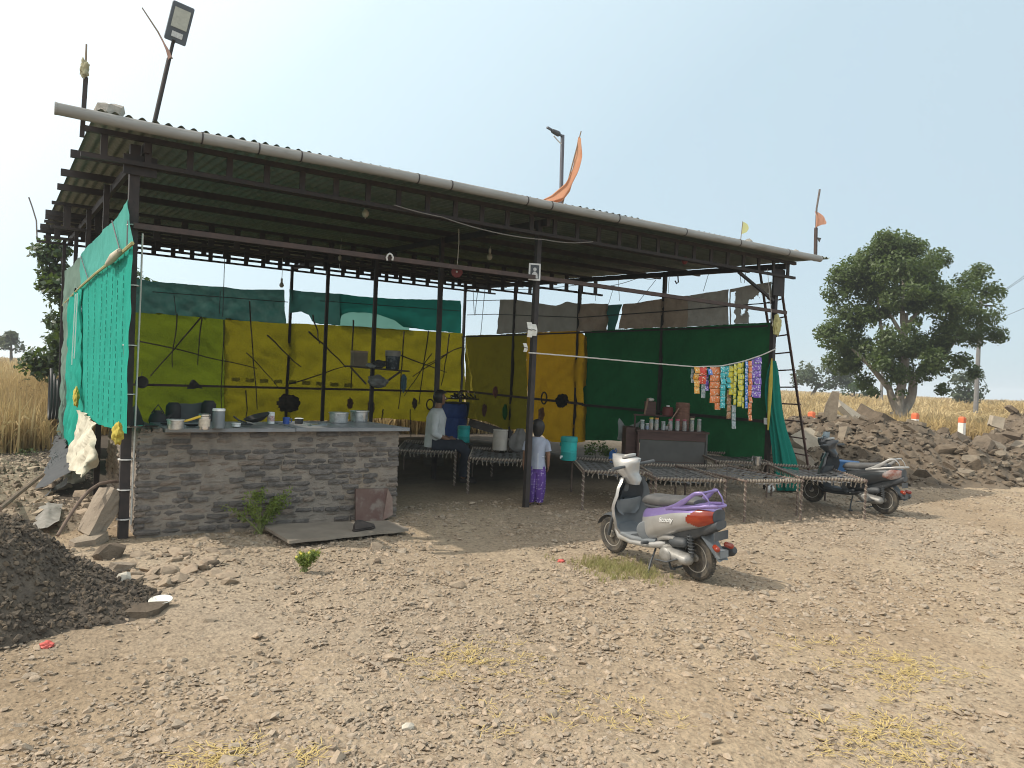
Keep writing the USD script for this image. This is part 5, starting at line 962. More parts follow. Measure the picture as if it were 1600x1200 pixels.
# ------------------------------------------------------------------ desk with jars
wood = M('brown_laminate', (.10, .055, .045), (.075, .04, .034), 4, .55, stretch=(1, 1, 6)); dgrey = M('grey_laminate', (.11, .105, .098), (.09, .086, .08), 5, .6)
dk0 = thing('sweet_counter_desk', 'brown wooden desk with grey front panel and a row of jars on it', 'desk', (8.12, 1.1, 0), -33.8, local=True)
DH = .86; hw = .56
obj('front_panel', bx(-hw+.04, hw-.04, -.262, -.245, .06, DH-.16), dgrey, dk0); obj('fascia', bx(-hw+.03, hw-.03, -.268, -.245, DH-.155, DH-.03), wood, dk0)
obj('side', bx(-hw, -hw+.028, -.27, .35, 0, DH-.03), wood, dk0); obj('side', bx(hw-.028, hw, -.27, .35, 0, DH-.03), dgrey, dk0); obj('desk_top', bx(-hw-.02, hw+.02, -.29, .37, DH-.028, DH), wood, dk0)
obj('side_cabinet', bx(-hw-.16, -hw-.004, -.1, .35, 0, DH+.02), wood, dk0); obj('panel_seam', bx(-hw+.04, hw-.04, -.265, -.262, .36, .368), wood, dk0)
obj('back_shelf', bx(-hw+.02, hw-.08, .28, .36, DH+.20, DH+.225), wood, dk0)
for x in (-hw+.04, hw-.10): obj('shelf_support', bx(x-.012, x+.012, .30, .34, DH, DH+.2), wood, dk0)
ca, sa = math.cos(math.radians(-33.8)), math.sin(math.radians(-33.8))
def dp(x, y, z): return V(8.12+x*ca-y*sa, 1.1+x*sa+y*ca, z)
jg = usdkit.material(stage, '/World/Looks/jar_plastic', {'t': ('transparent_bsdf', dict(color=(.9, .92, .92))), 'g': ('glossy_bsdf', dict(roughness=.08)), 'd': ('diffuse_bsdf', dict(color=(.6, .62, .62))), 'f': ('fresnel', dict(IOR=1.45)), 'm': ('mix_closure', {}), 'm2': ('mix_closure', dict(fac=.25))}, [('t.BSDF', 'm2.closure1'), ('d.BSDF', 'm2.closure2'), ('m2.closure', 'm.closure1'), ('g.BSDF', 'm.closure2'), ('f.fac', 'm.fac')], surface='m.closure')
jars = [(1009, 15, 'small white printed tin at the left end of the jar row on the desk', (.6, .6, .58), (.55, .55, .55)), (1016, 10, 'small blue packet jar second from the left on the desk', (.12, .2, .55), (.5, .5, .5)), (1021.5, 19, 'jar of orange sweets with yellow lid on the desk', (.5, .28, .10), (.6, .5, .1)), (1029, 19, 'jar of cream sweets with orange lid on the desk', (.5, .42, .28), (.6, .25, .08)), (1038.5, 14, 'low clear jar between the orange and pink lidded jars on the desk', (.4, .42, .42), (.4, .42, .42)), (1048.5, 18, 'jar of red sweets with pink lid on the desk', (.45, .15, .15), (.55, .12, .18)), (1058.5, 18, 'jar of pale sweets with pink lid in the middle of the desk', (.5, .48, .42), (.5, .12, .18)), (1068.5, 18, 'jar of brown sweets with dark pink lid on the desk', (.3, .2, .15), (.42, .10, .15)), (1079, 21, 'jar of biscuits with cream lid near the right end of the desk', (.5, .42, .28), (.6, .55, .38)), (1089, 20, 'tall clear jar at the right end of the desk', (.42, .36, .26), (.4, .4, .4))]
for k, (x, hpx, lab, ic, lc) in enumerate(jars):
    pos = dp(-hw+.09+(x-1009)/80.*(2*hw-.2), -.12, DH); h = hpx*12.3/F; r = .034 if hpx > 12 else .028
    t = thing('sweet_jar', lab, 'jar', pos, local=True, group='jars on the desk')
    obj('jar', lathe([(0, .001), (r, .001), (r*1.04, h*.1), (r*1.04, h*.7), (r*.86, h*.83), (r*.86, h*.86)], n=18), jg, t, smooth=40)
    obj('contents', lathe([(0, .004), (r*.93, .006), (r*.95, h*.5), (0, h*(.5+.06*(k % 3)))], n=14), M('sweets_%s' % 'abcdefghij'[k], ic, tuple(.55*c for c in ic), 60, .6, ramp=(.45, .55)), t, smooth=40)
    obj('lid', lathe([(0, h*.865), (r*.92, h*.865), (r*.95, h*.88), (r*.93, h*.99), (0, h)], n=18), M('lid_%s' % 'abcdefghij'[k], lc, rough=.45), t, smooth=40)
cane = M('brown_mat', (.26, .14, .10), (.19, .10, .075), 14, .85, stretch=(.3, .3, 3)); 
t = thing('rolled_mat', 'rolled brown mat standing upright behind the jars', 'mat', dp(.25, .22, DH), local=True)
b = lathe([(.0, 0), (.115, .0), (.118, .2), (.112, .45), (0, .45)], n=24); obj('roll', b, cane, t, smooth=40); obj('ridges', cat([lathe([(.113, z), (.121, z+.004), (.121, z+.012), (.113, z+.016)], n=24) for z in np.arange(.02, .43, .042)]), cane, t, kind='stuff')
t = thing('short_broom', 'small broom with wooden handle leaning on the rolled mat', 'broom', dp(.0, .10, DH), local=True)
obj('handle', tube([(-.06, -.02, .05), (.12, -.10, .36)], .008, 6), M('broom_wood', (.42, .27, .20), rough=.7), t); obj('brush', loft([np.array([(-.06+x+w*a_, -.02+.02*b_, z) for a_, b_ in ((-1, -1), (1, -1), (1, 1), (-1, 1))]) for x, z, w in ((0, .06, .02), (-.01, .03, .035), (-.015, -.0, .042))]), wht, t)
t = thing('wooden_box', 'brown wooden box standing on the back shelf of the desk', 'box', dp(-.28, .3, DH+.226), -30, local=True)
obj('case', bx(-.085, .085, -.06, .06, 0, .22), wood, t); obj('board', bar((-.10, -.05, 0), (-.06, -.065, .27), .03, .012), M('light_wood', (.26, .16, .11), rough=.7), t); obj('white_top', ball((0, -.02, .25), .05, 2, (1.2, .8, .6)), ML['white_rag'], t)
t = thing('red_tin', 'dark red tin behind the jars on the desk', 'tin', dp(.02, .3, DH+.226), local=True); obj('tin', lathe([(0, 0), (.09, 0), (.09, .12), (.07, .14), (0, .14)], n=18), M('red_tin_paint', (.14, .04, .035), rough=.5), t, smooth=40); obj('cap', lathe([(0, .141), (.03, .141), (.03, .17), (0, .17)], n=12), wht, t)
hung('grey_rag_sheet', 'grey cloth stretched in a point left of the desk', [(970, 653), (980, 668), (1003, 658)], [(962, 686), (975, 690), (988, 697)], M('grey_rag', (.30, .31, .29), (.24, .25, .235), 8, .9), dict(Y=1.9), BY, n=20, k=14, amp=.02, seed=61, catg='cloth')
# ------------------------------------------------------------------ snack packets on a rope
pa, pb = at(826, 551, Y=-.09), at(1212, 545, Y=-.12)
cord = [pa, at(900, 557, Y=-.1), at(1000, 566, Y=-.1), at(1083, 573, Y=-.1), at(1126, 572, Y=-.1), at(1160, 565, Y=-.1), at(1190, 555, Y=-.1), pb]
obj('packet_rope', tube(resample(cord, 40), .0095, 6), M('white_rope', (.60, .57, .52), (.45, .42, .38), 20, .9), smooth=50, label='white rope strung from the middle front post to the right front post', cat='rope')
def packm(name, c1, c2, c3):
    return usdkit.material(stage, '/World/Looks/'+name, {'g': ('geometry', {}), 'v': ('voronoi_texture', dict(scale=32, feature='f1')), 'r': ('rgb_ramp', dict(interpolate=False, ramp=[(0, c3), (.22, c2), (.38, c1)])), 'n': ('noise_texture', dict(scale=45)), 'a': ('math', dict(math_type='multiply')), 'p': ('principled_bsdf', dict(roughness=.28, specular_ior_level=.5))},
        [('g.position', 'v.vector'), ('g.position', 'n.vector'), ('v.distance', 'a.value1'), ('n.fac', 'a.value2'), ('v.distance', 'r.fac'), ('r.color', 'p.base_color')], surface='p.BSDF')
W_ = (.70, .68, .62)
pk = dict(orange=packm('pack_orange', (.62, .26, .03), (.66, .50, .12), W_), red=packm('pack_red', (.52, .05, .035), (.6, .2, .08), W_), blue=packm('pack_blue', (.05, .14, .42), (.45, .55, .66), W_), tang=packm('pack_tangerine', (.60, .17, .05), (.58, .30, .15), W_), teal=packm('pack_teal', (.03, .34, .36), (.25, .52, .5), W_),
          yellow=packm('pack_yellow', (.58, .50, .05), (.35, .42, .10), W_), purple=packm('pack_purple', (.16, .08, .36), (.48, .46, .58), W_), brown=packm('pack_brown', (.30, .16, .08), (.5, .4, .3), (.2, .1, .06)), grey=packm('pack_grey', (.20, .24, .24), (.5, .5, .48), (.08, .1, .1)))
def zp(x, y, dy=0): return at(960+x/5.714, 540+y/5.714, Y=-.1+dy)
strips = [(698, 205, 335, 22, 3, 'grey', .03, 'short silver grey packet strip at the left end of the rope'), (735, 185, 430, 48, 4, 'orange', 0, 'yellow and orange packet strip leftmost on the rope'), (790, 190, 345, 52, 2, 'red', 0, 'short bright red packet strip second on the rope'), (795, 335, 470, 34, 3, 'grey', .04, 'dark grey green packet strip hanging low under the red packets'), (850, 205, 262, 46, 1, 'blue', -.02, 'single pale blue packet beside the red strip'), (828, 255, 405, 26, 3, 'purple', .04, 'narrow mauve packet strip below the pale blue packet'),
          (880, 190, 515, 50, 5, 'tang', 0, 'red orange packet strip, first of the two broad orange ones'), (922, 190, 575, 40, 6, 'tang', .03, 'longer orange packet strip beside the teal packets'), (970, 185, 560, 42, 7, 'teal', 0, 'long teal and white packet strip in the middle of the rope'), (1012, 182, 380, 30, 4, 'teal', .03, 'shorter teal and orange packet strip between teal and yellow'), (1026, 395, 655, 30, 4, 'brown', .05, 'brown packet strip hanging low behind the yellow ones'), (1045, 178, 440, 34, 5, 'yellow', .02, 'shorter yellow packet strip, first of the yellow ones'),
          (1079, 165, 530, 34, 7, 'yellow', 0, 'second yellow packet strip next to the gap on the rope'), (1068, 530, 745, 42, 3, 'grey', .03, 'dark black and white packet strip hanging lowest of all'), (1120, 155, 545, 30, 8, 'yellow', 0, 'third yellow packet strip just right of the gap on the rope'), (1150, 146, 560, 28, 8, 'yellow', .02, 'last yellow packet strip beside the blue one'), (1180, 140, 562, 28, 7, 'blue', 0, 'narrow blue packet strip between yellow and orange'),
          (1212, 135, 670, 26, 10, 'tang', 0, 'very long narrow orange packet strip near the right end of the rope'), (1238, 122, 460, 28, 6, 'purple', .02, 'pale purple packet strip next to last on the rope'), (1280, 100, 468, 44, 6, 'purple', 0, 'broad purple packet strip at the right end of the rope')]
for x, y0, y1, w, nn, mt, dy, lab in strips:
    A, B = zp(x, y0, dy), zp(x-2, y1, dy); wl_ = np.linalg.norm(zp(x+w/2, y0, dy)-zp(x-w/2, y0, dy))*1.12
    t = thing('packet_strip', lab, 'packets', A, group=None); gg = np.random.default_rng(int(x)); hx_ = V(1, gg.normal(0, .15), 0)
    for k in range(nn):
        c0, c1 = A+(B-A)*(k+.03)/nn, A+(B-A)*(k+.97)/nn; tilt = gg.normal(0, .012)
        fr = np.array([[c0*(1-q)+c1*q+hx_*wl_*.5*u_+V(0, -.014*math.sin(math.pi*q)*(1-u_*u_)+tilt*q, 0) for u_ in (-1, -.5, 0, .5, 1)] for q in (0, .12, .5, .88, 1)])
        bk_ = np.array([[c0*(1-q)+c1*q+hx_*wl_*.5*u_+V(0, .012*math.sin(math.pi*q)*(1-u_*u_)+tilt*q+.001, 0) for u_ in (-1, -.5, 0, .5, 1)] for q in (0, .12, .5, .88, 1)])
        f2 = gridm(bk_); f2.faces = f2.faces[:, ::-1]; obj('sachet', cat(gridm(fr), f2), pk[mt], t, smooth=True)
# ------------------------------------------------------------------ coolers, drums, jugs
aqua = M('aqua_plastic', (.02, .36, .33), (.018, .31, .285), 6, .45); aqd = M('aqua_dark', (.012, .24, .22), rough=.45)
def cooler(label, px, z, wpx, hpx):
    p = at(*px, Z=z); d = (p-EYE) @ _fw; r, h = wpx/2*d/F, hpx*d/F; t = thing('water_cooler', label, 'cooler', p, -60, local=True)
    obj('tank', lathe([(0, 0), (r*.93, 0), (r, h*.03), (r, h*.36), (r*.97, h*.375), (r*.97, h*.39), (r, h*.40), (r*1.0, h*.79)], n=28), aqua, t, smooth=40)
    obj('lid', lathe([(r*1.03, h*.79), (r*1.06, h*.80), (r*1.06, h*.95), (r*.98, h), (0, h)], n=28), aqd, t, smooth=40)
    obj('base_band', lathe([(r*1.006, h*.04), (r*1.012, h*.05), (r*1.012, h*.35), (r*1.006, h*.36)], n=28), aqd, t, smooth=40)
    obj('tap', cat(tube([(-r*.5, -r*.85, h*.16), (-r*.6, -r*1.15, h*.16)], .016, 8), tube([(-r*.6, -r*1.12, h*.17), (-r*.6, -r*1.14, h*.08)], .011, 8)), wht, t)
    obj('handle', tube([(-r*.99, 0, h*.7), (-r*1.15, 0, h*.72), (-r*1.15, 0, h*.6), (-r*.99, 0, h*.58)], .01, 6), aqd, t)
cooler('nearer teal water cooler standing on the cot right of the child', (888, 719), .49, 25, 37)
cooler('farther teal water cooler between the man and the pale drum', (724, 691), .52, 19, 26)
cb = thing('cooler_stand', 'dark stand under the farther teal cooler', 'stand', at(724, 692, Z=.51)*V(1, 1, 0), local=True); obj('seat', lathe([(0, .49), (.16, .49), (.16, .515), (0, .515)], n=16), iron, cb)
for a_ in range(4): obj('leg', tube([(.12*math.cos(a_*1.57), .12*math.sin(a_*1.57), .49), (.16*math.cos(a_*1.57), .16*math.sin(a_*1.57), 0)], .012, 6), iron, cb)
p = at(781, 703, Z=.48); d = (p-EYE) @ _fw
t = thing('pale_drum', 'pale dusty plastic drum standing right of the farther teal cooler', 'drum', p, local=True); r, h = 11.5*d/F, 31*d/F
obj('drum', lathe([(0, 0), (r*.96, 0), (r, h*.04), (r, h*.9), (r*.95, h*.93), (r*.95, h)], n=24), M('dusty_white_plastic', (.46, .40, .34), (.38, .33, .28), 6, .7), t, smooth=40); obj('lid', lathe([(r*.9, h*.985), (r*1.03, h*.985), (r*1.03, h*1.03), (0, h*1.03)], n=24), M('dusty_lid', (.50, .45, .39), rough=.7), t, smooth=40)
obj('grey_bag', bunch(np.array([at(810, 706-q*30, Z=.0) for q in (0,)]*7)*0+np.stack([np.full(7, at(811, 706, Z=.46)[0]), np.full(7, at(811, 706, Z=.46)[1]), np.linspace(.46, .82, 7)], 1), [.10, .17, .18, .17, .14, .08, .05], 3, 5, 32, .12), M('bag_grey', (.17, .155, .14), (.12, .11, .10), 8, .9), smooth=True, label='grey brown sack standing between the pale drum and the middle front post', cat='sack')
p = at(708, 684, Y=8.0); t = thing('blue_barrel', 'large dark blue barrel behind the farther teal cooler', 'barrel', (p[0], p[1], 0), local=True)
obj('barrel', lathe([(0, 0), (.28, 0), (.30, .05), (.29, .1), (.31, .15), (.31, .55), (.29, .6), (.31, .65), (.30, .88), (.26, .94), (0, .94)], n=28), blu, t, smooth=40); obj('lid_ring', lathe([(.25, .93), (.30, .935), (.30, .965), (.25, .97)], n=28), iron, t, smooth=40)
t = thing('blue_jug', 'small bright blue plastic can on the ground behind the silver scooter handlebar', 'can', at(957, 722, Z=.25), local=True); obj('body', lathe([(0, 0), (.062, 0), (.066, .02), (.066, .15), (.05, .18), (.02, .19), (.02, .21), (0, .21)], n=20), M('bright_blue', (.05, .17, .48), rough=.4), t, smooth=40); obj('handle', tube([(.03, 0, .19), (.06, 0, .23), (.09, 0, .17)], .008, 6), M('bright_blue', (.05, .17, .48)), t)
t, p = pot('steel_pail', 'shiny steel pail with wire handle standing on the cot near the bunched curtain', (1183, 728), .055, .13, stl, 'pail', z=.48); obj('bail', tube([(-.055, 0, .12), (-.10, .0, .15), (-.12, 0, .08), (-.09, 0, .03)], .004, 5), stl, t)
t = thing('white_mug', 'pale mug hanging by the bunched curtain on the green net', 'mug', at(1197, 663, X=9.1), local=True); obj('cup', lathe([(0, 0), (.035, 0), (.04, .1), (.033, .1), (.03, .01), (0, .008)], n=16), wht, t, smooth=40); obj('handle', tube([(.036, 0, .08), (.065, 0, .07), (.065, 0, .03), (.036, 0, .02)], .005, 6), wht, t)
t = thing('white_jerrycan', 'pale plastic can lying at the foot of the bunched curtain', 'can', at(1203, 764, Z=.06), 20, local=True); obj('body', hull(((-.06, 0, .0), .055), ((.06, 0, .0), .055)), wht, t, smooth=50); obj('cap', tube([(.11, 0, .0), (.14, 0, .0)], .018, 8), blu, t)
t = thing('white_jerrycan', 'pale bottle lying right of the foot of the bunched curtain', 'bottle', at(1232, 762, Z=.05), 10, local=True); obj('body', hull(((-.1, 0, .0), .045), ((.08, 0, .0), .045)), wht, t, smooth=50); obj('cap', tube([(.12, 0, .0), (.15, 0, .0)], .016, 8), blu, t)
# planks and dark bench at the back, firewood by the desk
plank = M('dark_plank', (.055, .045, .037), (.085, .07, .055), 6, .9, stretch=(1, 1, 5))
for i, (a, b, w, h, lab) in enumerate(((at(640, 690, Z=.32), at(680, 692, Z=.32), .5, .38, 'dark low wooden bench behind the right end of the counter'), (at(672, 703, Z=.3), at(745, 700, Z=.3), .45, .34, 'dark wooden bench under the farther teal cooler'), (at(735, 694, Z=.32), at(800, 698, Z=.32), .5, .4, 'dark bench left of the middle front post'))):
    t = thing('wooden_bench', lab, 'bench', (a+b)/2*V(1, 1, 0)); obj('seat', bar(a, b, w, .05), plank, t)
    for q in (.08, .92): c = a+(b-a)*q; obj('leg', bar(c-V(0, 0, .025), c*V(1, 1, 0), .05, .35, up=(.83, -.56, 0)), plank, t)
obj('leaning_plank', bar(at(733, 660, Y=9.0), at(800, 680, Y=8.6), .05, .2), plank, label='dark plank leaning across the gap below the olive tarpaulin', cat='plank')
gw = np.random.default_rng(4)
src = None
for k in range(14):
    c = at(gw.uniform(1108, 1180), gw.uniform(716, 733), Z=.0)+V(0, 0, .05+.03*(k % 4)); r_ = (gw.uniform(75, 105), 0, gw.uniform(-60, 30)); L = gw.uniform(.6, 1.1)
    if src is None: src = thing('firewood_stick', 'dry branch in the firewood pile right of the desk', 'stick', c, local=True, rot=r_, group='firewood right of the desk'); obj('branch', tube([(0, 0, -.5), (.02, .01, -.1), (-.01, .02, .2), (.02, 0, .5)], [.02, .018, .014, .008], 6), M('fire_wood', (.22, .17, .125), (.14, .11, .08), 14, .9), src)
    else: dup(src, c, rot=r_, scale=(1, 1, L), group='firewood right of the desk')
# ------------------------------------------------------------------ sticks tied in front of the back tarpaulin
twig = M('dark_twig', (.045, .035, .027), (.07, .055, .04), 20, .9)
sticks = [((275, 489), (269, 573), 'upright'), ((315, 496), (308, 571), 'upright'), ((314, 496), (235, 590), 'slanting'), ((390, 470), (401, 640), 'upright'), ((418, 524), (470, 575), 'slanting'), ((386, 551), (434, 603), 'slanting'), ((489, 492), (498, 538), 'bent'), ((481, 517), (540, 573), 'slanting'), ((451, 600), (540, 572), 'slanting'), ((552, 500), (548, 606), 'upright'), ((587, 499), (582, 530), 'short upright'), ((631, 517), (623, 640), 'upright'), ((670, 517), (655, 632), 'upright'),
          ((627, 555), (698, 583), 'slanting'), ((702, 551), (645, 588), 'slanting'), ((674, 553), (632, 619), 'slanting'), ((720, 541), (662, 572), 'slanting'), ((703, 522), (690, 602), 'upright'), ((214, 533), (402, 575), 'long level'), ((350, 500), (346, 640), 'upright'), ((385, 610), (386, 660), 'short upright'), ((600, 640), (597, 655), 'short upright'), ((640, 640), (641, 686), 'upright')]
where = ['over the lime tarpaulin, left of two', 'over the lime tarpaulin, right of two', 'crossing the lime tarpaulin', 'left of the back centre post', 'crossing behind the back centre post high up', 'ending at the back centre post low down', 'between the two centre posts', 'ending at the shelf from the upper left', 'ending at the shelf from the lower left', 'behind the cardboard box', 'behind the shelf post', 'right of the paint bucket', 'behind the interior post', 'crossing right of the paint bucket', 'rising from the shelf end to the corner', 'falling from the crossing to the wall rail', 'near the back corner post', 'just left of the back corner post', 'running across the lime and ochre tarpaulins', 'at the seam of the lime and ochre tarpaulins', 'below the wall rail above the griddle', 'below the wall rail by the pots', 'down to the bright gap behind the counter']
for (a, b, kd), wh in zip(sticks, where):
    A, B = at(*a, Y=9.66), at(*b, Y=9.66); A[1] += gw.uniform(-.05, .03); n_ = 6; q = np.linspace(0, 1, n_)[:, None]; pts = A*(1-q)+B*q+gw.normal(0, .012, (n_, 3)); pts[2:4] += V(.03 if kd == 'bent' else 0, 0, 0)
    obj('thin_stick', tube(resample(pts, 10), np.linspace(.016, .010, 10)*gw.uniform(.8, 1.3), 6), twig, label=f'{kd} dark stick {wh}', cat='stick', group='sticks tied before the back wall')
# shelf on the inner post
sh_y = 4.75; a, b = at(541, 572, Y=sh_y), at(636, 580, Y=sh_y); sf = thing('wall_shelf', 'narrow dark shelf fixed to the post in the middle of the yellow wall', 'shelf', (a+b)/2)
obj('board', bar(a, b, .22, .025), plank, sf); obj('bracket', bar(at(625, 581, Y=sh_y), at(592, 605, Y=sh_y), .03, .03), plank, sf); obj('bracket', bar(at(548, 574, Y=sh_y), at(572, 600, Y=sh_y), .025, .025), plank, sf)
def boxat(name, label, px0, px1, mat, catg, dep=.12, y=None):
    y = sh_y-.02 if y is None else y; a, b = at(*px0, Y=y), at(*px1, Y=y); t = thing(name, label, catg, V((a[0]+b[0])/2, y, b[2])); return t, a, b
t, a, b = boxat('cardboard_box', 'small grey brown cardboard box at the left end of the shelf', (551, 548), (571, 573), None, 'box')
obj('box', bx(a[0], b[0], sh_y-.1, sh_y+.06, b[2], a[2]), M('cardboard', (.22, .18, .13), (.18, .15, .11), 9, .9), t); obj('flap', bx(a[0]-.004, b[0]+.004, sh_y-.104, sh_y+.064, a[2]-.03, a[2]+.004), M('cardboard_edge', (.30, .22, .15), rough=.9), t)
p = at(613, 577, Y=sh_y-.02); d = (p-EYE) @ _fw; r, h = 11.5*d/F, 29*d/F
t = thing('paint_bucket', 'dark printed paint bucket with white lid on the right end of the shelf', 'bucket', p, local=True)
obj('bucket', lathe([(0, 0), (r*.88, 0), (r, h*.7), (r*.97, h*.7)], n=24), M('bucket_print', (.035, .045, .055), (.14, .16, .17), 14, .5, ramp=(.5, .6)), t, smooth=40); obj('lid', lathe([(r*1.0, h*.7), (r*1.05, h*.71), (r*1.05, h*.97), (r*.98, h), (0, h)], n=24), M('bucket_lid', (.30, .28, .25), rough=.5), t, smooth=40)
def soft(name, label, px, r, mat, y, seed, s=(1, 1, .6), catg='bag'):
    b = ball((0, 0, 0), 1, 3); b.vertices *= (.5+1.0*meshkit.fbm(b.vertices*1.7+seed, 4, seed))[:, None]*np.asarray(s)*r; b.vertices += at(*px, Y=y); obj(name, b, mat, smooth=True, label=label, cat=catg)
soft('cloth_bundle', 'black cloth bundle lying on the shelf by the post', (592, 569), .10, ML['dark_cloth'], sh_y-.05, 3, (1.3, .7, .7), 'bundle')
soft('grey_bundle', 'grey plastic bundle on the shelf left of the black cloth', (578, 571), .075, ML['grey_rag'], sh_y-.08, 4, (1.3, .7, .6), 'bundle')
soft('plastic_bag', 'grey white plastic bag hung below the shelf', (590, 596), .13, M('bag_plastic', (.30, .29, .27), (.24, .23, .21), 9, .5, transl=.15), sh_y-.02, 6, (1.35, .6, .8))
soft('blue_bag', 'small blue grey bag hanging from the right end of the shelf', (631, 598), .09, M('bluegrey_cloth', (.08, .14, .17), rough=.9), sh_y, 7, (.6, .5, 1.6))
hang_ = [('brown_bag', 'brown bag hanging on the wall rail below the shelf', (580, 635), .09, (.16, .09, .06), (.8, .5, 1.5)), ('black_strap', 'black triangular bag with straps hanging on the wall rail right of the shelf', (648, 630), .085, (.10, .075, .05), (.7, .4, 1.3)), ('brown_bundle', 'dark brown bundle on the wall rail left of the shelf post', (547, 630), .07, (.12, .06, .035), (.8, .5, 1.6)), ('pink_bag', 'dull pink pouch hanging on the right wall below the rail', (757, 640), .08, (.20, .10, .08), (.6, .5, 1.5)), ('red_hank', 'reddish hank of cord hanging on the olive tarpaulin', (774, 612), .08, (.24, .09, .07), (.7, .4, 1.4)), ('green_cloth', 'green cloth hanging beside the right wall post', (789, 644), .09, (.02, .14, .03), (.6, .4, 1.7)), ('black_rag', 'black cloth hanging on the orange tarpaulin', (878, 626), .14, (.02, .022, .02), (1.0, .4, .8)), ('brown_pouch', 'brown pouch hanging low on the orange tarpaulin behind the child', (846, 648), .10, (.22, .12, .07), (.6, .4, 1.4))]
for nm_, lab, px, r, c, s_ in hang_:
    y = 9.6 if px[0] < 726 else None; pl = dict(Y=9.6) if y else dict(X=9.05); b = ball((0, 0, 0), 1, 3); b.vertices *= (.45+1.1*meshkit.fbm(b.vertices*2.2+px[0], 5, px[0]))[:, None]*np.asarray(s_)*r*1.2; b.vertices += at(*px, **pl); obj(nm_, b, M(nm_+'_cloth', c, tuple(.7*q for q in c), 12, .9), smooth=True, label=lab, cat='bag' if 'bag' in nm_ or 'pouch' in nm_ else 'cloth')
for k, (px, r, pl, lab) in enumerate((((672, 632), .10, dict(Y=9.6), 'dark rubber ring hanging on the wall rail left of the man'), ((850, 622), .10, dict(X=9.05), 'dark ring of cord hanging on the orange tarpaulin'))):
    a_ = np.linspace(0, 2*np.pi, 24); c = at(*px, **pl); hx2 = V(1, 0, 0) if 'Y' in pl else V(0, 1, 0); obj('hanging_ring', tube(c+r*(np.cos(a_)[:, None]*hx2+1.3*np.sin(a_)[:, None]*V(0, 0, 1)), .018, 6), twig, smooth=True, label=lab, cat='ring')
t = thing('dish_rack', 'small rack heaped with steel dishes above the blue cloth at the back corner', 'rack', at(722, 622, Y=8.6), local=True); obj('shelf', bx(-.35, .4, -.16, .16, -.03, 0), plank, t); 
for k in range(9): obj('dish', lathe([(0, .004), (.06, .0), (.085, .03), (.08, .03), (.055, .008), (0, .01)], (-.26+.075*k, .0, .01+.03*(k % 3)), 16, rotm((1, .3*k, 0), 20+25*(k % 3))), (stl, iron, alu)[k % 3], t, smooth=40)
hung('blue_cloth', 'dark blue cloth hanging below the dish rack above the blue barrel', [(708, 627), (722, 628), (735, 629)], [(706, 662), (720, 665), (730, 664)], M('dark_blue_cloth', (.03, .065, .11), (.022, .05, .085), 6, .9), dict(Y=8.45), BY, n=24, k=16, amp=.03, fold=.02, seed=71, catg='cloth')

# ------------------------------------------------------------------ people
skin = M('skin', (.20, .105, .065), (.17, .09, .055), 12, .55); hairm = M('black_hair', (.012, .010, .009), (.022, .018, .016), 60, .5, stretch=(1, 1, .2))
def body_mesh(bones, edge=.016):
    ms = []
    for a, ra, b, rb in bones:
        pts = np.vstack([ball(a, ra, 2).vertices, ball(b, rb, 2).vertices]); ms.append(Manifold.hull_points(pts))
    u = ms[0]
    for q in ms[1:]: u = u + q
    u = u.refine_to_length(edge); mm = u.to_mesh(); t = trimesh.Trimesh(mm.vert_properties[:, :3], mm.tri_verts, process=True)
    trimesh.smoothing.filter_taubin(t, iterations=8); return t
def hand_bones(w, d, side, s=1.0):
    """palm from the wrist w along d, four fingers of different length and a thumb from the side."""
    d = np.asarray(d, float)/np.linalg.norm(d); w = np.asarray(w, float); lat = np.cross(d, V(side, 0, 0)); lat = lat/max(np.linalg.norm(lat), 1e-6) if np.linalg.norm(lat) > .1 else V(0, 1, 0)
    pn = V(-side, 0, 0); o = [(w, .016*s, w+d*.03*s, .017*s)]
    for k, L in enumerate((.046, .054, .05, .038)):
        r0 = w+d*.06*s+lat*(.021-.014*k)*s; o.append((w+d*.015*s+lat*(.012-.008*k)*s, .011*s, r0, .0095*s)); m_ = r0+d*L*.5*s+pn*.006*s; o += [(r0, .0085*s, m_, .0078*s), (m_, .0078*s, m_+d*L*.45*s+pn*.014*s, .0065*s)]
    t0 = w+d*.02*s+lat*.018*s; o += [(t0, .010*s, t0+d*.022*s+lat*.018*s, .0085*s), (t0+d*.022*s+lat*.018*s, .0085*s, t0+d*.045*s+lat*.02*s, .007*s)]
    return o
def head_parts(parent, c, r, yaw, hair_len, child):
    Rz = rotm((0, 0, 1), yaw); pt = lambda x, y, z: np.asarray(c)+Rz @ V(x, y, z)
    e = []
    for sx_ in (-1, 1):
        e.append(hull((pt(sx_*r*.36, r*.80, r*.02), r*.10), (pt(sx_*r*.38, r*.79, r*.02), r*.10)))
    obj('eyes', cat(e), wht, parent, smooth=50)
    obj('pupils', cat([ball(pt(sx_*r*.37, r*.885, r*.02), r*.055, 1) for sx_ in (-1, 1)]), hairm, parent)
    obj('mouth', tube([pt(-r*.24, r*.83, -r*.52), pt(0, r*.90, -r*.54), pt(r*.24, r*.83, -r*.52)], [r*.03, r*.06, r*.03], 6), M('lips', (.16, .06, .05)), parent)
    h = ball((0, 0, 0), 1, 4); v = h.vertices; f = (v[:, 1] < .35+.55*(v[:, 2] > .45)) ; k = f[h.faces].all(1)
    hm = trimesh.Trimesh(v*V(r*1.02, r*1.1, r*1.16)*(1+.05*(meshkit.fbm(v*V(9, 9, 2), 3, 3)-.5))[:, None], h.faces[k], process=False)
    low = hm.vertices[:, 2] < 0; hm.vertices[low, 2] *= hair_len; hm.vertices = np.asarray(c)+V(0, 0, r*.12)+hm.vertices @ Rz.T
    obj('hair', hm, hairm, parent, smooth=True)
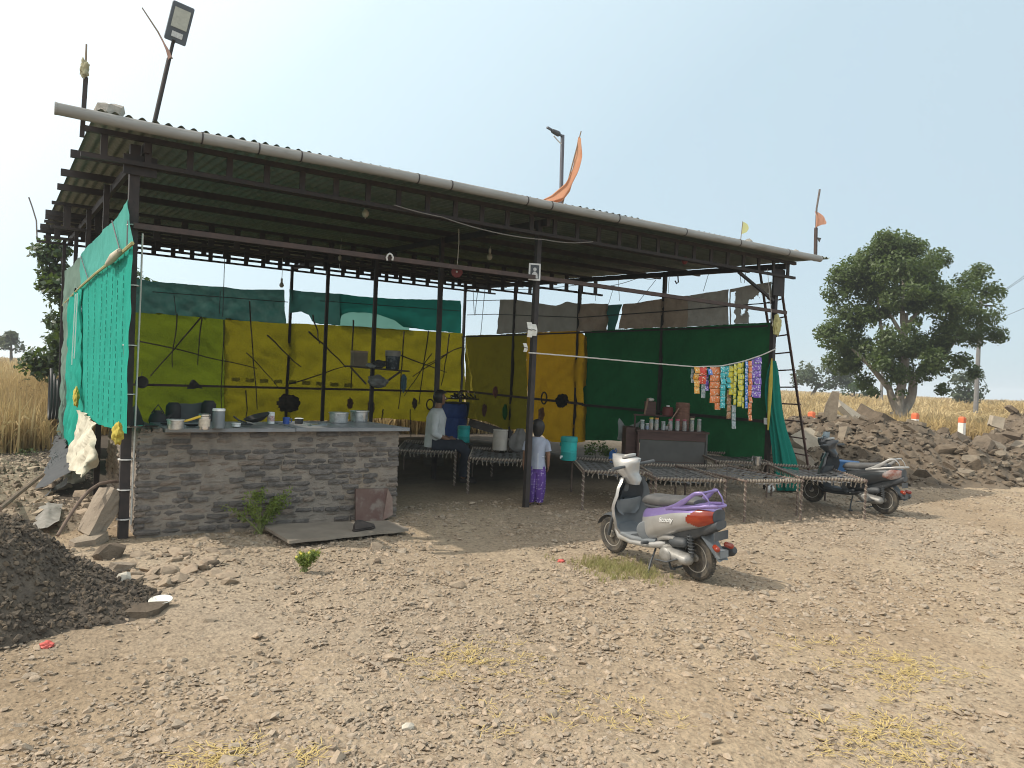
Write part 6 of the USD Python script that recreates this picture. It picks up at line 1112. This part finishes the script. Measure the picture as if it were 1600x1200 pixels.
def head_bones(c, r, yaw):
    Rz = rotm((0, 0, 1), yaw); pt = lambda x, y, z: np.asarray(c)+Rz @ V(x, y, z)
    return [(pt(0, -r*.1, r*.2), r*.86, pt(0, r*.1, -r*.1), r*.82), (pt(0, r*.1, -r*.1), r*.75, pt(0, r*.42, -r*.72), r*.34), (pt(0, r*.86, r*.05), r*.09, pt(0, r*1.02, -r*.2), r*.13)]+[(pt(s_*r*.84, -r*.02, r*.08), r*.16, pt(s_*r*.86, -r*.05, -r*.2), r*.11) for s_ in (-1, 1)]
def garment(rings): return loft([np.asarray(r_) for r_ in rings], caps=True)
def oval(c, rx, ry, n=28, fold=0, ph=0, nf=7): 
    a = np.arange(n)/n*2*np.pi; k = 1+fold*np.sin(nf*a+ph); return np.stack([c[0]+rx*np.cos(a)*k, c[1]+ry*np.sin(a)*k, np.full(n, c[2])], 1)
def tilted_tube(pts, rx, n=20, fold=0, nf=5):
    m_ = tube(resample(pts, 14), np.interp(np.linspace(0, 1, 14), np.linspace(0, 1, len(rx)), rx), n)
    if fold: m_.vertices += (meshkit.fbm(m_.vertices*14, 3, 4)-.5)[:, None]*fold*np.array([1, 1, .3])
    return m_
cp = at(835, 788, Z=0)
ch = thing('person', 'child in pale lilac top and dotted purple trousers standing at the middle front post', 'person', (cp[0], cp[1], gz(cp[0], cp[1])), -33, local=True)
hc, hr_ = V(0, .0, .995), .082
bones = head_bones(hc, hr_, 62)+[(V(0, -.005, .84), .034, V(0, 0, .93), .036), (V(0, 0, .60), .075, V(0, 0, .78), .085), (V(-.085, 0, .815), .036, V(.085, 0, .815), .036), (V(0, 0, .55), .08, V(0, 0, .62), .075)]
for s_ in (-1, 1):
    bones += [(V(s_*.115, 0, .805), .034, V(s_*.15, -.01, .65), .027), (V(s_*.15, -.01, .65), .026, V(s_*.155, .03, .50), .019)]+hand_bones((s_*.155, .03, .50), (0, .15, -1), s_, .72)
    bones += [(V(s_*.05, 0, .54), .062, V(s_*.058, .01, .29), .043), (V(s_*.058, .01, .29), .04, V(s_*.06, -.01, .06), .024), (V(s_*.06, -.02, .03), .024, V(s_*.065, .09, .018), .017)]
obj('body', body_mesh(bones, .014), skin, ch, smooth=True); head_parts(ch, hc, hr_, 62, 1.5, True)
lil = M('lilac_shirt', (.30, .32, .38), (.25, .27, .33), 10, .85, bump=.2, bscale=60); 
obj('top', garment([oval((0, 0, .47), .125, .098, fold=.03, ph=1), oval((0, 0, .53), .118, .094, fold=.03), oval((0, 0, .62), .105, .088, fold=.02), oval((0, 0, .74), .117, .104), oval((0, 0, .80), .128, .100), oval((0, 0, .845), .112, .082), oval((0, 0, .872), .06, .055)]), lil, ch, smooth=60)
for s_ in (-1, 1): obj('sleeve', tilted_tube([(s_*.09, 0, .815), (s_*.125, 0, .775), (s_*.145, -.005, .69)], [.048, .047, .045]), lil, ch, smooth=60)
wtr = M('white_trim', (.55, .56, .58), rough=.8)
obj('white_trim', cat([bar((.02, -.101, .47), (.015, -.088, .62), .008, .004), bar((.015, -.091, .62), (.01, -.094, .74), .008, .004), bar((.01, -.094, .74), (.01, -.07, .83), .008, .004), bar((-.10, -.065, .625), (.10, -.065, .625), .006, .006)]), wtr, ch)
ptr = usdkit.material(stage, '/World/Looks/dotted_purple', {'t': ('texture_coordinate', {}), 'v': ('voronoi_texture', dict(scale=34, randomness=.6)), 'r': ('rgb_ramp', dict(ramp=[(.20, (.42, .36, .50)), (.28, (.085, .035, .20))])), 'p': ('principled_bsdf', dict(roughness=.8))}, [('t.object', 'v.vector'), ('v.distance', 'r.fac'), ('r.color', 'p.base_color')], surface='p.BSDF')
leg = lambda s_: garment([oval((s_*(.048+.008*q), 0, .50-.46*q), np.interp(q, [0, .3, .7, 1], [.072, .082, .074, .05]), np.interp(q, [0, .3, .7, 1], [.085, .085, .075, .055]), fold=.06, ph=q*3, nf=6) for q in np.linspace(0, 1, 12)])
obj('trouser_leg', leg(-1), ptr, ch, smooth=60); obj('trouser_leg', leg(1), ptr, ch, smooth=60); obj('trouser_seat', garment([oval((0, 0, z), rx, ry, fold=.02) for z, rx, ry in ((.42, .11, .085), (.50, .118, .092), (.57, .105, .085))]), ptr, ch, smooth=60)
for s_ in (-1, 1): obj('sandal', loft([np.array([(s_*.063+.028*math.cos(a)*w_, .035+.075*math.sin(a)*w_, z) for a in np.linspace(0, 2*np.pi, 14, False)]) for z, w_ in ((.0, 1), (.012, 1.03), (.014, .9))]), ML['sole_rubber'], ch)
mp_ = at(679, 703, Z=.47)
mn = thing('person', 'man in white shirt and dark trousers sitting sideways on a cot behind the inner post', 'person', (mp_[0], mp_[1], 0), -118, local=True)
hc, hr_ = V(0, .05, 1.255), .098
bones = head_bones(hc, hr_, 0)+[(V(0, .02, 1.06), .055, V(0, .04, 1.18), .052), (V(0, 0, .60), .13, V(0, .0, .80), .125), (V(0, 0, .8), .125, V(0, .01, .96), .12), (V(-.15, 0, 1.0), .055, V(.15, 0, 1.0), .055)]
for s_ in (-1, 1):
    bones += [(V(s_*.185, 0, .99), .05, V(s_*.23, -.02, .74), .04), (V(s_*.23, -.02, .74), .038, V(s_*.12, .20, .64), .026)]+hand_bones((s_*.12, .20, .64), (-s_*.25, 1, -.1), s_, 1.0)
    bones += [(V(s_*.09, 0, .56), .085, V(s_*.11, .42, .54), .06), (V(s_*.11, .42, .54), .055, V(s_*.11, .44, .09), .036), (V(s_*.11, .42, .045), .035, V(s_*.12, .60, .03), .026)]
obj('body', body_mesh(bones, .02), skin, mn, smooth=True); head_parts(mn, hc, hr_, 0, .9, False)
shm = M('white_shirt', (.55, .55, .53), (.46, .46, .44), 9, .85, bump=.25, bscale=40)
obj('shirt', garment([oval((0, 0, .52), .185, .16, fold=.02), oval((0, 0, .62), .175, .155, fold=.025, ph=1), oval((0, 0, .80), .165, .145, fold=.015), oval((0, .01, .96), .20, .150), oval((0, .01, 1.03), .205, .12), oval((0, .01, 1.07), .17, .10), oval((0, .02, 1.10), .075, .072)]), shm, mn, smooth=60)
for s_ in (-1, 1): obj('sleeve', tilted_tube([(s_*.16, 0, 1.01), (s_*.215, -.01, .86), (s_*.235, -.02, .74), (s_*.19, .08, .69)], [.07, .06, .055, .048], fold=.02), shm, mn, smooth=60)
dtm = M('dark_trousers', (.028, .032, .042), (.02, .022, .03), 8, .85)
for s_ in (-1, 1): obj('trouser_leg', tilted_tube([(s_*.085, -.04, .565), (s_*.10, .2, .56), (s_*.11, .40, .545), (s_*.11, .465, .46), (s_*.11, .455, .28), (s_*.11, .44, .10)], [.115, .105, .085, .085, .075, .07], fold=.02), dtm, mn, smooth=60); obj('shoe', hull((V(s_*.11, .42, .04), .042), (V(s_*.12, .56, .032), .036), (V(s_*.12, .62, .028), .028)), ML['shoe_dark'], mn, smooth=60)

# ------------------------------------------------------------------ on and above the roof
y3 = .35
fl_ = thing('flood_light', 'grey LED flood light on a tilted dark pole above the left roof corner', 'flood light', at(234, 202, Y=y3))
PB, PT = at(232, 212, Y=y3), at(270, 68, Y=y3)
obj('pole', tube([PB-V(0, 0, .15), at(264, 92, Y=y3)], .021, 10), steel, fl_, smooth=50); obj('bracket', tube([at(264, 92, Y=y3), PT, at(272, 62, Y=y3-.02)], [.018, .016, .02], 8), steel, fl_)
c0 = [at(x, y, Y=yy) for x, y, yy in ((271, 0, .20), (305, 15, .20), (289, 71, .34), (256, 60, .34))]; C4 = np.array(c0); nrm = np.cross(C4[1]-C4[0], C4[3]-C4[0]); nrm /= np.linalg.norm(nrm); nrm = nrm*np.sign(nrm @ (EYE-C4[0])); cen = C4.mean(0)
def rrect(s_, off, k=5, rad=.16):
    e1, e2 = (C4[1]-C4[0])/2*s_, (C4[0]-C4[3])/2*s_; out = []
    for (sx_, sy_), a0_ in zip(((1, 1), (-1, 1), (-1, -1), (1, -1)), (0, 90, 180, 270)):
        for q in np.linspace(0, 90, k): a_ = math.radians(a0_+q); out.append(cen+e1*(sx_*(1-rad)+rad*math.cos(a_))+e2*(sy_*(1-rad*.6)+rad*.6*math.sin(a_))+nrm*off)
    return np.array(out)
lgm = M('lamp_housing', (.085, .10, .12), (.07, .085, .10), 8, .5)
obj('housing', loft([rrect(.92, -.05), rrect(1, -.03), rrect(1, .0), rrect(.97, .01), rrect(.80, .011)]), lgm, fl_, smooth=35)
def inset(u0, u1, v0, v1, off):
    e1, e2 = (C4[1]-C4[0]), (C4[3]-C4[0]); return loft([np.array([C4[0]+e1*u+e2*v+nrm*o for u, v in ((u0, v0), (u1, v0), (u1, v1), (u0, v1))]) for o in (off, off+.004)])
obj('led_panel', inset(.14, .86, .12, .62, .012), M('led_glass', (.40, .42, .38), (.33, .35, .32), 30, .25, coat=.4), fl_); obj('driver_plate', inset(.26, .76, .72, .86, .012), M('label_white', (.55, .57, .57), (.4, .42, .43), 70, .5), fl_)
fs = thing('flag_stick', 'thin stick with a limp dull pink rag tied to the flood light pole', 'stick', at(264, 92, Y=y3-.03)); obj('stick', tube([at(269, 92, Y=y3-.03), at(247, 50, Y=y3-.03), at(222, 12, Y=y3-.03)], [.009, .008, .006], 6), M('flag_stick_wood', (.20, .16, .12), rough=.9), fs)
rg_ = sheet(P([(246, 46), (250, 58)], Y=y3-.04), P([(262, 94), (268, 88)], Y=y3-.05), n=10, k=20, amp=.015, fold=.02, normal=(0, 1, 0), seed=81); obj('rag', rg_, M('dusty_pink_cloth', (.42, .27, .22), (.33, .21, .17), 9, .9, transl=.25), fs, smooth=True)
rp_ = thing('roof_pole', 'dark pole with a thin stick and pale rag at the left end of the gutter', 'pole', at(130, 212, Y=-.42)); obj('pole', bar(at(128, 214, Y=-.4), at(134, 121, Y=-.4), .035), steel, rp_); obj('stick', tube([at(133, 125, Y=-.4), at(135, 69, Y=-.4)], [.01, .007], 6), ML['flag_stick_wood'], rp_)
bb = ball((0, 0, 0), 1, 3); bb.vertices *= (.3+1.5*meshkit.fbm(bb.vertices*2.2, 4, 3))[:, None]*V(.03, .025, .075); bb.vertices += at(132, 108, Y=-.42); obj('rag', bb, M('faded_cream_cloth', (.45, .42, .27), (.32, .30, .2), 14, .9, transl=.2), rp_, smooth=True)
for px, s_, y_, lab, sd in (((178, 186), .10, -.1, 'pale concrete lump weighing down the left front corner of the roof', 91), ((166, 187), .09, -.12, 'small white stone left of the concrete lump on the roof', 92), ((1169, 374), .07, -.2, 'small stone on the roof right of the yellow flag', 93), ((1243, 393), .06, -.2, 'small rock on the roof edge near the right corner', 94)):
    p = at(*px, Y=y_); p[2] = zr(y_)+.14+s_*.72; t = thing('roof_stone', lab, 'stone', p, local=True); obj('stone', rock(sd, (s_*1.3, s_, s_), 24), M('concrete_lump', (.42, .39, .34), (.30, .275, .24), 14, .95, bump=.5, bscale=60), t)
p2 = thing('roof_pole', 'dark pole with a small camera on top at the middle of the roof edge', 'pole', at(877, 330, Y=-.05)); obj('pole', bar(at(876, 332, Y=-.05), at(879, 211, Y=-.05), .035), M('grey_steel', (.10, .10, .115), rough=.5), p2)
obj('camera_arm', bar(at(879, 213, Y=-.05), at(855, 199, Y=-.12), .03, .02), M('grey_steel', (.1, .1, .115)), p2); obj('camera', hull((at(872, 209, Y=-.08), .035), (at(864, 205, Y=-.12), .028)), dkp, p2, smooth=50); obj('cable', tube([at(865, 212, Y=-.09), at(871, 219, Y=-.07), at(877, 225, Y=-.06)], .008, 5), whitew, p2)
orc = clothm('orange_flag_cloth', (.60, .31, .19), (.53, .27, .165), .45, tc=(.68, .36, .22))
of = thing('orange_flag', 'large orange pennant drooping from its stick at the middle of the roof edge', 'flag', at(870, 318, Y=-.3)); obj('stick', tube([at(878, 322, Y=-.28), at(893, 262, Y=-.28), at(908, 205, Y=-.28)], [.01, .009, .007], 6), ML['flag_stick_wood'], of)
top_e = P([(906, 213), (903, 240), (896, 262), (884, 286), (866, 304), (846, 314)], Y=-.30); bot_e = P([(907, 216), (907, 250), (903, 276), (894, 298), (880, 314), (858, 320)], Y=-.36)
Pg2 = np.stack([resample(top_e, 40)*(1-q)+resample(bot_e, 40)*q + np.outer(np.ones(40), V(0, 1, 0))*(.07*math.sin(q*7+.6)*np.linspace(.2, 1, 40)[:, None]+.03*np.sin(np.linspace(0, 9, 40)+q*4)[:, None]) for q in np.linspace(0, 1, 16)], 0)
obj('cloth', gridm(Pg2), orc, of, smooth=True)
rf = thing('roof_pole', 'rusty pole with a bent stick and a peach flag at the right roof corner', 'pole', at(1275, 404, Y=-.25)); obj('pole', bar(at(1274, 408, Y=-.25), at(1275, 356, Y=-.25), .04), rust, rf); obj('stick', tube([at(1275, 362, Y=-.25), at(1276, 326, Y=-.25), at(1281, 296, Y=-.25)], [.016, .015, .017], 7), M('old_stick', (.13, .11, .10), rough=.9), rf)
obj('flag', sheet(P([(1273, 330), (1279, 331), (1292, 347)], Y=-.26), P([(1274, 355), (1282, 352), (1291, 350)], Y=-.26), n=16, k=12, amp=.012, fold=.012, normal=(0, 1, 0), seed=84), clothm('peach_cloth', (.68, .36, .24), (.6, .3, .2), .45), rf, smooth=True); obj('dark_scrap', sheet(P([(1277, 371), (1283, 372)], Y=-.26), P([(1278, 376), (1280, 379)], Y=-.26), n=6, k=5, amp=.006), ML['dark_cloth'], rf)
yf = thing('yellow_flag', 'small pale yellow half round flag on a thin stick on the roof', 'flag', at(1157, 374, Y=.3)); obj('stick', tube([at(1157, 378, Y=.3), at(1160.5, 346, Y=.3)], .006, 5), ML['flag_stick_wood'], yf)
a_ = np.linspace(-np.pi/2, np.pi/2, 12); fpx = np.array([(1159.5+.6*np.sin(t_)+10.5*np.cos(t_), 356.5-9.5*np.sin(t_)) for t_ in a_]); obj('flag', sheet([at(*fpx[0], Y=.3)]*2+[at(*fpx[q_], Y=.3) for q_ in (3, 5)], [at(*fpx[q_], Y=.3) for q_ in (11, 10, 8, 6)], n=10, k=8, amp=.004, edge=0), clothm('pale_yellow_flag', (.62, .60, .30), (.56, .54, .26), .5), yf)
obj('bare_wire', tube(P([(58, 372), (57, 345), (51, 325), (45, 308)], Y=9.5), .014, 5), M('old_wire', (.16, .14, .13), rough=.8), label='bent wire sticking up at the far left corner of the roof', cat='wire')
# ------------------------------------------------------------------ bulbs, picture, papers, hooks
bulbm = M('bulb_glass', (.50, .48, .40), (.44, .42, .35), 9, .25, coat=.5)
def bulb(px, y, lab, cord=None, ztop=None):
    p = at(*px, Y=y); t = thing('light_bulb', lab, 'bulb', p, local=True, scale=1.35); ct_ = (zr(y)+.0-p[2])/1.35 if cord is None else cord
    obj('glass', lathe([(0, -.045), (.02, -.04), (.036, -.015), (.034, .01), (.018, .035), (.014, .05), (0, .05)], n=16), bulbm, t, smooth=50); obj('socket', lathe([(0, .05), (.017, .05), (.017, .095), (.008, .105), (0, .105)], n=12), whitew, t, smooth=40)
    obj('cord', tube([(0, 0, .1), (.004, 0, .1+ct_*.4), (0, 0, ct_)], .004, 5), whitew if cord is None else wirem, t)
bulb((571, 333), 2.0, 'bulb hanging nearest the front edge under the dark roof'); bulb((765, 401), 3.2, 'pale yellow bulb left of the middle front post'); bulb((440, 445), 8.6, 'small bulb hanging in front of the sky gap at the back')
t = thing('pendant_socket', 'long cord with empty lamp socket hanging left of the interior posts', 'lamp socket', at(531, 404, Y=5.2), local=True); obj('socket', lathe([(0, -.03), (.03, -.03), (.03, .03), (.015, .06), (0, .06)], n=12), bulbm, t, smooth=40); obj('cord', tube([(0, 0, .05), (.03, 0, .5), (.05, 0, .9)], .006, 5), whitew, t); obj('tail', tube([(0, 0, -.03), (0, 0, -.2)], .005, 5), whitew, t)
p = at(714, 425, Y=1.6); t = thing('red_disc', 'dull red round disc hanging on a cord left of the middle front post', 'disc', p, local=True); R33 = rotm((0, 0, 1), -33)
obj('disc', lathe([(0, -.012), (.075, -.012), (.08, 0), (.075, .012), (.03, .014), (.025, .02), (0, .02)], n=24, R=R33 @ rotm((1, 0, 0), 90)), M('red_disc_paint', (.24, .045, .045), (.18, .035, .035), 10, .5), t, smooth=40); obj('hub', lathe([(0, .0), (.016, 0), (.014, .03), (0, .034)], n=12, R=R33 @ rotm((1, 0, 0), 90)), whitew, t); obj('cord', tube([(0, 0, .075), (.01, 0, .4), (.0, 0, zr(1.6)-p[2])], .006, 5), whitew, t)
obj('red_bundle', ball(at(1070, 407, Y=.9), .05, 2, (1, 1, 1.3)), ML['red_disc_paint'], smooth=True, label='small red bundle hung high under the roof near the right front post', cat='bundle')
t = thing('iron_hook', 'bent iron hook hanging from the roof edge right of the right wall post', 'hook', at(1058, 428, X=9.0)); obj('hook', tube(P([(1059, 428), (1060, 441), (1057, 443), (1055, 439)], X=9.0), .012, 6), wirem, t, smooth=True)
t = thing('horseshoe', 'pale horseshoe hung on the front rail between the inner posts', 'horseshoe', at(609, 402, Y=-.1)); obj('shoe', tube(P([(605, 407), (604, 402), (606, 398), (609, 396), (612, 398), (614, 402), (613, 407)], Y=-.11), .011, 6), whitew, t, smooth=True)
pc = at(835, 425, Y=-.06); t = thing('framed_picture', 'small black and white framed portrait picture on the middle front post', 'picture', pc, -20, local=True)
obj('board', bx(-.075, .075, -.012, -.002, -.105, .105), M('picture_white', (.58, .58, .56), rough=.5), t); obj('print', bx(-.055, .055, -.0155, -.0125, -.085, .085), M('picture_dark', (.03, .035, .04), (.06, .065, .07), 30, .4), t)
obj('figure', cat(lathe([(0, 0), (.022, 0), (.022, .003), (0, .003)], (0, -.0165, .03), 18, rotm((1, 0, 0), 90)), trimesh.Trimesh(*[(lambda q: (q.vertices, q.faces))(loft([np.array([(x, yy, z) for x, z in ((-.045, -.08), (.045, -.08), (.035, -.025), (.012, .002), (-.012, .002), (-.035, -.025))]) for yy in (-.0165, -.0185)]))][0])), M('picture_grey', (.50, .50, .49), (.38, .38, .37), 60, .5), t)
for (a, b, lab) in (((823, 503), (829, 527), 'white paper slip tied on the left side of the middle front post'), ((829, 506), (836, 525), 'white paper card tied on the right side of the middle front post'), ((817, 536), (821, 550), 'small white paper scrap low on the middle front post')):
    A, B = at(*a, Y=-.075), at(*b, Y=-.075); t = thing('paper_slip', lab, 'paper', (A+B)/2); n_ = 5; obj('paper', loft([np.array([(A[0]+.012*math.sin(q*2), A[1]-.02*math.sin(q*3), A[2]+(B[2]-A[2])*q), (B[0]+.012*math.sin(q*2), A[1]-.01-.02*math.sin(q*3), A[2]+(B[2]-A[2])*q), (B[0]+.012*math.sin(q*2), A[1]-.006-.02*math.sin(q*3), A[2]+(B[2]-A[2])*q), (A[0]+.012*math.sin(q*2), A[1]+.004-.02*math.sin(q*3), A[2]+(B[2]-A[2])*q)]) for q in np.linspace(0, 1, n_)]), M('paper_white', (.66, .65, .60), (.55, .54, .49), 20, .8), t)
    obj('string', tube([A*.5+B*.5+V(-.05, -.02, .01), A*.5+B*.5+V(0, -.035, 0), A*.5+B*.5+V(.05, -.02, -.01)], .004, 5), wirem, t)
obj('strap_end', tube(P([(1207, 509), (1199, 420)], Y=-.1), .005, 4), whitew, label='pale cord running up the right front post', cat='cord')
for k, z in enumerate((.15, .42, .70, 1.0, 1.3, 1.75, 2.3, 2.85)):
    obj('wire_tie', lathe([(.060, -.005), (.067, -.005), (.067, .005), (.060, .005)], (0, 0, z), 12), whitew, stage.GetPrimAtPath('/World/roadside_shed'))
obj('white_conduit', tube([(.062, -.05, 2.78), (.062, -.052, 2.0), (.06, -.052, 1.3), (.058, -.05, .1)], .0085, 8), M('conduit', (.55, .53, .48), (.42, .40, .36), 8, .6), stage.GetPrimAtPath('/World/roadside_shed'), smooth=50)

# ------------------------------------------------------------------ thin haze in the air
hz_m = usdkit.material(stage, '/World/Looks/haze', {'v': ('principled_volume', dict(color=(.93, .95, .97), density=.0009, anisotropy=.35))}, [], volume='v.volume')
obj('haze', bx(-1100, 1300, -1100, 1300, -3, 16), hz_m, kind='stuff')
